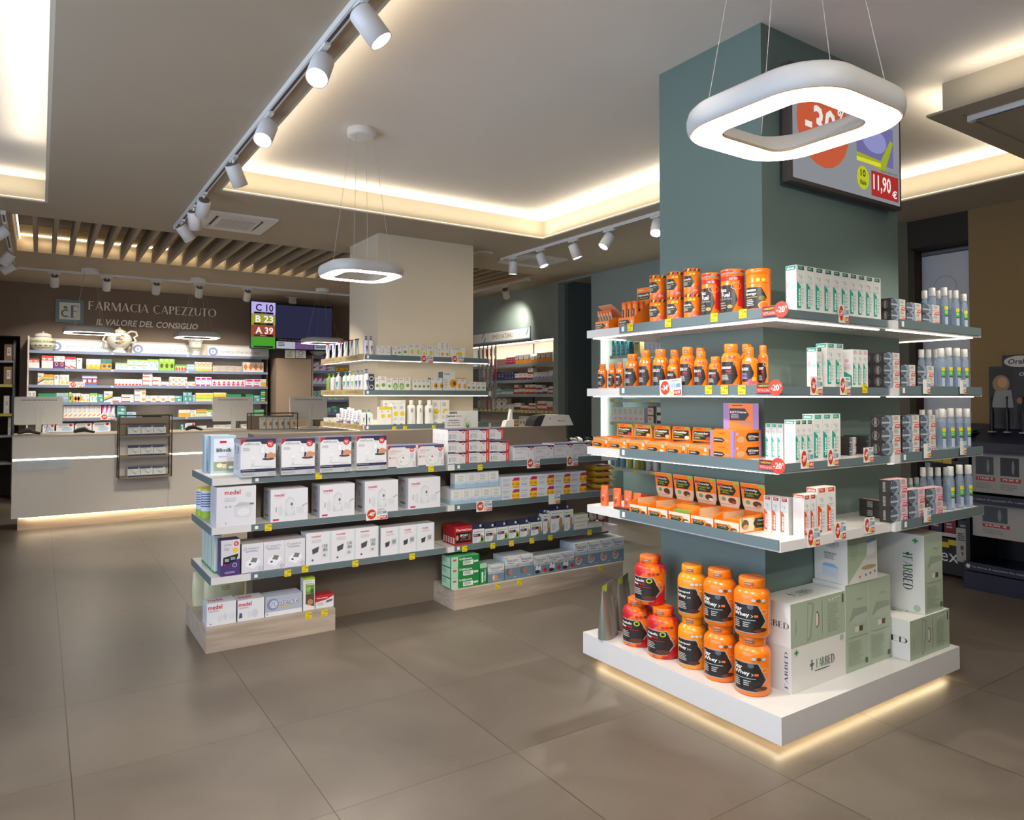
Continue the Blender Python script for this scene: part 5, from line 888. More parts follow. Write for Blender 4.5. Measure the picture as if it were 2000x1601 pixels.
for i, (x, y) in enumerate(((1.02, 5.0), (.94, 5.12))): bag('nappy_pack', (x+.02, y, .1425), .20+.06*(1-i), .08, .22, 'c9c49c', 'translucent yellowish nappy pack on the gondola end plinth, '+('front', 'rear')[i], 'pack', 'nappy packs on the gondola end', [('r', .1, .25, .9, .7, 'd8c888'), ('e', .3, .2, .1, .06, 'd89030'), ('x', .2, .5, .8, .65, 3, '8a9a5c')])
def pillow(loc, w, d, h, label, grp, rz=0):
    m = MB(); n = 12; vs = []; K = 10
    for i in range(K+1):
        t = i/K*2-1; s = max(.10, (1-abs(t)**6)); e = .5*(1+.0*s)
        for j in range(n+1):
            u = j/n*2-1; q = (1-abs(u)**4.5)
            vs.append((t*w/2, u*d/2*(.9+.1*s), h/2+h/2*s*q*.98)); vs.append((t*w/2, u*d/2*(.9+.1*s), h/2-h/2*s*q*.98))
    fs = []
    for i in range(K):
        for j in range(n):
            a = (i*(n+1)+j)*2; b = ((i+1)*(n+1)+j)*2; fs += [(a, b, b+2, a+2), (a+1, a+3, b+3, b+1)]
    m.add(vs, fs, M('d9a820', .35), True)
    mp = lambda u, v, o: ((u-.5)*w*.98, -d*.46+v*d*.5-.002, h*.5+o+h*.5*(1-abs((u-.5)*1.96)**6)*max(0, 1-abs((-d*.46+v*d*.5)/(d/2))**4.5)+.001)
    paint(m, [('r', .08, .0, .92, .55, 'dedad0'), ('r', .2, .15, .34, .6, '34508c'), ('r', .36, .15, .46, .6, 'b83030'), ('e', .7, .35, .14, .2, 'c84058'), ('x', .5, .05, .9, .2, 1, 'b03040')], mp, w/d, .08)
    return tag(obj('wet_wipe_pack', m, None, loc, rz), label, 'pack', grp)
wx = onY(1172, 960, 4.68).x
for i in range(4): pillow((wx+.01*(i % 2), 4.70, .7385+.052*i), .235, .17, .051, 'yellow and white wet wipe pack, '+('bottom', 'second from bottom', 'third from bottom', 'top')[i]+' of the gondola end stack', 'wet wipe packs on the gondola end')
for i in range(2): pillow((wx-.05, 5.0, .7385+.14+.052*i if 0 else .7385+.052*i), .235, .17, .051, 'yellow wet wipe pack behind the stack, '+('lower', 'upper')[i]+' one', 'wet wipe packs on the gondola end')
def tube(x, y, z, r, h, col, capc, label, grp, ops=(), name='cream_tube', cat='tube', rz=0):
    t = empty(name, (x, y, z), rz, label, cat, grp); m = MB().lathe([(r*.72, h*.0), (r*.75, h*.18)], M(capc, .35), n=14); obj('cap', m, t)
    m = MB(); n = 14; vs = []
    for j in range(6):
        q = j/5; 
        for i in range(n): a = 2*math.pi*i/n; vs.append((r*(.9+.12*q)*math.cos(a), r*(.9*(1-q)+.06)*math.sin(a), h*(.19+.81*q)))
    m.add(vs, [(j*n+i, j*n+(i+1) % n, (j+1)*n+(i+1) % n, (j+1)*n+i) for j in range(5) for i in range(n)]+[tuple(range(n-1, -1, -1)), tuple(range(5*n, 6*n))], M(col, .4), True)
    if ops: paint(m, ops, lambda u, v, o: (r*.95*(u-.5)*2*.8, -r*(.9*(1-v)+.06)*max(.05, 1-abs((u-.5)*1.7)**2)**.5-o-.001, h*(.19+.81*v)), 2*r/h, .1)
    obj('tube_body', m, t); return t
for i in range(4): tube(onY(1155+9*i, 1010, 4.72).x, 4.72+.03*(i % 2), .4405, .024, .15, 'd8d2ca', 'a83030', 'white cream tube with red cap, '+nth(i, 4)+', gondola end shelf', 'cream tubes on the gondola end', [('x', .2, .3, .8, .8, 5, 'a05050')])
# ------------------------------------------------------------------ jars and bottles
def jar(kind, x, y, z, r, h, label, grp, rz=-math.pi/2+.76, mat=None, neck=.66, lab=None, lidm=None, name='powder_jar', cat='jar', sh=.80, cap=.10, sq=1.0, zr=None, caph=None):
    mat = mat or JO; t = empty(name, (x, y, z), rz, label, cat, grp); lz0, lz1 = zr or (.10, .60)
    b = MB().lathe([(r*.88, 0), (r*.96, .008*h/.26), (r, .03*h/.26), (r, h*(sh-.12)), (r*.985, h*(sh-.08)), (r*.93, h*(sh-.035)), (r*.83, h*sh), (r*neck*1.05, h*(sh+.035)), (r*neck, h*(sh+.045))], mat, n=36)
    obj('body', b, t); c0 = sh+.045
    obj('lid', MB().lathe([(r*neck*1.06, h*c0), (r*neck*1.1, h*(c0+.012)), (r*neck*1.1, h*.97), (r*neck*1.03, h*.995), (r*neck*.96, h), (r*neck*.9, h), (r*neck*.88, h*.992)], lidm or mat, n=36), t)
    m = MB(); sp = math.radians(190); H0 = h*lz0; HH = h*(lz1-lz0)
    def mp(u, v, o): a = (.12+u*.80-.5)*sp; zz = H0+v*HH; rr = r+o; return (rr*math.sin(a), -rr*math.cos(a), zz)
    paint(m, JL[kind], mp, r*sp/HH*.62, .045, .35)
    if kind in ('star', 'hyd', 'mass'): paint(m, [('r', .90, -.02, 1.10, 1.0, 'd2cfc8'), ('x', .91, .02, 1.09, .96, 16, '8a8680')], mp, 1.2, .045)
    obj('label', m, t)
    m = MB(); paint(m, [('r', .30, .2, .52, .75, '8a6450'), ('x', .32, .4, .5, .55, 1, 'e8c8b0')], lambda u, v, o: ((r*neck*1.1+o)*math.sin((u-.5)*sp), -(r*neck*1.1+o)*math.cos((u-.5)*sp), h*(c0+.012)+v*h*(.97-c0-.012)), 3, .06); obj('lid_print', m, t)
    return t
def cyl(pl, pr, pb, z):
    """centre and radius of an upright round thing from its silhouette and the front point of its base"""
    c = onZ((pl+pr)/2, pb, z); 
    for _ in range(4):
        d = Vector((c.x, c.y, 0)); dist = d.length; w = (pr-pl)/F*(Vector((c.x, c.y, 0)).dot(Vector((_f.x, _f.y, 0)).normalized())); r = w/2*.985
        q = onZ((pl+pr)/2, pb, z); dd = Vector((q.x, q.y, 0)); c = dd+dd.normalized()*r
    return c.x, c.y, r
Z0 = .1705; PJ = 'on the lit plinth'
JH = .262
x, y, r = cyl(1436, 1505, 1362, Z0); r = min(r, .084)
jar('star', x, y, Z0, r, JH, 'orange whey jar with black label, lower one at the plinth corner', 'orange whey jars on the plinth'); jar('star', x, y, Z0+JH+.001, r, JH, 'orange whey jar with black label, upper one nearest the pillow cartons', 'orange whey jars on the plinth')
x, y, r = cyl(1376, 1440, 1334, Z0); r = min(r, .083)
jar('star', x, y, Z0, r, JH, 'orange whey jar with black label, lower one of the inner column', 'orange whey jars on the plinth'); jar('star', x, y, Z0+JH+.001, r, JH, 'orange whey jar with black label, upper one of the inner column', 'orange whey jars on the plinth')
x, y, r = cyl(1325, 1382, 1309, Z0); r = min(r, .079)
jar('hyd', x, y, Z0, r, JH*.97, 'yellow orange hydrolysed whey jar, lower one of its column', 'yellow orange jars on the plinth', mat=JY); jar('hyd', x, y, Z0+JH*.97+.001, r, JH*.97, 'yellow orange hydrolysed whey jar, upper one of its column', 'yellow orange jars on the plinth', mat=JY)
x1_, y1_, r1 = cyl(1265, 1328, 1289, Z0); r1 = min(r1, .088)
jar('mass', x1_, y1_, Z0, r1, JH*.96, 'red and orange flame print jar, lower right of three stacked', 'red and orange jars on the plinth', mat=FLAME, neck=.60)
x2_, y2_, r2 = cyl(1215, 1278, 1266, Z0); y2_ = max(y2_, y1_+2*r1+.004)
jar('mass', x2_, y2_, Z0, r1, JH*.96, 'red and orange flame print jar, lower left of three stacked', 'red and orange jars on the plinth', mat=FLAME, neck=.60)
jar('mass', (x1_+x2_)/2, (y1_+y2_)/2, Z0+JH*.96+.001, r1, JH*.96, 'red and orange flame print jar, top of three stacked', 'red and orange jars on the plinth', mat=FLAME, neck=.60)
SILV = M('8f8e84', .3, .5, noise=.15, scale=20)
for i, (px, py) in enumerate(((1192, 1243), (1222, 1225))):
    q = onZ(px, py, Z0); o = bag('powder_pouch', (q.x, q.y+.02, Z0), .19, .09, .30, 'a', 'silver stand up powder pouch with lime edge on the plinth, '+('left', 'right')[i]+' one', 'pouch', 'silver pouches on the plinth', [('r', .42, .04, .95, .9, '7a766a'), ('p', [(.0, .8), (.3, .9), (.4, .995), (.0, .995)], 'b4d030'), ('r', .05, .05, .38, .55, 'b0b090'), ('x', .5, .2, .9, .75, 12, 'c4c0b4'), ('r', .55, .06, .8, .14, 'e0ded8')], rz=.50, puff=2, mat=SILV)
# pillow cartons
A0 = 2.024
def carton(k, x0, x1, y0, y1, z0, z1, label): return box_at(k, (x0+x1)/2, (y0+y1)/2, z0, x1-x0, y1-y0, z1-z0, 'y', label, 'pillow cartons on the plinth')
carton('farwhite', 2.880, 3.312, A0, 2.2, .1705, .376, 'white pillow carton with FARBED logo facing the aisle, at the plinth corner')
carton('fargreen', 2.878, 3.312, A0, 2.2, .3765, .578, 'pillow carton with sage green side, lying on the white logo carton')
carton('fartall', 3.316, 3.518, A0, 2.2, .1705, .60, 'upright sage green pillow carton, left one of the standing pair')
carton('fartall', 3.521, 3.727, A0, 2.2, .1705, .60, 'upright sage green pillow carton, right one of the standing pair')
E0 = onY(1652, 1141, 2.03); E1 = onY(1710, 1120, 2.03); carton('farortho', E0.x, E1.x, 2.02, 2.2, .6005, onY(1652, 1052, 2.03).z, 'white cushion carton with diagonal green corner, resting on the standing pair')
carton('fargreen', 3.745, 4.156, 1.935, 2.2, .1705, .375, 'pillow carton with sage green side, lying alone at the right end')
G0 = onY(1807, 1205, 1.945); G1 = onY(1842, 1190, 1.945); carton('fartower', G0.x, G1.x, 1.945, 2.2, .3755, onY(1807, 1046, 1.945).z, 'tall pillow carton with logo running down, standing on the right end carton')
# island left face, top shelf
XF = 2.672
def cylX(pl, pr, P=XF, py=640):
    a = onX(pl, py, P).y; b = onX(pr, py, P).y; r = (a-b)/2*.80
    for _ in range(3):
        c = onX((pl+pr)/2, py, P+r); r = (pr-pl)/F*Vector((c.x, c.y, 0)).dot(Vector((_f.x, _f.y, 0)).normalized())/2*.985
    return P+r, c.y, r
def cylY(pl, pr, P, py=700):
    r = .03
    for _ in range(4):
        c = onY((pl+pr)/2, py, P+r); r = (pr-pl)/F*Vector((c.x, c.y, 0)).dot(Vector((_f.x, _f.y, 0)).normalized())/2*.985
    return c.x, P+r, r
def canister(kind, pl, pr, pt, z, label, grp, ins=0, hh=None, stripes=True, xyr=None):
    x, y, r = xyr or cylX(pl, pr, XF+ins); h = hh or onX((pl+pr)/2, pt, x-r).z-z
    t = empty('drink_canister', (x, y, z), -math.pi/2+.76, label, 'canister', grp); c = JO
    obj('body', MB().lathe([(r*.96, 0), (r, .006), (r, h*.86), (r*.985, h*.865)], c, n=32), t)
    m = MB().lathe([(r*.99, h*.865), (r*1.02, h*.87), (r*1.02, h*.985), (r*.98, h), (r*.9, h)], c, n=32)
    if stripes: paint(m, [('p', [(.08*i-.1, 0), (.08*i-.04, 0), (.08*i+.0, 1), (.08*i-.06, 1)], q) for i, q in enumerate(('26211e', 'c8d030', '26211e', 'c82868', '26211e', 'c8d030', '26211e', 'c82868', '26211e', 'c8d030', '26211e', 'c82868'))], lambda u, v, o: ((r*1.02+o)*math.sin((u-.5)*3.3), -(r*1.02+o)*math.cos((u-.5)*3.3), h*(.875+.10*v)), 8, .03)
    elif kind == 'race': paint(m, [('r', -.1, .1, 1.1, .4, '8c8a90'), ('r', .1, .5, .5, .9, 'c42424'), ('r', .7, .5, .95, .9, 'c42424')], lambda u, v, o: ((r*1.02+o)*math.sin((u-.5)*3.3), -(r*1.02+o)*math.cos((u-.5)*3.3), h*(.875+.10*v)), 8, .03)
    obj('lid', m, t); m = MB(); HH = h*.84; paint(m, JL[kind], lambda u, v, o: ((r+o)*math.sin((.12+u*.8-.5)*3.3), -(r+o)*math.cos((.12+u*.8-.5)*3.3), h*.02+v*HH*.98), r*3.3/HH*.62, .045, .35); obj('label', m, t); return x, y, r, h
z = 1.9155; low = []
for i, (a, b) in enumerate(((1268.7, 1301.5), (1302.8, 1335), (1336, 1368.5))): low.append(canister('fit', a, b, 0, z, 'orange canister with striped lid, lower row, '+nth(i, 3)+', top island shelf', 'striped lid canisters on the top shelf', hh=.126))
for i in range(3):
    x, y, r, h = low[i]; canister('fit', 0, 0, 0, z+h+.001, 'orange canister with striped lid, upper row, '+nth(i, 3)+', top island shelf', 'striped lid canisters on the top shelf', hh=.126, xyr=(x, y, r))
canister('race', 1371, 1407, 530.5, z, 'red and orange canister with black label, left one of two, top island shelf', 'red canisters on the top shelf', stripes=False)
canister('race', 1409, 1453.5, 523, z, 'red and orange canister with black label, right one of two, top island shelf', 'red canisters on the top shelf', stripes=False)
canister('iso', 1458, 1505.5, 522, z, 'orange canister with orange slice, nearest the pillar corner on the top shelf', None, stripes=False)
# tubes in display boxes
def tray(name, x, y, z, w, d, h, hb, label, rz, ops, inner='a86a3c', grp=None, cat='display tray'):
    """open carton: low front, sides rising to a high back"""
    t = empty(name, (x, y, z), rz, label, cat, grp); c = M(OR, .45); k = M('c9996c', .6); e = .003
    m = MB().box(-w/2, w/2, -d/2, -d/2+e, 0, h, c).box(-w/2, w/2, d/2-e, d/2, 0, hb, c).box(-w/2+e, w/2-e, -d/2+e, d/2-e, 0, .004, k)
    for s in (-1, 1): m.prism([(-d/2+e, 0), (d/2-e, 0), (d/2-e, hb), (-d/2+e, h)], s*w/2-(e if s > 0 else 0), s*w/2+(0 if s > 0 else e), c, 'x')
    paint(m, ops, lambda u, v, o: (-w/2+u*w, -d/2-o, v*h), w/h); obj('carton', m, t); return t
TO = [('p', [(.04, .1), (.62, .1), (.74, .4), (.62, .72), (.04, .72)], BK), ('t', 'HydraFit', .06, .42, .5, .62, 'f0ece6', 'bi'), ('r', .08, .3, .6, .34, 'a8b030'), ('x', .08, .14, .5, .26, 1, 'b4b0aa'), ('e', .86, .5, .05, .2, 'd8d0c0')]
def eff_tube(parent_loc, r, h, tilt, label, grp, body=OR):
    t = empty('effervescent_tube', parent_loc, 0, label, 'tube', grp); t.rotation_euler = tilt
    m = MB().lathe([(r, 0), (r, h*.86)], M(body, .4), n=16); paint(m, [('r', .3, .1, .62, .8, BK), ('t', 'HydraFit', .38, .15, .54, .75, 'e8e4dc', 'bv')], lambda u, v, o: ((r+o)*math.sin((u-.9)*4), -(r+o)*math.cos((u-.9)*4), v*h*.86), .5, .08); obj('tube_body', m, t)
    obj('cap', MB().lathe([(r*1.1, h*.86), (r*1.12, h*.87), (r*1.12, h*.985), (r, h)], M('e8640c', .4), n=16), t)
c = onX(1240, 640, XF+.07); tray('display_tray', XF+.075, c.y, z, .125, .14, .05, .15, 'orange display tray holding upright tablet tubes on the top island shelf', -math.pi/2, TO)
for i in range(3):
    for j in range(2): eff_tube((XF+.035+.045*j, c.y+.042-.042*i, z+.006), .0155, .132+.0*j, (0, 0, 0), 'orange tablet tube standing in the tray, '+('left', 'middle', 'right')[i]+(' front' if j == 0 else ' rear'), 'tablet tubes in the display tray')
m = MB().box(-.055, .055, -.002, .002, 0, .075, M(OR, .45)); paint(m, [('p', [(.05, .1), (.9, .1), (.9, .62), (.05, .62)], BK), ('t', 'HydraFit', .1, .32, .85, .52, 'f0ece6', 'bi'), ('r', .1, .2, .8, .24, 'a8b030'), ('x', .1, .75, .6, .85, 1, 'f8d0a0')], facemap((-.055, -.002, 0), .11, .075), 1.4)
obj('header_card', m, bpy.data.objects[[o.name for o in bpy.data.objects if o.name.startswith('display_tray')][0]], (0.0, .0665, .15))
c2 = onX(1190, 650, XF+.06); tray('display_box', XF+.065, c2.y, z, .115, .12, .045, .085, 'orange display box packed with leaning tablet tubes, left end top shelf', -math.pi/2, TO)
m = MB().prism([(0, 0), (.095, .055), (.10, .05), (.005, -.006)], -.055, .055, M('e8a070', .5), 'x'); obj('flap', m, bpy.data.objects[[o.name for o in bpy.data.objects if o.name.startswith('display_box')][0]], (0, -.0, .10), rot=(0, 0, math.pi)).location = (0, .058, .085)
for i in range(5): eff_tube((XF+.045, c2.y+.048-.024*i, z+.006), .009, .105, (.0, -.22, 0), 'orange tablet tube leaning in the display box, '+nth(i, 5), 'leaning tablet tubes', 'd8a070')
# second shelf: capsule bottles
z = 1.5775
BB = [('car', 1168.5, 1186, 710, 0), ('car', 1186.5, 1202, 708.6, 0), ('car', 1203, 1219, 707.6, 0), ('crea', 1220, 1247.5, 691, 0), ('bcaa', 1248.5, 1273.5, 683.6, 0), ('bcaa', 1274.5, 1303, 681.4, 0), ('bcaa', 1304, 1326, 701, 0), ('bcaap', 1327, 1355.5, 677.2, 0), ('bcaap', 1356.5, 1382.5, 685.6, 0), ('bcaap', 1383.5, 1408.5, 696, 0), ('ami', 1410, 1446, 671, 0), ('bur', 1448, 1478.5, 677, 0), ('ami', 1481.5, 1500, 674, .09)]
for i, (k, a, b, pt, ins) in enumerate(BB):
    x, y, r = cylX(a, b, XF+ins, 730); h = onX((a+b)/2, pt, x-r*.4).z-z
    jar(k, x+(.006 if i % 2 else 0), y, z, r*1.05, h, 'orange supplement bottle with black label, '+('leftmost' if i == 0 else 'rightmost' if i == 12 else ORD[i+1]+' from left')+', second island shelf', 'orange supplement bottles on the second shelf', neck=.62 if k != 'bur' else .42, name='supplement_bottle', cat='bottle', sh=.76 if k != 'bur' else .70, zr=(.06, .62))
for i, (a, b, pt) in enumerate(((1306, 1330, 683), (1357, 1380, 679), (1446, 1472, 672))):
    x, y, r = cylX(a, b, XF+.105, 730); jar('bcaa', x, y, z, r*.95, onX((a+b)/2, pt, x).z-z, 'orange supplement bottle standing behind the front row, '+nth(i, 3)+', second shelf', 'rear supplement bottles', name='supplement_bottle', cat='bottle', sh=.76, zr=(.06, .62))
# third shelf: bar trays with raised lids, lilac boxes
z = 1.2405
FR3 = [(1157, 1189.5), (1190.5, 1225.5), (1228, 1261.5), (1262.5, 1300.5), (1301.5, 1342.5), (1343.5, 1385)]
CRD = [(1207, 1238, 'c04020'), (1239, 1272.5, 'd0a868'), (1280, 1314, 'd0b088'), (1315.5, 1352, 'e0dcc0'), (1353.5, 1389, 'a04828'), (1390, 1431, 'c8a070')]
for i, (a, b) in enumerate(FR3):
    ya, yb = onX(a, 875, XF).y, onX(b, 875, XF).y; w = ya-yb-.002; yc = (ya+yb)/2; d = .20; h = .058
    mb = MB(); c = M(OR, .45); mb.box(-w/2, w/2, -d/2, d/2, 0, h*.62, c).box(-w/2, -w/2+.003, -d/2+.03, d/2, h*.62, h, c).box(w/2-.003, w/2, -d/2+.03, d/2, h*.62, h, c)
    mb.box(-w/2+.003, w/2-.003, -d/2+.02, d/2-.01, h*.62, h*.66, M('b98a5c', .6))
    paint(mb, bar(CRD[i][2]), lambda u, v, o: (-w/2+u*w, -d/2-o, v*h*.62/.62), w/h)
    t = empty('snack_bar_tray', (XF+d/2, yc, z), -math.pi/2, 'orange snack bar tray with raised lid, '+nth(i, 6)+', third island shelf', 'tray', 'snack bar trays on the third shelf'); obj('carton', mb, t)
    for j in range(2): obj('snack_bar', MB().prism([(-w*.36, 0), (w*.36, 0), (w*.42, .006), (w*.36, .014), (-w*.36, .014), (-w*.42, .006)], -.016, .016, M('e8962c' if j else 'dcb088', .3), 'y'), t, (0, -d/2+.05+.04*j, h*.66))
    cw = w*.96; ch = .072; m = MB().prism([(-cw/2, 0), (cw/2, 0), (cw/2*.98, ch*.7), (cw/2*.9, ch), (-cw/2*.9, ch), (-cw/2*.98, ch*.7)], -.002, .002, M(OR, .45), 'y')
    paint(m, [('r', .08, .12, .9, .72, BK), ('t', 'Proteinbar', .12, .50, .8, .66, 'f0ece6', 'bi'), ('x', .12, .34, .7, .46, 2, '9ab030'), ('x', .12, .18, .45, .28, 2, 'd0c8b8'), ('e', .80, .2, .12, .14, CRD[i][2]), ('r', .7, .8, .95, .96, '8cc040'), ('x', .2, .82, .5, .9, 1, '4a2c10')], facemap((-cw/2, -.002, 0), cw, ch), 1.5)
    obj('raised_lid', m, t, (0, d/2-.01, h))
ka, kb = onX(1387, 875, XF).y, onX(1433, 875, XF).y; kw = ka-kb; kd = .20
for i in range(2): box_at('keto', XF+kd/2, (ka+kb)/2, z+i*.0665, kw, kd, .066, 'x', 'orange and lilac snack bar box, '+('lower', 'upper')[i]+' of the stack, third island shelf', 'lilac edged boxes on the third shelf')
m = MB().box(-.085, .085, -.002, .002, 0, .125, M('9a7ab4', .45)); paint(m, [('p', [(.16, 0), (.84, 0), (.84, .98), (.16, .98)], OR), ('p', [(.18, .34), (.62, .34), (.74, .56), (.62, .80), (.18, .80)], BK), ('t', 'KETOtime', .2, .62, .66, .70, 'f0ece6', 'b'), ('x', .22, .40, .5, .58, 4, 'b8b0c0'), ('e', .62, .24, .22, .1, 'b8845c'), ('x', .25, .88, .6, .93, 1, '4a2c10')], facemap((-.085, -.002, 0), .17, .125), 1.2)
tag(obj('header_card', m, None, (XF+.14, kb+.07, z+.1335), rz=-math.pi/2+.35), 'orange and lilac header card standing on the lilac boxes', 'card')
# lowest shelf: crunchy bar trays, gel box, pouches
z = .9035; TB = [(1229, 1263), (1264.5, 1303.5), (1305, 1347.5), (1348.5, 1393), (1394.5, 1443)]
def crunchy(img): return [('r', 0, .0, 1, 1, 'd8c8b4'), ('p', [(0, .0), (.66, .0), (.78, .35), (.62, .72), (0, .66)], OR), ('p', [(.10, .10), (.52, .10), (.62, .34), (.52, .58), (.10, .58)], BK), ('t', 'Crunchy', .14, .42, .5, .52, 'f0ece6', 'bi'), ('t', 'Protein Bar', .14, .30, .54, .38, '9ab830', 'bi'), ('r', .06, .56, .2, .66, RD), ('e', .80, .26, .14, .2, '6a4028'), ('e', .84, .18, .09, .1, img)]
for i, (a, b) in enumerate(TB):
    ya, yb = onX(a, 1020, XF).y, onX(b, 1020, XF).y; w = ya-yb-.003; d = .215; h = .075; yc = (ya+yb)/2; img = ('4a2c1c', 'c8a060', 'e8e4dc', 'a03828', 'c09850')[i]
    mb = MB(); c = M('d8b890', .5); o_ = M(OR, .45); e = .003
    for s in (-1, 1): mb.prism([(-d/2, 0), (d/2, 0), (d/2, h), (-d/2+.06, h), (-d/2, h*.72)], s*(w/2)-(e if s > 0 else 0), s*(w/2)+(0 if s > 0 else e), o_, 'x')
    mb.box(-w/2+e, w/2-e, -d/2, -d/2+e, 0, h*.62, o_).box(-w/2+e, w/2-e, d/2-e, d/2, 0, h, o_).box(-w/2+e, w/2-e, -d/2+e, d/2-e, 0, .004, c).box(-w/2+e, -w/2+e+.001, -d/2+.06, d/2-e, .004, h-.002, c).box(w/2-e-.001, w/2-e, -d/2+.06, d/2-e, .004, h-.002, c)
    paint(mb, crunchy(img), lambda u, v, o: (-w/2+u*w, -d/2-o, v*h*.62), w/(h*.62))
    if i == 4: paint(mb, [('r', 0, 0, 1, 1, OR), ('p', [(.03, .06), (.5, .06), (.5, .9), (.03, .9)], 'e0d0b8'), ('p', [(.46, .5), (.54, .16), (.93, .16), (.93, .84), (.54, .84)], '8cb830'), ('p', [(.475, .5), (.55, .2), (.91, .2), (.91, .80), (.55, .80)], BK), ('t', 'Crunchy', .62, .56, .88, .72, 'f0ece6', 'bi'), ('t', 'Protein Bar', .6, .36, .9, .5, '9ab830', 'bi'), ('e', .2, .5, .12, .3, '6a4028'), ('e', .22, .34, .09, .16, 'c09850'), ('c', .10, .78, .13, '8cc040')], lambda u, v, o: (w/2+o, -d/2+u*d, v*h), d/h)
    t = empty('snack_bar_tray', (XF+d/2+.002, yc, z), -math.pi/2, 'cream and orange crunchy bar tray with upright card, '+nth(i, 5)+', lowest island shelf', 'tray', 'crunchy bar trays on the lowest shelf'); obj('carton', mb, t)
    for j in range((3, 3, 2, 0, 4)[i]): obj('snack_bar', MB().prism([(-w*.36, 0), (w*.36, 0), (w*.42, .008), (w*.36, .018), (-w*.36, .018), (-w*.42, .008)], -.017, .017, M(('7a9a3c', OR, 'e0882c', 'c8742c')[j], .3), 'y'), t, (0, -d/2+.035+.038*j, .012+.02*(j % 2) if i != 2 else .04+.02*j), rot=(0, 0, .1*j))
    cw = w*.98; ch = .135; m = MB().prism([(-cw*.40, 0), (cw*.40, 0), (cw*.48, ch*.22), (cw/2, ch), (-cw/2, ch), (-cw*.48, ch*.22)], -.002, .002, M('dcb894', .5), 'y')
    paint(m, [('r', .02, .42, .98, .98, OR), ('r', .12, .06, .9, .42, 'e2c4a4'), ('p', [(.12, .46), (.70, .46), (.86, .66), (.72, .84), (.14, .84)], BK), ('t', 'Crunchy', .16, .70, .70, .80, 'f0ece6', 'bi'), ('t', 'Protein Bar', .16, .60, .74, .68, '9ab830', 'bi'), ('x', .2, .5, .6, .57, 2, '8ab040'), ('r', .02, .78, .22, .86, RD), ('r', .76, .88, .98, .98, '8cc040'), ('e', .26, .3, .10, .08, '7a9a6a'), ('e', .64, .27, .18, .11, '5a3420'), ('e', .72, .2, .1, .05, img), ('x', .1, .08, .9, .12, 1, 'c08080')], facemap((-cw/2, -.002, 0), cw, ch), 1)
    obj('upright_card', m, t, (0, d/2-.008, h-.0), rot=(math.radians(8), 0, 0))
for i, px in enumerate((1181, 1206, 1227, 1245)):
    q = onX(px, 980, XF+.05+.02*i); bag('gel_pouch', (q.x, q.y, z), .05, .03, .115-.008*i, 'e0541c', 'orange gel pouch standing upright on the lowest shelf, '+nth(i, 4), 'pouch', 'gel pouches on the lowest shelf', [('r', .15, .1, .85, .55, 'c8a48c'), ('t', 'GEL', .3, .2, .6, .5, '3a2c24', 'bv')], rz=-math.pi/2+.3, mat=M('e05a24', .3))
q = onX(1213, 996, XF+.02); tag(obj('snack_bar', MB().prism([(-.05, 0), (.05, 0), (.058, .005), (.05, .011), (-.05, .011), (-.058, .005)], -.017, .017, M('3a2c2c', .3), 'y'), None, (q.x+.01, q.y, z), -math.pi/2), 'dark wrapped snack bar lying before the orange gel pouches', 'snack bar')
q = onX(1272, 965, XF+.20); t = tray('display_box', 2.86, onX(1229, 1020, XF).y+.058, z+.0, .10, .09, .06, .06, 'orange gel display box with red sachets behind the pouches', -math.pi/2, [('r', .1, .1, .9, .9, BK), ('t', 'Sport', .2, .5, .8, .8, 'f0ece6', 'bi'), ('t', 'Gel', .4, .2, .8, .45, 'f0ece6', 'bi')])
for i in range(4): obj('sachet', MB().prism([(-.02, 0), (.02, 0), (.022, .05), (0, .06), (-.022, .05)], -.004, .004, M('b8402c', .3), 'y'), t, (-.03+.02*i, -.02+.012*i, .02), rot=(.2, .1*i-.15, .3*i))
# ------------------------------------------------------------------ island right face
YR = 1.925
row('y', YR, 1.9155, 610, [('elm', 1556, 1720.9, 516.3, .055, 10, 1, 1)], 'on the top shelf right')
row('y', YR-.012, 1.9165, 625, [('bio', 1740, 1768.5, 581.5, .055, 1, 2, 1), ('bio', 1769.5, 1799.5, 589, .055, 1, 2, 1), ('bio', 1801, 1835, 592, .055, 1, 2, 1)], 'on the top shelf far right')
row('y', YR, 1.5775, 752, [('elmt', 1615.5, 1648, 669.5, .055, 2), ('elmp', 1666, 1695.6, 681.5, .05, 3), ('elm', 1595.5, 1606, 678, .05)], 'on the second shelf right')
row('y', YR-.012, 1.5775, 752, [('bio', 1726, 1757.5, 687.5, .055, 1, 3, 2), ('bio', 1759, 1788, 711.5, .055, 1, 2, 1), ('bio', 1792, 1824, 713.5, .055, 1, 2, 1)], 'on the second shelf far right')
row('y', YR, 1.2405, 880, [('elm', 1553.5, 1587.6, 820, .055, 3), ('elmt', 1589, 1642, 808.5, .055, 3)], 'on the third shelf right')
row('y', YR-.012, 1.2405, 880, [('bio', 1721.5, 1759, 811.5, .055, 1, 3, 1), ('bio', 1762, 1796, 811.5, .055, 1, 3, 1), ('bio', 1797.5, 1827.6, 811, .055, 1, 3, 1)], 'on the third shelf far right')
row('y', YR, .9035, 1040, [('elmr', 1570.5, 1595, 967, .055, 2), ('elmrt', 1597, 1633, 953, .055, 2)], 'on the lowest shelf right')
row('y', YR-.012, .9045, 1000, [('biop', 1738.5, 1772.5, 938, .055, 1, 3, 1), ('biop', 1774, 1806.6, 957.5, .055, 1, 2, 1), ('biop', 1808, 1841.5, 954.5, .055, 1, 2, 1)], 'on the lowest shelf far right')
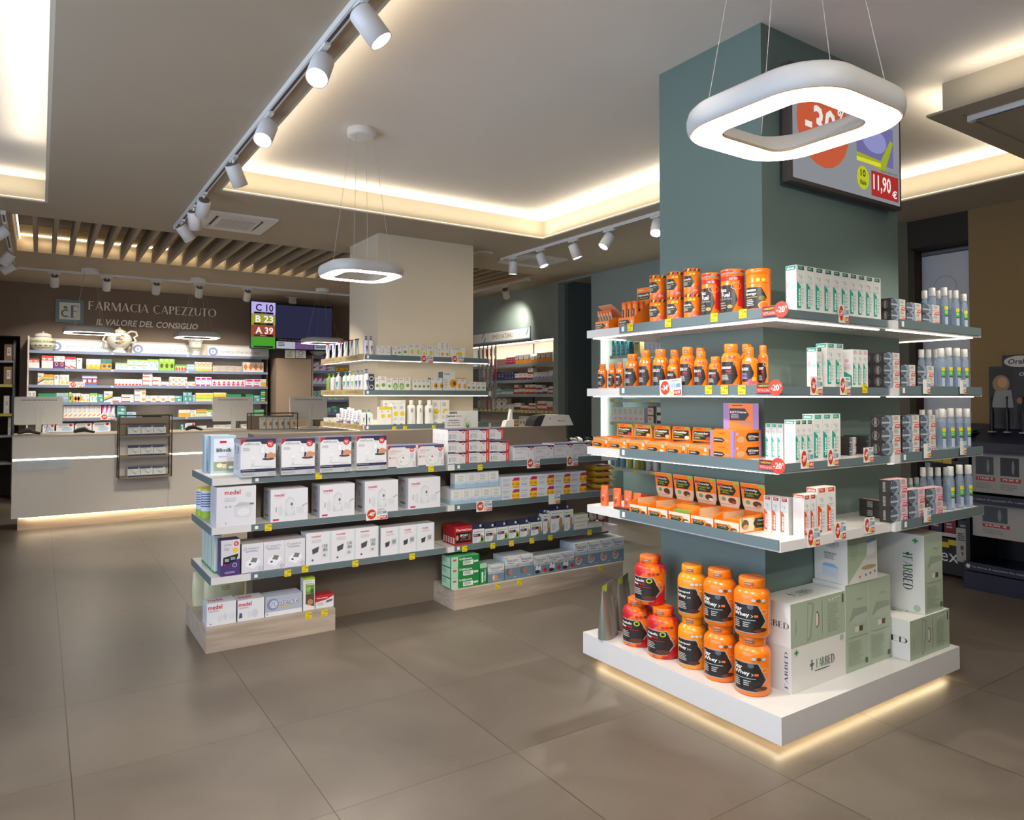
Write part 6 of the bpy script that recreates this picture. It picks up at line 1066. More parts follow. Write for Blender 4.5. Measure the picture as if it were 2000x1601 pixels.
# cartons showing their sides further along the island corner
def extra(k, x, y, z, w, d, h, label): box_at(k, x, y, z, w, d, h, 'x', label, 'side turned cartons on the island')
for i in range(3): extra('elmt', 2.87+.0*i, 2.10-.032*i+.01, 1.2405, .03, .05, .165, 'white toothpaste carton with teal arrow facing left, '+nth(i, 3)+', third shelf corner')
for i in range(3): extra('elmr', 2.86+.0*i, 2.11-.045*i, .9035, .042, .05, .165, 'white toothpaste carton facing left with orange red top, '+nth(i, 3)+', lowest shelf corner')
for zz, n, s in ((1.2405, 2, 'third'), (.9035, 1, 'lowest')):
    for i in range(n):
        for L in range(2): a = onY(1680-33*i if n == 2 else 1709, 870, 2.03).x; box_at('bio' if n == 2 else 'biop', a+.03, 2.06, zz+L*.0455, .055, .12, .045, 'y', 'dark toothpaste carton end, '+('lower' if L == 0 else 'upper')+(', '+('right', 'left')[i] if n == 2 else '')+', standing back on the '+s+' shelf', 'dark cartons set back')
MW = CLEAR('b4c4d4', .38); CAPW = M('dedcd4', .4)
def mouthwash(px, pt, P, z, pw, label, grp, lab=True):
    x, y, r = cylY(px-pw/2, px+pw/2, P, 740); h = onY(px, pt, y).z-z
    t = empty('mouthwash_bottle', (x, y, z), 0, label, 'bottle', grp)
    obj('bottle', MB().lathe([(r*.9, 0), (r, .006), (r, h*.64), (r*.95, h*.70), (r*.74, h*.77), (r*.6, h*.80)], MW, n=20, sy=.8), t); obj('liquid', MB().lathe([(r*.86, .004), (r*.93, .008), (r*.93, h*.54)], CLEAR('8fb0d0', .25), n=16, sy=.8), t)
    obj('cap', MB().lathe([(r*.66, h*.79), (r*.70, h*.80), (r*.68, h*.99), (r*.62, h)], CAPW, n=18), t)
    if lab: m = MB(); paint(m, [('r', .30, .40, .62, .58, '55b030'), ('r', .30, .58, .62, .70, 'e0cc20'), ('p', [(.30, .40), (.62, .40), (.62, .34), (.3, .38)], '44484c'), ('r', .33, .04, .60, .34, 'aab4c0'), ('x', .34, .44, .58, .54, 2, 'b8e0a0')], lambda u, v, o: ((r+o+.001)*math.sin((u-.6)*3.2), -(r*.8+o+.001)*math.cos((u-.6)*3.2), h*.02+v*h*.72), r*3.2/h, .06); obj('label', m, t)
    return t
for s, z, P, L in (('top', 1.9155, 1.93, [(1823, 563, 0), (1846, 562, 1), (1868, 568, 1), (1884, 575, 1)]), ('second', 1.5775, 1.93, [(1838, 680.5, 1), (1853, 679, 1), (1869, 680, 1), (1884, 682, 1)]), ('third', 1.2405, 1.93, [(1838, 798, 1), (1855, 797, 1), (1871, 797.5, 1), (1886.5, 798, 1)]), ('lowest', .9035, 1.93, [(1853, 911, 1), (1871, 908, 1), (1888, 908, 1)])):
    for i, (px, pt, l) in enumerate(L): mouthwash(px, pt, P, z, 17.2, 'clear mouthwash bottle with white cap, front row, '+nth(i, len(L))+', '+s+' island shelf', 'mouthwash bottles on the island', True)
    for i, px in enumerate((1800, 1814, 1829, 1845) if s != 'top' else (1808, 1835, 1857)): mouthwash(px, L[0][1]+2+(3 if s == 'top' else 0), 2.02, z, 14.5, 'clear mouthwash bottle with white cap, rear row, '+nth(i, 4 if s != 'top' else 3)+', '+s+' island shelf', 'mouthwash bottles on the island', False)
for i, px in enumerate((1766, 1778, 1790)):
    x, y, r = cylY(px-7, px+7, 2.10, 950); t = empty('green_bottle', (x, y, .9035), 0, 'opaque green bottle with white cap, '+nth(i, 3)+', back of the lowest shelf', 'bottle', 'green bottles on the lowest shelf'); obj('bottle', MB().lathe([(r, 0), (r, .10), (r*.6, .13)], M('7fb09a', .4), n=16), t); obj('cap', MB().lathe([(r*.62, .13), (r*.6, .165)], CAPW, n=16), t)
for i, px in enumerate((1763, 1777, 1792)):
    q = onY(px, 585, 2.12); m = MB().box(-.035, .035, -.03, .03, 0, .10, M('8a6238', .7)); m.prism([(-.03, .10), (.03, .10), (.03, .13), (0, .15), (-.03, .13)], -.035, -.033, M('7a5430', .7), 'x'); m.prism([(-.02, .10), (.02, .10), (.02, .12), (.0, .14), (-.02, .12)], .033, .035, M('7a5430', .7), 'x')
    tag(obj('gift_carton', m, None, (q.x, 2.12, 1.9155)), 'brown cardboard carrier box, '+nth(i, 3)+', behind the dark cartons on the top shelf', 'box', 'brown carrier boxes')
q = onY(1780, 800, 2.12); bag('product_bag', (q.x+.02, 2.12, 1.2405+.0), .12, .09, .19, 'a', 'clear plastic bag of small jars at the back of the third shelf', 'bag', None, [('r', .1, .5, .45, .7, 'd8dcd0'), ('r', .55, .45, .9, .62, 'c8c0d4'), ('r', .1, .42, .45, .5, '58905c')], mat=CLEAR('dddddd', .35))
# ================================================================== price tags and discount signs
TAGM = MB().box(-.021, .021, -.0012, 0, -.021, .021, M('dcc418', .5)); paint(TAGM, [('t', '19,90', .40, .52, .94, .78, '3a3420', 'b'), ('x', .08, .16, .8, .3, 2, '6a6020'), ('x', .06, .82, .5, .9, 1, '6a6020')], facemap((-.021, -.0012, -.021), .042, .042), 1); TAGM = TAGM.build('price_tag')
def ptags(face, P, pts, place):
    for i, (px, py) in enumerate(pts):
        q = onY(px, py, P) if face == 'y' else onX(px, py, P); o = obj('price_tag', TAGM, None, (q.x, q.y, q.z), FACE[face]); tag(o, 'yellow price tag, '+(nth(i, len(pts))+', ' if len(pts) > 1 else '')+place, 'price tag', 'yellow price tags')
RP = GY-.0065
ptags('y', RP, [(622.5, 929), (841.7, 915)], 'on the left top gondola rail'); ptags('y', RP, [(524, 1030)], 'on the left second gondola rail'); ptags('y', RP, [(562, 1119), (595.8, 1111), (694, 1100.5), (805, 1086.5)], 'on the left third gondola rail')
ptags('y', 4.551, [(602.8, 1201.5), (633.7, 1196.5)], 'on the left oak plinth'); ptags('y', RP, [(937.6, 912.5)], 'on the right top gondola rail'); ptags('y', RP, [(907.5, 1071.5), (962.4, 1065.5), (999, 1061), (1038.8, 1055.5), (1074.8, 1050), (1151.5, 1039.5)], 'on the right third gondola rail')
ptags('y', 4.488, [(972, 1143.6), (1014, 1137), (1172.6, 1109.5)], 'on the right oak plinth')
XR = 2.6575
ptags('x', XR, [(1231, 639), (1305, 630.5), (1395, 620), (1451, 612.6)], 'on the top island rail'); ptags('x', XR, [(1384, 761), (1415, 761), (1449, 761)], 'on the second island rail')
ptags('y', 1.9125, [(1689, 759)], 'on the second island rail facing right'); ptags('y', 6.4625, [(722+600-552, 837), (790, 836), (848, 835)] if 0 else [(770, 837), (791, 836), (847, 834)], 'on the lowest beige column rail')
def sign(face, P, px, py, w, h, pct, price, label, prod=True, rot=0):
    q = onY(px, py, P) if face == 'y' else onX(px, py, P); m = MB().box(-w/2, w/2, -.0015, 0, -h/2, h/2, M('dedbd4', .5)); ar = w/h; ops = []
    if pct: R_ = .40; ops += [('e', .25, .52, .21, .42, 'c03a24'), ('t', '-'+pct, .09, .36, .36, .70, 'f6efe8', 'b'), ('t', '%', .36, .56, .42, .70, 'f6efe8', 'b')]
    ops += [('r', .64, .04, .97, .34, 'b8302c'), ('t', price, .66, .09, .92, .29, 'f6efe8', 'b'), ('x', .52, .82, .96, .94, 2, '6a7470')]
    if prod: ops += [('r', .50, .45, .74, .78, '9fb4c0'), ('r', .76, .5, .96, .72, '6f97a8'), ('c', .54, .2, .11, 'd8c020')]
    paint(m, ops, facemap((-w/2, -.0015, -h/2), w, h), ar); o = obj('discount_sign', m, None, (q.x, q.y, q.z), rot=(0, 0, FACE[face])); 
    if rot: o.rotation_euler = (0, 0, FACE[face]); o.rotation_euler.rotate_axis('Y', rot)
    return tag(o, label, 'sign', 'discount signs on the shelves')
sp = RP-.004
sign('y', sp, 736, 1003.5, .155, .078, '40', '89,00', 'white sign with red minus 40 circle under a nebuliser box')
sign('y', sp, 945.5, 988, .135, .078, '46', '9,90', 'white sign with red minus 46 circle below the pale blue cartons')
sign('y', sp, 1082.7, 974, .115, .078, '', '11,00', 'white sign with carton picture and red price, no circle, on the gondola')
sign('y', sp, 1042, 904, .122, .078, '44', '3,90', 'white sign with red minus 44 circle on the top gondola rail')
sign('y', sp, 1118, 899.7, .115, .078, '25', '7,90', 'white sign with red minus 25 circle near the gondola end')
sign('y', 6.46, 834, 701, .14, .075, '25', '9,90', 'white sign with red minus 25 circle on the beige column top shelf')
sign('y', 6.46, 894, 701, .14, .075, '22', '7,90', 'white sign with red minus 22 circle on the beige column top shelf')
sign('x', XR-.004, 1310, 757, .15, .085, '34', '43,99', 'tilted white sign with red minus 34 circle below the supplement bottles', rot=-.06)
yr = 1.912
sign('y', yr, 1647.5, 613, .082, .085, '34', '6,50', 'white sign with red minus 34 circle below the tall toothpaste row')
sign('y', yr, 1594.4, 753.5, .092, .085, '36', '4,50', 'white sign with red minus 36 circle on the second shelf')
sign('y', yr, 1650.5, 753.5, .085, .085, '34', '5,90', 'white sign with red minus 34 circle on the second shelf')
sign('y', yr, 1576, 896, .092, .085, '39', '4,90', 'white sign with red minus 39 circle on the third shelf')
sign('y', yr, 1627, 893, .085, .080, '34', '5,90', 'white sign with red minus 34 circle on the third shelf')
sign('y', yr, 1696, 888, .085, .072, '41', '5,90', 'white sign with red minus 41 circle on the third shelf')
sign('y', 1.918, 1589, 1049, .092, .085, '30', '4,90', 'white sign with red minus 30 circle on the lowest shelf')
sign('y', 1.918, 1641, 1036, .088, .083, '29', '5,90', 'white sign with red minus 29 circle on the lowest shelf')
sign('y', 1.918, 1698, 1025.5, .085, .075, '41', '5,90', 'white sign with red minus 41 circle on the lowest shelf')
for px, py, l in ((1809.5, 755, 'second shelf, left'), (1880.5, 755.5, 'second shelf, right'), (1811, 880, 'third shelf, left'), (1881, 874.5, 'third shelf, right'), (1811, 1005, 'lowest shelf')):
    sign('y', 1.888, px, py, .072, .075, '', '5,90', 'small white product sign without circle, '+l+' far right')
def minus20(px, py, label):
    q = onX(px, py, XR-.006); m = MB().box(.025, .105, -.0015, 0, -.022, .022, M('b83028', .5)); paint(m, [('r', .06, .5, .88, .92, BK), ('t', 'NAMEDSPORT', .12, .6, .8, .82, 'c8a840', 'b'), ('t', 'TUTTA LA LINEA', .06, .12, .94, .38, 'e8b0a8', 'b')], facemap((.025, -.0015, -.022), .08, .044), 1.8)
    m2 = m; n = 28; c = [(.035*math.cos(2*math.pi*i/n)+.125, .035*math.sin(2*math.pi*i/n)) for i in range(n)]; m.prism(c, -.004, -.002, M('c23a2a', .5), 'y'); paint(m, [('t', '-20', .16, .32, .76, .70, 'f6efe8', 'b'), ('t', '%', .78, .56, .92, .72, 'f6efe8')], facemap((.09, -.0042, -.035), .07, .07), 1)
    tag(obj('discount_sign', m, None, (q.x, q.y+.105, q.z), -math.pi/2), label, 'sign', 'red minus 20 signs at the island corner')
minus20(1519, 605, 'red minus 20 percent sign at the island corner, top shelf'); minus20(1508, 757, 'red minus 20 percent sign at the island corner, second shelf'); minus20(1513, 909, 'red minus 20 percent sign at the island corner, third shelf')
# aloe vera show card
q = onY(873, 832, 4.90); m = MB().box(0, .30, -.003, 0, 0, .135, M('c9c7be', .5))
paint(m, [('r', .14, .84, .36, .95, '2c2a28'), ('t', 'ZUCCARI', .16, .865, .34, .925, 'd8d4cc'), ('t', '[aloe', .05, .62, .30, .76, '3a3a38', 'b'), ('t', 'vera]', .31, .62, .48, .76, '5a5a58'), ('t', 'Straordinario', .11, .42, .42, .50, '3a3a38', 'b'), ('t', 'per l\'organismo,', .08, .27, .44, .36, '3a3a38', 'b'), ('t', 'amico per la pelle.', .07, .12, .46, .21, '3a3a38', 'b')]+[('p', [(.66, .0), (.69, .0), (.66+.17*math.cos(a), .45*math.sin(a)+.05)], c) for a, c in ((2.7, '4a7a34'), (2.2, '5a9040'), (1.8, '3f6c2c'), (1.4, '5a9040'), (1.0, '4a7a34'), (.6, '5f9848'), (.35, '3f6c2c'))]+[('p', [(.58+.0*i, .4), (.59, .4), (.62+.08*i, .95)], '9aa89a') for i in range(3)], facemap((0, -.003, 0), .30, .135), 2.2)
tag(obj('show_card', m, None, (q.x-.02, 4.90, 1.281)), 'grey aloe vera show card with green plant behind the red banded boxes', 'card')
# charity box / white appliance on the panel, bag and slippers behind
q = onY(1063, 830, 5.3)
t = empty('demo_appliance', (onY(1072, 830, 4.9).x, 4.90, 1.281), 0, 'white wedge shaped appliance with black side on the gondola top', 'appliance'); m = MB().prism([(-.13, 0), (.22, 0), (.17, .09), (-.08, .095)], -.06, .06, M('cfcabc', .4), 'y'); paint(m, [('t', 'Mostex', .52, .36, .74, .5, '6a74a8', 'b'), ('c', .28, .62, .06, '2c5a48')], lambda u, v, o: (-.13+u*.35, -.06-o, v*.095), 3.5); obj('shell', m, t); obj('black_cover', MB().prism([(-.21, 0), (-.13, 0), (-.082, .095), (-.15, .085), (-.19, .05)], -.062, .062, M('232323', .6), 'y'), t)
t = empty('dispenser', (onY(992, 830, 4.9).x, 4.9, 1.281), 0, 'white dispenser with tall narrow spout on the gondola top', 'dispenser'); obj('base', MB().prism([(-.05, 0), (.04, 0), (.04, .06), (-.03, .05)], -.03, .03, M('dad6cc', .4), 'y'), t); obj('spout', MB().prism([(.0, .05), (.035, .055), (.035, .14), (.02, .145)], -.015, .015, M('dad6cc', .4), 'y'), t)
# ================================================================== medicine cartons on the wall, column and niche shelves
def G(k, d, base, ops, name='medicine_box', cat='box', cs=None, ct=None): style(k, name, d, cat, base, ops, cs=cs, ct=ct)
band = lambda c, a=0, b=.4: ('r', 0, a, 1, b, c)
pr_ = lambda n=2, c='9a9a9c': ('x', .12, .5, .8, .8, n, c)
G('m_redtop', 'white medicine box with red top', 'd9d6d2', [band('c8402c', .62, 1), pr_(1), ('t', 'Fluifort', .1, .7, .9, .85, 'f0e8e4', 'b')])
G('m_red2', 'white medicine box with red sweep', 'd9d6d2', [band('b8203c', .78, 1), ('p', [(0, .3), (1, .1), (1, .02), (0, .15)], 'c8403c'), pr_(2)])
G('m_purple', 'purple and white medicine box', '5a2a6a', [band('dedbd8', .55, 1), ('e', .5, .35, .3, .16, 'e8a030'), ('e', .5, .35, .2, .10, '5a2a6a'), ('x', .12, .65, .8, .9, 2, '8a8a90')])
G('m_white', 'plain white medicine box', 'dcdad6', [('x', .15, .65, .85, .85, 2, '6a8a70'), pr_(2)])
G('m_yelbot', 'white medicine box with yellow base', 'dcd9d2', [band('e0a428', 0, .45), ('e', .5, .35, .2, .1, 'f0d080'), pr_(2)])
G('m_tealor', 'teal and orange medicine box', 'd88a28', [band('3f6f6c', .55, 1), ('c', .6, .3, .14, '2f4f50')])
G('m_pgreen', 'pale green medicine box', 'd4dccc', [band('8cc048', .8, 1), ('e', .7, .4, .2, .25, '7fb0b8'), pr_(1)])
G('m_green', 'bright green medicine box', '86c42c', [('e', .5, .4, .32, .2, '3a4a2c'), ('x', .15, .75, .85, .95, 2, 'e8f0d8'), ('e', .8, .45, .12, .1, 'c05030')])
G('m_tomato', 'small green box with tomato picture', 'a4b884', [('e', .5, .3, .35, .28, 'c8302c'), band('5a9040', .75, 1)])
G('m_blue', 'pale blue medicine box', 'a8bcc8', [band('7fa0b8', 0, .35), pr_(2, '5a7088')])
G('m_yelcirc', 'white medicine box with orange circles', 'dcd8cc', [('o', .5, .68, .22, 'd88a28', .6), band('e0b048', 0, .3), pr_(1)])
G('m_greyor', 'grey and orange striped medicine box', '9fa8ac', [('r', 0, .55, .7, .75, 'e0a070'), ('r', .0, .1, .7, .3, 'e0b088'), ('c', .82, .4, .16, 'd8a060')])
G('m_diamond', 'white medicine box with orange diamond', 'dcd6cc', [('p', [(.5, .12), (.95, .5), (.5, .88), (.05, .5)], 'd8782c'), ('x', .1, .9, .9, .98, 1, 'c08868')])
G('m_flower', 'white medicine box with yellow flowers', 'd9d8d2', [('e', .6, .25, .3, .18, 'e0b430'), pr_(3, '9aa0a4'), band('c9ccd0', .85, 1)])
G('m_orgreen', 'orange medicine box with green band', 'd9d0c0', [band('e0942c', .7, 1), band('78a848', .45, .62), ('e', .5, .2, .3, .1, 'e0c060')])
G('m_yelpur', 'white box with yellow and purple sweep', 'd9d6ce', [('p', [(0, .2), (1, .6), (1, .8), (0, .4)], 'dcb428'), ('p', [(0, .1), (1, .4), (1, .55), (0, .2)], '54407c'), pr_(1)])
G('m_bluered', 'dark blue medicine box with red circle', '5468a0', [('c', .5, .45, .26, 'b84848'), ('c', .5, .45, .15, 'd8d8e0'), band('c9ccd8', .75, .9)])
G('m_redsm', 'low white medicine box with red stripe', 'dcd6d2', [('r', 0, .05, .7, .3, 'c04038'), ('x', .2, .55, .9, .85, 2, 'a0a0a0')])
G('m_mag', 'white medicine box with magenta bars', 'dcd9d6', [('r', .1, .7, .9, .92, 'c81c84'), ('r', .02, .02, .8, .2, 'c81c84'), ('x', .2, .3, .8, .55, 2, '8f8f98')])
G('m_pink', 'white medicine box with pink house print', 'dcd8d4', [('p', [(.2, .45), (.8, .45), (.5, .85)], 'c83070'), ('r', .2, .12, .8, .38, 'c84880'), ('r', .1, 0, .9, .08, 'e0a860')])
G('m_yellow', 'mustard and white medicine box', 'd9d2c0', [band('d89c28', 0, .55)])
G('m_dgreen', 'deep green medicine box', '2f8c60', [('r', .05, .5, .95, .62, 'dce4dc'), ('r', .1, .15, .9, .28, 'e0b838')])
G('m_teal', 'teal medicine box', '4f8c88', [('x', .1, .6, .9, .9, 2, 'd0e0dc'), ('e', .6, .3, .2, .18, 'a8c8c4')])
G('m_lwhite', 'low white medicine box with orange dot', 'dcd8d0', [('c', .8, .4, .25, 'd89030'), ('x', .08, .5, .6, .85, 2, '7a8088'), ('r', 0, 0, .5, .15, '9a5048')])
G('m_yelgr', 'yellow and green striped medicine box', 'd9d4c0', [band('dcc030', .55, .85), band('9cc048', .25, .5), ('r', 0, 0, 1, .12, 'e0a040')])
G('m_testk', 'white test kit box with orange foot', 'dcd9d2', [('r', .02, 0, .98, .06, 'd88a28'), ('p', [(.2, .12), (.8, .25), (.7, .35), (.15, .2)], 'c89048'), ('x', .2, .4, .8, .9, 6, 'a8a8a8')])
G('m_plaster', 'white plaster box with red badge', 'd6d4d2', [('c', .82, .8, .14, RD), ('p', [(0, .8), (.15, 1), (0, 1)], RD), ('e', .6, .35, .3, .25, '9fb8cc'), pr_(2)])
G('m_cream', 'cream box with blue sign print', 'cfccc4', [band('8f9ab4', .0, .3), pr_(2)])
G('m_magc', 'pale blue medicine box with magenta corner', 'b4c4d0', [('p', [(0, 1), (.6, 1), (0, .3)], 'c8208c'), ('p', [(.3, .2), (.9, .7), (.9, .9), (.2, .4)], 'e0dcd8')])
G('m_yelred', 'yellow box with red cross strokes', 'dcb828', [('p', [(.2, .2), (.3, .15), (.8, .8), (.7, .85)], 'c84028'), ('p', [(.7, .15), (.8, .2), (.3, .85), (.2, .8)], 'c84028')])
z7 = lambda a, b, t: (a/4.709, b/4.709, 560+t/4.709)
z8 = lambda a, b, t: (340+a/4.709, 340+b/4.709, 560+t/4.709)
def rows(face, P, z, pb, conv, items, place): row(face, P, z, pb, [(k,)+conv(a, b, t)+tuple(r) for k, a, b, t, *r in items], place)
D_ = .09
WY = 12.225
place = 'on the wall shelving'
rows('y', WY, 1.927, 720, z7, [('m_redtop', 262, 362, 660, D_, 2), ('m_redtop', 382, 487, 632, D_, 2), ('m_purple', 494, 594, 636, D_, 2), ('m_red2', 597, 696, 641, D_, 2), ('m_white', 703, 755, 655, D_), ('m_yelbot', 793, 925, 663, D_, 3), ('m_tealor', 930, 1026, 661, D_, 2), ('m_pgreen', 1062, 1168, 697, D_, 3), ('m_pgreen', 1170, 1350, 668, D_, 2, 2), ('m_pgreen', 1353, 1458, 665, D_, 2), ('m_green', 1463, 1605, 660, D_, 3)], 'second wall shelf')
rows('y', WY, 1.927, 722, z8, [('m_tomato', 10, 115, 713, D_, 4), ('m_blue', 117, 189, 713, D_, 3), ('m_yelcirc', 192, 350, 690, D_, 4), ('m_greyor', 355, 630, 722, D_, 4, 2), ('m_diamond', 633, 823, 690, D_, 4)], 'second wall shelf')
rows('y', WY, 1.686, 755, z7, [('m_yelpur', 345, 400, 793, D_), ('m_orgreen', 402, 494, 805, D_, 2), ('m_white', 498, 542, 808, D_), ('m_flower', 545, 635, 808, D_, 2), ('m_bluered', 755, 893, 815, D_, 3), ('m_redsm', 1055, 1308, 847, D_, 8), ('m_redsm', 1312, 1400, 795, D_, 1, 3), ('m_redsm', 1402, 1480, 830, D_, 1, 2), ('m_redsm', 1482, 1555, 872, D_), ('m_lwhite', 1558, 1605, 828, D_, 1, 2)], 'third wall shelf')
rows('y', WY, 1.686, 757, z8, [('m_lwhite', 2, 120, 830, D_, 2, 2), ('m_lwhite', 123, 192, 872, D_), ('m_mag', 197, 343, 828, D_, 3), ('m_pink', 348, 652, 852, D_, 7), ('m_mag', 658, 800, 848, D_, 2), ('m_yellow', 802, 852, 848, D_)], 'third wall shelf')
rows('y', WY, 1.437, 790, z7, [('m_white', 260, 328, 957, D_, 2), ('m_dgreen', 348, 515, 980, D_, 5), ('m_blue', 518, 628, 975, D_, 5), ('m_green', 632, 660, 968, D_), ('m_lwhite', 663, 740, 978, D_, 3), ('m_flower', 743, 822, 984, D_, 2), ('m_pgreen', 826, 895, 978, D_, 2), ('m_teal', 898, 952, 986, D_), ('m_yelpur', 955, 1035, 960, D_), ('m_redsm', 1037, 1115, 1012, D_, 1), ('m_redsm', 1118, 1230, 990, D_, 1, 2), ('m_lwhite', 1235, 1340, 942, D_, 1, 2), ('m_lwhite', 1343, 1605, 1000, D_, 3)], 'fourth wall shelf')
rows('y', WY, 1.437, 785, z8, [('m_teal', 3, 75, 1000, D_), ('m_teal', 80, 165, 968, D_, 2), ('m_blue', 168, 195, 995, D_), ('m_yelgr', 198, 362, 975, D_, 3), ('m_yelgr', 365, 480, 972, D_, 2), ('m_dgreen', 487, 617, 987, D_, 2), ('m_dgreen', 660, 730, 987, D_), ('m_teal', 733, 793, 997, D_), ('m_dgreen', 796, 840, 950, D_, 1, 2)], 'fourth wall shelf')
rows('y', WY, 1.199, 820, z7, [('m_testk', 583, 928, 1087, D_, 8), ('m_magc', 935, 1055, 1087, D_, 3), ('m_teal', 1075, 1160, 1088, D_, 1, 2), ('m_blue', 1165, 1250, 1152, D_)], 'fifth wall shelf')
rows('y', WY, 1.199, 812, z8, [('m_yellow', 43, 148, 1130, D_, 2), ('m_flower', 150, 203, 1132, D_), ('m_orgreen', 205, 298, 1127, D_, 2), ('m_pgreen', 300, 372, 1132, D_, 1, 1), ('m_dgreen', 735, 828, 1127, D_, 1, 2)], 'fifth wall shelf')
rows('y', WY, .992, 846, z7, [('m_plaster', 390, 500, 1262, D_), ('m_plaster', 515, 678, 1257, D_), ('m_plaster', 687, 843, 1255, D_), ('m_plaster', 850, 1015, 1245, D_)], 'bottom wall shelf')
rows('y', WY, .992, 842, z8, [('m_teal', 62, 88, 1265, D_), ('m_plaster', 100, 190, 1252, D_), ('m_cream', 195, 300, 1280, D_), ('m_cream', 365, 540, 1270, D_, 2), ('m_white', 618, 702, 1264, D_)], 'bottom wall shelf')
rows('y', WY, 1.967, 730, z8, [('m_magc', 1272, 1395, 692, D_, 2, 2), ('m_magc', 1397, 1478, 727, D_, 1, 2), ('m_yelred', 1483, 1598, 742, D_, 2)], 'right wall unit, second shelf')
rows('y', WY, 1.737, 757, z8, [('m_magc', 1272, 1400, 838, D_, 3)], 'right wall unit, third shelf')
rows('y', WY, 1.467, 783, z8, [('m_teal', 1275, 1350, 956, D_, 2, 2), ('m_pgreen', 1370, 1590, 1015, D_, 4)], 'right wall unit, fourth shelf')
rows('y', WY, 1.237, 812, z8, [('m_blue', 1392, 1440, 1110, D_), ('m_teal', 1442, 1510, 1095, D_), ('m_teal', 1512, 1590, 1108, D_)], 'right wall unit, fifth shelf')
# small shelf signs on the wall
for k, (px, py, t) in enumerate(((150.5, 751, '22'), (211, 814, '37'))):
    sign('y', 12.185, px, py, .19, .085, t, '9,90', 'tiny white sign with red circle on the wall shelving, '+('upper', 'lower')[k]+' one')
# stock cartons in the niche
for i, (px0, px1, pt, zb) in enumerate(((8, 40, 672, 2.05), (8, 40, 702, 1.70), (9, 20, 752, 1.27), (24, 38, 748, 1.27), (18, 38, 800, .95))):
    a = onY(px0, 700, 12.82).x; b = min(-.345, onY(px1, 700, 12.82).x); h = min(.26, max(.08, onY(px0, pt, 12.82).z-zb))
    m = MB().box(-(b-a)/2, (b-a)/2, -.12, .12, 0, min(h, .30), M('8a6a48' if i < 2 else 'c8c4bc', .6)); paint(m, [('r', .35, .3, .8, .8, 'd8d2c8'), ('x', .4, .4, .75, .7, 3, '6a6a6a')], facemap((-(b-a)/2, -.12, 0), b-a, min(h, .3)), 1)
    tag(obj('stock_carton', m, None, ((a+b)/2, 12.95, zb+.001)), ('brown stock carton on the top board of the doorway rack', 'brown stock carton on the second board of the doorway rack', 'narrow white carton left on the doorway rack', 'white carton beside it on the doorway rack', 'white carton low on the doorway rack')[i], 'carton', 'cartons on the doorway rack')
# ------------------------------------------------------------------ majolica jars on top of the wall shelving
CER = M('d8d4c4', .2, coat=.5)
def urn(px, w, pt, kind, label):
    p = onY(px, 688, 12.33); t = empty('apothecary_jar', (p.x+(.03 if kind == 0 else 0), 12.33, 2.186), 0, label, 'jar', 'majolica jars on the wall shelving'); h = onY(px, pt, 12.33).z-2.186; r = w/F*Vector((p.x, 12.33)).length/2 if 0 else w/1386.56*12.9/2*.94
    if kind == 0: pr = [(r*.62, 0), (r*.66, h*.03), (r*.9, h*.14), (r, h*.30), (r*.97, h*.42), (r*1.0, h*.5), (r*.9, h*.60), (r*.62, h*.70), (r*.66, h*.72)]
    elif kind == 1: pr = [(r*.5, 0), (r*.44, h*.08), (r*.28, h*.13), (r*.55, h*.22), (r*.85, h*.4), (r*.9, h*.55), (r*.75, h*.70), (r*.45, h*.78), (r*.5, h*.80)]
    else: pr = [(r*.5, 0), (r*.4, h*.06), (r*.32, h*.22), (r*.42, h*.28), (r*.72, h*.40), (r*.78, h*.62), (r*.78, h*.74), (r*1.0, h*.92), (r*1.0, h)]
    m = MB().lathe(pr, CER, n=28); rr = lambda v: next((pr[i][0]+(pr[i+1][0]-pr[i][0])*(v*h-pr[i][1])/(pr[i+1][1]-pr[i][1]) for i in range(len(pr)-1) if pr[i][1] <= v*h <= pr[i+1][1]), r)
    mp = lambda u, v, o: ((rr(v)+o+.002)*math.sin((u-.5)*3), -(rr(v)+o+.002)*math.cos((u-.5)*3), v*h)
    if kind == 0:
        for v0, v1, c in ((.47, .53, '9aa848'), (.12, .16, '9aa848'), (.40, .42, '5a6448')): paint(m, [('r', -.4, v0, 1.4, v1, c)], mp, 2, .05)
        paint(m, [('t', 'CELLINI', .16, .43, .84, .47, '3f4438')]+[('e', .15+.14*i, .24, .05, .035, '6a7448') for i in range(6)], mp, 2, .05)
    elif kind == 1: paint(m, [('e', .5+.15*math.cos(i*2.4)*(i % 4)/2.2, .50+.11*math.sin(i*2.4)*(i % 4)/2.2, .055, .038, ('d8a030', 'b85838', '5a78a8', 'e8d8b0', '6a8848')[i % 5]) for i in range(18)], mp, 2, .05)
    else: paint(m, [('r', -.3, .94, 1.3, .97, '5a6a98')]+[('r', .02+.16*i, .86, .10+.16*i, .94, '3f4c84') for i in range(6)]+[('r', -.3, .40, 1.3, .43, '4c5a70'), ('r', -.3, .80, 1.3, .82, '8fb0b0'), ('e', .5, .66, .04, .03, '5a6a80')], mp, 2, .05)
    obj('body', m, t)
    if kind < 2: obj('lid', MB().lathe([(pr[-1][0]*1.05, pr[-1][1]), (pr[-1][0]*.95, h*.86 if kind == 0 else h*.84), (pr[-1][0]*.35, h*.93), (pr[-1][0]*.12, h*.95), (pr[-1][0]*.18, h*.98), (.004, h)], CER, n=24), t)
    if kind == 1:
        for s in (-1, 1): obj('handle', MB().tube([(s*r*.5, 0, h*.76), (s*r*.8, 0, h*.86), (s*r*1.15, 0, h*.84), (s*r*1.25, 0, h*.70), (s*r*1.0, 0, h*.62), (s*r*1.15, 0, h*.50), (s*r*.98, 0, h*.40), (s*r*.78, 0, h*.42)], .016, CER, 8), t)
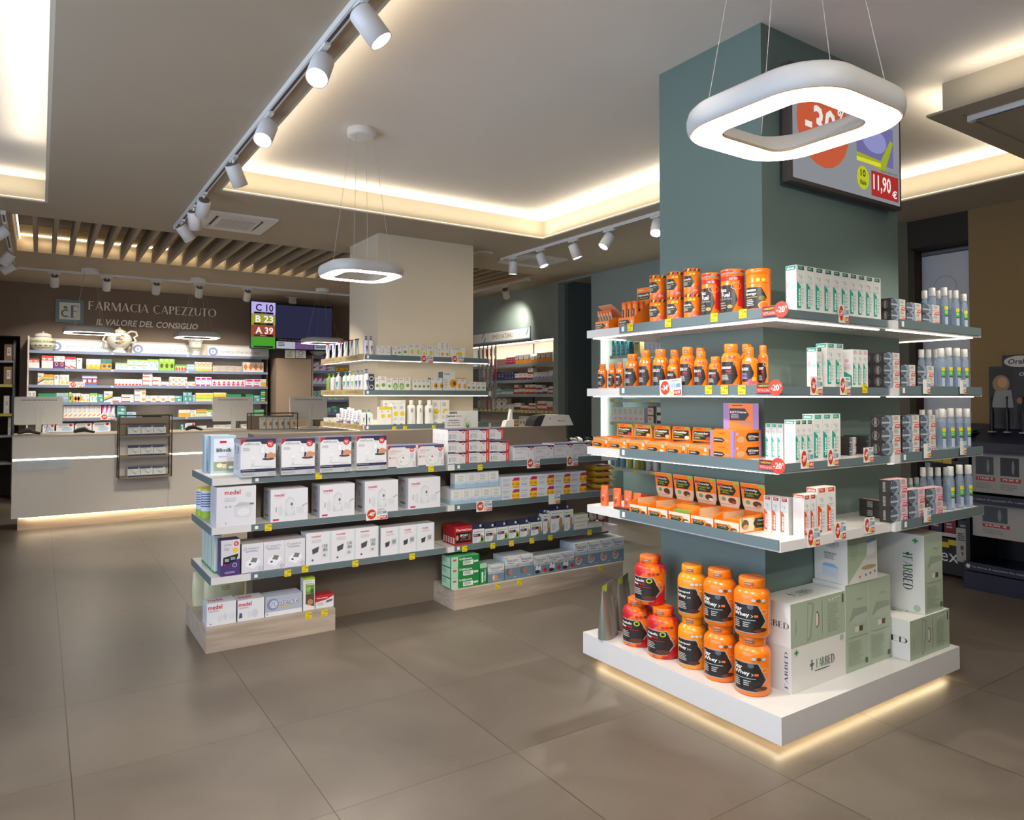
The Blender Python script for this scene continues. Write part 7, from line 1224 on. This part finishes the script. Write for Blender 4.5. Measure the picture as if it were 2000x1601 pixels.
urn(79, 36, 647, 0, 'squat lidded majolica jar with green bands, left on the wall shelving')
urn(233, 44, 639, 1, 'two handled flowered majolica urn between the first two remedy signs')
urn(381.5, 29, 661, 2, 'open blue and white majolica vase under the middle pendant')
p = onY(622, 690, 12.33); t = empty('apothecary_jar', (p.x, 12.33, 2.236), 0, 'round pale majolica jar partly hidden under the queue screen', 'jar', 'majolica jars on the wall shelving'); obj('body', MB().lathe([(.07, 0), (.15, .06), (.19, .16), (.16, .25), (.09, .27)], CER, n=24), t)
# ------------------------------------------------------------------ wire rack cartons and sunflower cartons
G('aloebox', 'small box with navy edges and green leaves', 'cfd0c8', [('r', 0, .80, 1, 1, '3a3f5c'), ('r', 0, 0, 1, .14, '2c3050'), ('p', [(.2, .55), (.25, .5), (.6, .3), (.55, .34)], '6a9058'), ('p', [(.3, .6), (.35, .58), (.7, .3), (.6, .3)], '4f7a40'), ('p', [(.55, .3), (.6, .3), (.9, .55), (.85, .55)], '86a868'), ('c', .88, .86, .08, '9aa0b8'), ('x', .1, .62, .6, .74, 1, 'a0a498')], ct='3a3f5c')
for L, z in enumerate((.565, .815, 1.06)):
    for i in range(3):
        for D in range(2): box_at('aloebox', .905+.137*i+.045, 9.615+.085*D, z+.0005, .133, .08, .118, 'y', 'small navy edged box with green leaves, '+('left', 'middle', 'right')[i]+(', front' if D == 0 else ', rear')+', '+('lowest', 'middle', 'top')[L]+' rack shelf', 'boxes in the hanging wire rack')
G('sunbox', 'upright white box with sunflower', 'cfccc4', [('e', .75, .45, .25, .22, 'dc9c20'), ('e', .8, .45, .12, .11, '8a5a20'), ('x', .1, .75, .8, .95, 2, '8a98a8')], ct='c8a060')
w6 = (RK2[1]-RK2[0]-.14)/6
for i in range(6): box_at('sunbox', RK2[0]+.125+w6*(i+.5), 9.91, 1.0835, w6*.84, .07, .155, 'y', 'upright white box with sunflower in the counter wire tray, '+nth(i, 6), 'sunflower boxes in the wire tray')
# ------------------------------------------------------------------ beige column shelves
zc = lambda a, b, t: (620+a/5.882, 620+b/5.882, 640+t/5.882)
G('c_moon', 'white cosmetics box with grey crescent', 'dedbd4', [('o', .7, .5, .2, 'b4a8a8', .8), ('x', .15, .7, .6, .9, 2, 'a8a8a0')])
G('c_leaf', 'white cosmetics box with green leaf', 'dedcd2', [('e', .5, .4, .3, .13, '7a9c48'), ('x', .12, .7, .8, .92, 2, 'a0a098')])
G('c_red', 'white cosmetics box with red base', 'dedbd4', [('r', 0, 0, 1, .14, 'a03038'), ('e', .7, .35, .12, .1, '6a8c48'), ('x', .12, .6, .8, .9, 3, 'a8a8a0')])
G('c_yel', 'white cosmetics box with yellow flower', 'dedbd0', [('e', .6, .4, .22, .2, 'd8bc30'), ('x', .12, .7, .85, .92, 2, 'a8a8a0')])
G('c_star', 'tall white cosmetics box with orange star flower', 'dedbd2', [('e', .5, .25, .3, .07, 'd8902c'), ('e', .5, .25, .08, .18, 'd8902c'), ('x', .3, .5, .7, .95, 5, 'c08888')])
G('c_sun', 'white cosmetics box with half sunflower', 'e0ddd4', [('e', .85, .4, .3, .22, 'dc9c20'), ('e', .95, .4, .15, .11, '8a4a18'), ('x', .1, .8, .7, .93, 2, '8a98a8'), ('x', .1, .1, .4, .6, 4, 'b8b8b0')], cs='46686c')
G('c_suno', 'white cosmetics box with sunflower and orange edge', 'e0ddd4', [('e', .75, .4, .26, .2, 'dc9c20'), ('r', 0, .94, 1, 1, 'dc9c40'), ('r', 0, 0, 1, .05, 'dc9c40'), ('x', .1, .75, .7, .88, 2, '8a98a8')])
G('c_dot', 'tall white cosmetics box with yellow dot', 'e2dfd6', [('c', .55, .52, .115, 'dcc028'), ('x', .2, .72, .7, .88, 3, '9a9a98'), ('x', .15, .2, .85, .34, 3, 'b8b8b0'), ('r', .2, .03, .6, .06, '4a4a4a')])
G('c_doty', 'tall white cosmetics box with yellow top', 'e2dfd6', [('r', 0, .84, 1, 1, 'dcc028'), ('c', .6, .50, .11, 'dcc028'), ('x', .2, .68, .7, .78, 2, '9a9a98')])
G('c_bw', 'black and white cosmetics box with crescent', '30343c', [('o', .45, .45, .28, 'c8ccd0', .7), ('r', 0, .82, 1, 1, '3c4250')])
G('c_jar', 'white cosmetics box with grass print', 'dcd9cc', [('e', .5, .35, .4, .28, '7ca458'), ('e', .5, .3, .2, .18, 'a8c48c'), ('x', .12, .75, .85, .92, 1, 'a8a8a0')])
CP = CYY+.012
rows('y', CP, 1.9255, 695, zc, [('c_moon', 685, 842, 200, .06, 2), ('c_red', 860, 912, 215, .05), ('c_leaf', 914, 970, 215, .05), ('c_leaf', 976, 1040, 192, .06), ('c_yel', 1043, 1188, 182, .06, 2), ('c_yel', 1194, 1248, 228, .05), ('c_yel', 1255, 1338, 205, .05), ('c_moon', 1341, 1405, 205, .05), ('c_star', 1408, 1520, 168, .05, 2), ('c_yel', 1525, 1698, 222, .07)], 'top beige column shelf')
rows('y', CP, 1.5835, 762, zc, [('c_bw', 595, 650, 530, .05, 1, 2), ('c_leaf', 660, 716, 575, .05), ('c_leaf', 720, 795, 556, .06), ('c_leaf', 798, 857, 587, .05), ('c_jar', 861, 930, 572, .06), ('c_jar', 935, 1000, 575, .06), ('c_leaf', 1003, 1070, 566, .06), ('c_leaf', 1100, 1297, 590, .05, 4), ('c_sun', 1300, 1437, 573, .06, 2), ('c_sun', 1441, 1582, 503, .10), ('c_suno', 1584, 1708, 578, .05, 2), ('c_leaf', 1711, 1822, 621, .05, 2), ('c_leaf', 1828, 1935, 624, .05, 2)], 'middle beige column shelf')
rows('y', CP, 1.2455, 835, zc, [('c_doty', 710, 852, 906, .06, 2), ('c_dot', 857, 1010, 868, .06, 2)], 'lowest beige column shelf')
rows('y', CP+.08, 1.2455, 833, zc, [('c_dot', 750, 1010, 830, .06, 3), ('c_dot', 1310, 1515, 828, .06, 2)], 'rear of the lowest column shelf')
def pump(x, y, z, r, h, body, cap, label, grp, band=None, flat=False, rz=0, name='pump_bottle'):
    t = empty(name, (x, y, z), rz, label, 'bottle', grp)
    if flat: m = MB().prism([(-r, 0), (r, 0), (r*1.02, h*.7), (r*.5, h*.82), (-r*.5, h*.82), (-r*1.02, h*.7)], -r*.55, r*.55, M(body, .35), 'y')
    else: m = MB().lathe([(r*.92, 0), (r, .006), (r, h*.68), (r*.8, h*.76), (r*.35, h*.80)], M(body, .35), n=18)
    if band: paint(m, [('p', [(.35, .62), (.62, .62), (.5, .15)], band), ('x', .3, .06, .7, .12, 1, '8a8a8a')], (lambda u, v, o: ((u-.5)*2*r*.9, -r*.55-o, v*h*.8)) if flat else (lambda u, v, o: ((r+o+.001)*math.sin((u-.5)*3), -(r+o+.001)*math.cos((u-.5)*3), v*h*.8)), 1, .06)
    obj('bottle', m, t); m = MB().lathe([(r*.36, h*.79), (r*.38, h*.88), (r*.12, h*.885), (r*.12, h*.95), (r*.4, h*.955), (r*.4, h)], M(cap, .4), n=12)
    m.box(-r*.12, r*.12, -r*.95, 0, h*.96, h*.985, M(cap, .4)); obj('pump', m, t)
for i, px in enumerate((640, 652, 664, 675, 686, 697)):
    q = onX(px, 700, CX+.035); cc = ('5a64a0', '5a64a0', '5a64a0', '2fa080', '5a64a0', '6cc024')[i]
    t = empty('cream_tube', (q.x, q.y, 1.9255), -math.pi/2+.2, 'white lotion tube standing upside down with coloured wedge, '+nth(i, 6)+', top column shelf', 'tube', 'lotion tubes on the top column shelf'); h = .165
    m = MB(); vs = []; n = 14
    for j in range(7):
        v = j/6
        for k in range(n): a = 2*math.pi*k/n; vs.append((.036*(.8+.25*v)*math.cos(a), .024*(1-v*.93)*math.sin(a), h*v))
    m.add(vs, [(j*n+k, j*n+(k+1) % n, (j+1)*n+(k+1) % n, (j+1)*n+k) for j in range(6) for k in range(n)]+[tuple(range(n-1, -1, -1)), tuple(range(6*n, 7*n))], M('dedcda', .35), True)
    paint(m, [('p', [(.55, .98), (.98, .98), (.75, .45)], cc), ('p', [(.30, .45), (.5, .5), (.4, .12)], cc)], lambda u, v, o: ((u-.5)*.070, -.024*(1-v*.93)*max(.05, 1-((u-.5)*1.8)**2)**.5-o-.0015, v*h), 1, .1); obj('tube_body', m, t)
    obj('crimp', MB().box(-.038, .038, -.002, .002, h, h+.012, M('a83038', .4)), t)
for i, px in enumerate((707, 724)): q = onX(px, 700, CX+.03) if i == 0 else onY(px, 700, CP+.04); pump(q.x if i else CX+.04, q.y if i else CYY+.05, 1.9255, .026, .19, 'dedcda', '5a64a0', 'white pump bottle with blue cap, '+('left', 'right')[i]+' one at the top column shelf corner', 'pump bottles at the column corner', '5a64a0')
for i, (px, c, b) in enumerate(((643, '8cc040', 'b8b480'), (651, '8cc040', None), (661, 'd8d8d4', '3f8ca0'), (675, '58b098', '2fa080'), (683, 'd8d8d4', '3f7ca0'), (691, '86c430', '86c430'), (699, '7f8cb8', '5a64a0'), (706, '7f8cb8', '5a64a0'))):
    q = onX(px, 770, CX+.04); pump(CX+.04, q.y, 1.5835, .032, .20-.012*(i < 2), '8a9c50' if i == 0 else 'dedcd8', c, 'pump bottle, '+nth(i, 8)+', along the gold strip of the middle column shelf', 'pump bottles on the middle column shelf', b if i else None, rz=-.9)
pump(onY(716, 770, CP+.03).x, CP+.04, 1.5835, .03, .21, 'dedcd8', '5a64a0', 'white pump bottle with violet cap at the middle shelf corner', None, '5a64a0')
rows('x', CX+.012, 1.2455, 838, zc, [('c_moon', 70, 118, 1030, .05), ('c_leaf', 122, 160, 1032, .05), ('c_moon', 162, 205, 1030, .05)], 'left end of the lowest column shelf')
for i, (px, h) in enumerate(((660, .10), (667, .16), (674, .15), (681, .17), (688, .16), (695, .14), (702, .15))): q = onX(px, 830, CX+.04); tube(CX+.04, q.y, 1.2455, .022, h, 'dedcd8', ('5a64a0', '8c58a8', 'd8d8d8', '7a48a0', 'c8c8cc', '38a088', 'b04050')[i], 'small upright cream tube, '+nth(i, 7)+', lowest column shelf side', 'cream tubes on the lowest column shelf', [('x', .2, .2, .8, .8, 4, '7a6c98')], rz=-1)
for i, px in enumerate((709, 720)): q = onY(px, 830, CP+.04); pump(q.x, CP+.04, 1.2455, .034, .155, 'dedcd8', '3fb088', 'white bottle with green top, '+('left', 'right')[i]+' one at the lowest column shelf corner', 'green top bottles', '3fa080', flat=True, name='lotion_bottle')
for i, (px, w) in enumerate(((803, 19), (820, 14), (838, 20))):
    x, y, r = cylY(px-w/2, px+w/2, CP+.01, 820); h = onY(px, 791, y).z-1.2455; t = empty('lotion_bottle', (x, y, 1.2455), 0, 'curvy white sun lotion bottle, '+nth(i, 3)+', lowest column shelf', 'bottle', 'curvy lotion bottles'); pf = [(r*.95, 0), (r, .01), (r, h*.3), (r*.93, h*.55), (r, h*.8), (r*.88, h*.95), (r*.6, h)]; mm_ = MB().lathe(pf, M('e2dfd8', .3), n=22, sy=.55)
    paint(mm_, [('x', .3, .6, .62, .82, 3, '5a5a5a'), ('o', .45, .14, .05, 'b88080', .8), ('o', .55, .14, .05, 'b88080', .8), ('o', .5, .07, .05, 'b88080', .8)], lambda u, v, o: (r*(u-.5)*1.7, -r*.55*max(.05, 1-((u-.5)*1.7)**2)**.5-.004-o, v*h), 1, .08); obj('bottle', mm_, t)
    obj('cap', MB().lathe([(r*.42, h), (r*.42, h+.05), (r*.4, h+.052)], M('dedbd4', .4), n=18), t)
# ------------------------------------------------------------------ niche under the naturals sign
zn = lambda a, b, t: (920+a/6.9615, 920+b/6.9615, 620+t/6.9615)
G('n_orange', 'white box with orange lower half', 'dcd9cf', [band('e08c24', 0, .5), ('p', [(.6, .4), (.75, .4), (.8, .9), (.7, .9)], '54407c'), ('x', .1, .6, .5, .85, 2, '9a9a98')])
G('n_crim', 'crimson box with white marks', 'a82448', [('x', .2, .2, .8, .8, 2, 'e0c8cc')])
G('n_mix', 'small red and grey box', 'b85858', [band('9a9080', .5, 1), ('e', .5, .3, .2, .15, 'd8c0b0')])
G('n_maroon', 'white box with maroon base', 'dcd6d0', [band('7a2438', 0, .35), ('x', .1, .55, .8, .8, 1, 'a88088')])
G('n_lilac', 'white box with lilac base', 'dcdad6', [('p', [(0, 0), (1, 0), (1, .5), (0, .25)], 'a090c8'), ('x', .1, .65, .7, .85, 1, '9a9a98')])
G('n_navy', 'navy small box', '34385a', [('x', .2, .3, .8, .8, 2, '9aa0c0')])
G('n_red', 'white box with red base', 'dcd6d0', [band('c02c28', 0, .42), ('e', .7, .6, .12, .12, 'd0a048')])
G('n_plum', 'white box with plum base', 'dcd6d2', [band('5c2448', 0, .4), ('x', .1, .6, .8, .8, 1, 'a08898')])
G('n_teal', 'teal and white low box', '6fa8a8', [('r', 0, 0, 1, .45, 'd8dcd6')])
G('n_hex', 'white hexagon print box with navy corners', 'd9d0c6', [('p', [(0, 0), (.2, 0), (0, .4)], '4a5680'), ('p', [(1, 0), (1, .4), (.8, 0)], '4a5680'), ('p', [(0, 1), (0, .6), (.2, 1)], '4a5680'), ('p', [(1, 1), (.8, 1), (1, .6)], '4a5680'), ('x', .2, .4, .8, .65, 2, 'a09088')])
NX = 6.242
nr = lambda z, pb, it, pl: rows('x', NX, z, pb, zn, it, pl)
nr(NZ[0]+.0005, 708, [('n_mix', 335, 465, 572, .08, 4), ('n_crim', 475, 598, 546, .08, 4), ('n_orange', 602, 735, 512, .08, 2), ('n_orange', 738, 808, 500, .08), ('n_orange', 813, 890, 526, .08), ('n_orange', 893, 1110, 484, .08, 3)], 'top niche shelf')
nr(NZ[1]+.0005, 742, [('n_navy', 285, 355, 742, .08, 2, 2), ('n_navy', 365, 455, 750, .08, 2), ('n_navy', 458, 590, 742, .08, 3, 2), ('n_maroon', 595, 768, 762, .08, 3), ('n_maroon', 771, 842, 692, .08, 1, 2), ('n_lilac', 848, 1050, 745, .08, 4), ('n_lilac', 1060, 1113, 722, .08)], 'second niche shelf')
nr(NZ[2]+.0005, 770, [('n_teal', 325, 405, 955, .08, 2, 2), ('n_teal', 410, 575, 968, .08, 4), ('n_red', 585, 642, 915, .08, 1, 2), ('n_red', 647, 728, 967, .08), ('n_red', 733, 884, 912, .08, 2, 2), ('n_plum', 887, 965, 918, .08, 1, 2), ('n_plum', 969, 1040, 955, .08), ('n_plum', 1052, 1113, 938, .08, 1, 2)], 'third niche shelf')
nr(NZ[3]+.0005, 802, [('n_hex', 270, 492, 1098, .08, 3, 2), ('n_hex', 500, 578, 1172, .08, 2), ('n_plum', 585, 675, 1160, .08, 3), ('n_red', 678, 785, 1196, .08, 2), ('n_red', 788, 880, 1165, .08, 1, 2), ('n_red', 905, 1028, 1133, .08, 2, 2), ('n_red', 1034, 1110, 1140, .08, 2)], 'fourth niche shelf')
nr(NZ[4]+.0005, 838, [('n_orange', 490, 650, 1378, .08, 4, 2), ('c_leaf', 655, 830, 1338, .08, 4)], 'bottom niche shelf')
# blister packs hanging beside the niche
t = empty('strip_rail', (6.2, 10.0, 2.34), 0, 'thin steel rail on brackets holding the hanging strips by the niche', 'rail'); obj('bar', MB().box(-.222, -.20, -1.5, 1.0, 0, .012, STEEL), t); obj('bracket', MB().box(-.2, 0, .95, .965, 0, .012, STEEL).box(-.2, 0, -1.45, -1.435, 0, .012, STEEL), t)
for i in range(5):
    q = onX(938+8*i, 660, 6.0); t = empty('hanging_strip', (5.98, q.y, 0), 0, 'grey hanging strip of small blister packs beside the naturals niche, '+nth(i, 5), 'display strip', 'hanging blister strips by the niche')
    obj('strip', MB().box(0, .01, -.012, .012, 1.3, 2.34, M('6a6662', .5)), t); m = MB(); n = 6
    for k in range(n): m.box(-.008, 0, -.03, .03, 1.34+.165*k, 1.46+.165*k, M(('8a8680', '7a7672', 'a03038', '6d6a68', '9a9690')[(i+k) % 5], .4))
    obj('blister_pack', m, t)
# bottles and boxes in the second niche
for i, px in enumerate((1199, 1208, 1217, 1225)):
    x, y, r = cylX(px-4.5, px+4.5, 6.24, 690); t = empty('teal_bottle', (x, y, RZ[0]+.0055), 0, 'teal bottle with white spots on the glass shelf, '+nth(i, 4), 'bottle', 'teal bottles in the green niche'); m = MB().lathe([(r, 0), (r, .16), (r*.8, .19)], M('3f9098', .3), n=14); paint(m, [('x', .1, .1, .9, .9, 9, 'c8dcdc')], lambda u, v, o: ((r+o)*math.sin((u-1)*3), -(r+o)*math.cos((u-1)*3), v*.16), 1, .1); obj('bottle', m, t); obj('cap', MB().lathe([(r*.7, .19), (r*.7, .225)], M('3a7c84', .4), n=12), t)
G('k_teal', 'dark teal carton', '2f5c60', []); G('k_yel', 'pale yellow carton with print', 'd0c27c', [('x', .15, .2, .85, .8, 6, '8a8458'), ('r', .2, .85, .8, .93, '4a5690')]); G('k_wh', 'glossy white bottle carton', 'd4d8e0', [('x', .2, .2, .8, .7, 4, 'a8b0c4'), ('e', .5, .85, .3, .08, 'c0c8d8')])
row('x', 6.24, RZ[0]+.0055, 690, [('k_teal', 1229, 1236, 667, .08), ('k_yel', 1238, 1250, 668, .08), ('k_wh', 1258, 1290, 664, .08, 4)], 'glass shelf behind the island')
G('k_cream', 'white cream box with green and rose print', 'd9d6d2', [('x', .15, .5, .85, .9, 4, '8fbca0'), ('e', .5, .25, .25, .08, 'd8a0a8')]); G('k_red', 'red white and dark box', 'd6d0cc', [('r', 0, .8, 1, 1, 'c02c24'), ('r', .72, 0, 1, 1, '2b2a2a'), ('x', .1, .3, .6, .6, 2, 'a0605c')]); G('k_blk', 'white box with dark lower part', 'd6d2ce', [('r', 0, 0, 1, .35, '2b2a2c')])
row('x', 6.24, RZ[3]+.0055, 822, [('k_cream', 1197, 1258, 795, .08, 6), ('k_red', 1265, 1281, 793, .08, 1, 2), ('k_blk', 1283, 1294, 795, .08, 1, 2)], 'glass shelf behind the island')
for i, (px, c) in enumerate(((1197, '6f90a8'), (1206, '6f90a8'), (1217, '6f90a8'), (1231, 'a8ac50'), (1246, 'a8ac50'), (1256, '7a8048'), (1267, 'c8cad8'), (1281, 'c8cad8'))):
    x, y, r = cylX(px-5.5, px+5.5, 6.24, 905); t = empty('shampoo_bottle', (x, y, RZ[5]+.0055), 0, ('blue bottle', 'yellow green bottle', 'white bottle')[0 if i < 3 else 1 if i < 6 else 2]+' in the green niche low behind the island, '+nth(i, 8), 'bottle', 'bottles low in the green niche'); obj('bottle', MB().lathe([(r*.95, 0), (r, .01), (r, .17), (r*.7, .2)], M(c, .3), n=16), t); obj('cap', MB().lathe([(r*.6, .2), (r*.6, .25)], M('d8d8d4', .4), n=12), t)
for i, px in enumerate((1233, 1240, 1247, 1254)): x, y, r = cylX(px-3, px+3, 6.24, 710); t = empty('white_bottle', (x, y, RZ[1]+.0055), 0, 'white capped bottle peeking over the supplement bottles, '+nth(i, 4), 'bottle', 'white bottles in the green niche'); obj('bottle', MB().lathe([(r, 0), (r, .15), (r*.6, .17)], M('c8ccc8', .4), n=12), t); obj('cap', MB().lathe([(r*.6, .17), (r*.6, .2)], M('e0deda', .4), n=12), t)
# clogs on a low stand behind the gondola
t = empty('low_stand', (4.55, 5.75, 0), 0, 'dark low stand with shoes behind the gondola end', 'stand'); obj('top', MB().box(-.45, .45, -.15, .15, 1.03, 1.05, M('4a443e', .6)), t); obj('support', MB().box(-.40, .40, -.12, .12, 0, 1.03, M('5a5048', .6)), t)
for i in range(4):
    x = 4.20+.2*i; t = empty('clog', (x, 5.72, 1.0505), .1*i, 'white and black comfort clog on the stand behind the gondola, '+nth(i, 4), 'shoe', 'clogs on the low stand'); c = (M('d8d4c8', .5), M('2a2a2a', .5))[i % 2]
    obj('sole', MB().prism([(-.085, -.03), (-.04, -.038), (.06, -.036), (.09, 0), (.06, .036), (-.04, .038), (-.085, .03)], 0, .022, M('c8c4b8', .5)), t); m = MB(); n = 12
    vs = []
    for j, (xx_, w_, h_) in enumerate(((-.01, .036, .045), (.03, .036, .042), (.065, .028, .03), (.085, .014, .016))):
        for k in range(n): a = math.pi*k/(n-1); vs.append((xx_, w_*math.cos(a), .022+h_*math.sin(a)))
    m.add(vs, [(j*n+k, j*n+k+1, (j+1)*n+k+1, (j+1)*n+k) for j in range(3) for k in range(n-1)], c, True); m.add(vs[-n:], [tuple(range(n))], c); obj('upper', m, t); obj('strap', MB().tube([(-.02, -.036, .03), (-.07, -.03, .05), (-.085, 0, .055), (-.07, .03, .05), (-.02, .036, .03)], .005, c, 6), t)
# ================================================================== toothbrush floor display at the right edge
NB = M('23263c', .4); KB = M('141418', .4); X0 = 6.22; ya, yb = 2.77, 1.98
t = empty('floor_display', (6.45, 2.37, 0), 0, 'dark blue electric toothbrush floor display with price boards and header', 'display stand'); L = (-6.45, -2.37, 0)
obj('base', MB().box(X0-.02, 6.75, yb, ya, 0, .14, NB), t, L); obj('back_panel', MB().box(6.72, 6.75, yb, ya, .14, 1.28, KB), t, L)
obj('side_panel', MB().box(X0+.02, 6.72, ya-.03, ya, .14, 1.24, KB), t, L); obj('side_panel', MB().box(X0+.02, 6.72, yb, yb+.03, .14, 1.24, KB), t, L)
for z in (.16, .70, 1.10):
    s = obj('shelf', MB().box(X0, 6.72, yb+.03, ya-.03, z, z+.02, NB), t, L); m = MB().box(X0-.02, X0, yb, ya, z-.01, z+.055, NB); paint(m, [('t', 'La marca di spazzolini Piu Utilizzata dai Dentisti nel mondo', .08, .35, .95, .62, 'b8bac4'), ('c', .04, .5, .25, 'c8cad4')], lambda u, v, o: (X0-.02-o, ya-u*(ya-yb), z-.01+v*.065), 12); obj('edge_strip', m, s)
obj('counter_top', MB().prism([(X0-.03, 1.12), (X0-.03, 1.17), (6.72, 1.31), (6.72, 1.12)], yb, ya, NB, 'y'), t, L)
def board(z0, h, ops, y0=ya-.04, y1=yb+.02, x=X0+.05): 
    m = MB().box(x, x+.006, y1, y0, z0, z0+h, M('a8a6a2', .5)); paint(m, ops, lambda u, v, o: (x-o, y0-u*(y0-y1), z0+v*h), (y0-y1)/h); return obj('price_board', m, t, L)
def gad(u, w, c, p): return [('r', u, .42, u+w*.8, .84, c), ('e', u+w*.55, .62, w*.06, .16, '8a8c90'), ('r', u, .28, u+w*.86, .37, 'a82c2c'), ('t', p, u+.02, .30, u+w*.78, .36, 'ece4e0', 'b'), ('x', u, .08, u+w*.8, .22, 3, '8a8a88')]
board(.77, .34, [('r', 0, .90, 1, 1, '7a7870'), ('t', 'Oral-B', .03, .92, .15, .98, 'e0dcd4', 'b')]+gad(.04, .22, '44464c', '119,00 €')+gad(.28, .22, '33353c', '79,90 €')+gad(.52, .22, '3a3c44', '49,90 €')+gad(.76, .22, '33353c', '39,90 €'))
board(.20+.22, .34-.05, [('r', 0, .88, 1, 1, '7a7870')]+gad(.10, .30, '4a5058', '24,90 €')+gad(.52, .30, '5a4028', '27,90 €'))
m = MB().box(6.55, 6.57, yb-.0, ya-.06, 1.27, 1.78, M('26282f', .4)); A_ = ya-.06
ops = [('r', .0, .0, 1, 1, '2a2c34'), ('p', [(.0, .06), (.24, .06), (.24, .96), (.04, .96), (0, .9)], '1c1e26'), ('e', .12, .72, .085, .14, '9a7c50'), ('e', .135, .74, .048, .085, 'c89878'), ('p', [(.02, .34), (.24, .34), (.22, .62), (.06, .60)], '8c9094'), ('p', [(.28, .10), (.56, .10), (.58, .46), (.48, .52), (.38, .52), (.28, .44)], '17181c'), ('e', .43, .60, .055, .11, 'a87858'), ('e', .43, .675, .058, .045, '6a625c'), ('p', [(.39, .12), (.46, .12), (.46, .50), (.40, .50)], 'a8a8a6'), ('e', .30, .45, .03, .05, '9a7050'), ('e', .58, .44, .03, .05, '9a7050'), ('t', 'Oral-B', .30, .84, .48, .90, 'c8cacc', 'bi'), ('e', .76, .64, .17, .10, 'b4b4b2'), ('t', '40%', .68, .62, .82, .70, '26262a', 'b'), ('e', .76, .42, .17, .10, 'b4b4b2'), ('t', '20%', .68, .40, .82, .48, '26262a', 'b')]
paint(m, ops, lambda u, v, o: (6.55-o, A_-u*(A_-yb), 1.27+v*.51), (A_-yb)/.51, .05); obj('header_board', m, t, L)
m = MB().box(6.545, 6.55, yb+.2, ya-.16, 1.76, 1.87, M('1c1c22', .4)); paint(m, [('e', .30, .5, .27, .42, 'c8c8c4'), ('t', 'Oral-B', .10, .32, .50, .70, '1a1a20', 'bi'), ('t', 'iO', .62, .28, .86, .76, 'd4d4d0', 'b')], lambda u, v, o: (6.545-o, ya-.16-u*.43, 1.76+v*.11), 4); obj('header_badge', m, t, L)
for i in range(3):
    y = 2.64-.11*i; b = empty('electric_toothbrush', (6.42, y, 1.243), 0, 'black electric toothbrush upright on the floor display, '+('left', 'middle', 'right')[i]+' one', 'toothbrush', 'toothbrushes on the floor display'); obj('charger', MB().lathe([(.03, 0), (.03, .012)], M('8a8c90', .4), n=16), b); obj('handle', MB().lathe([(.014, .012), (.016, .05), (.016, .17), (.009, .20)], KB, n=14), b); obj('brush_head', MB().lathe([(.005, .20), (.005, .27), (.009, .275), (.009, .29)], M('2a2a30', .4), n=10), b)
# condom display beside it, partly hidden
t = empty('floor_display', (6.55, 2.98, 0), 0, 'black cardboard floor display with white ex lettering and yellow price tags', 'display stand'); L = (-6.55, -2.98, 0); y0, y1 = 3.30, 2.80
m = MB().box(6.44, 6.80, y1, y0, .03, .33, M('17171a', .5)); paint(m, [('t', 'durex', .06, .34, .76, .70, 'd8d8d8')], lambda u, v, o: (6.44-o, y0-u*(y0-y1), .03+v*.30), 1.6); obj('lower_tray', m, t, L)
obj('foot', MB().box(6.5, 6.75, y1+.02, y1+.12, 0, .03, M('17171a', .5)), t, L); obj('back_panel', MB().box(6.78, 6.80, y1, y0, .33, 1.30, M('1a1a1e', .5)), t, L); obj('side_panel', MB().box(6.46, 6.78, y1, y1+.012, .33, 1.25, M('232328', .5)), t, L)
for z in (.345, .66, .96): s = obj('shelf', MB().box(6.44, 6.78, y1+.012, y0, z, z+.015, M('2b2b30', .5)), t, L); obj('white_edge', MB().box(6.435, 6.44, y1, y0, z, z+.03, M('b8b8b4' if z < .5 else '3a3a40', .5)), s)
for z, n in ((.36, 4), (.675, 4), (.975, 4)):
    for i in range(n): style('dx%d' % i, 'wellness_box', 'dark wellness box', 'box', ('5a2438', '3a2a4c', '7a2030', '26303c')[i], [('x', .2, .3, .8, .7, 2, 'b0a8a8')]); box_at('dx%d' % i, 6.52, 3.22-.11*i, z+.0005, .09, .08, .13, 'x', ('plum', 'violet', 'red', 'slate')[i]+' small box on the black floor display, '+{.36: 'lowest', .675: 'middle', .975: 'top'}[z]+' shelf', 'boxes on the black floor display')
for i, (px, py) in enumerate(((1799, 894), (1815, 895), (1832, 897), (1850, 900), (1845, 1063), (1861, 1060))):
    q = onX(px, py, 6.43); o = obj('price_tag', MB().box(-.035, .035, -.002, 0, -.022, .022, M('c8b41c', .5)), None, (6.432, q.y, q.z), -math.pi/2); tag(o, 'wide yellow price tag on the black floor display, '+('first', 'second', 'third', 'fourth')[i]+' of the upper row' if i < 4 else 'wide yellow price tag on the lower edge of the black floor display, '+('left', 'right')[i-4], 'price tag', 'wide yellow price tags')
q = onX(1877, 1065, 6.40); m = MB().box(-.045, .045, -.002, 0, -.14, .14, M('a4a29c', .5)); paint(m, [('x', .15, .6, .85, .85, 4, '3a3a3a'), ('e', .5, .42, .15, .07, '5a4a2c'), ('r', .45, .2, .6, .3, '4a4a4a')], facemap((-.045, -.002, -.14), .09, .28), .4); tag(obj('hang_card', m, None, (6.42, q.y, q.z), -math.pi/2), 'pale card hanging crooked between the two dark floor displays', 'card');
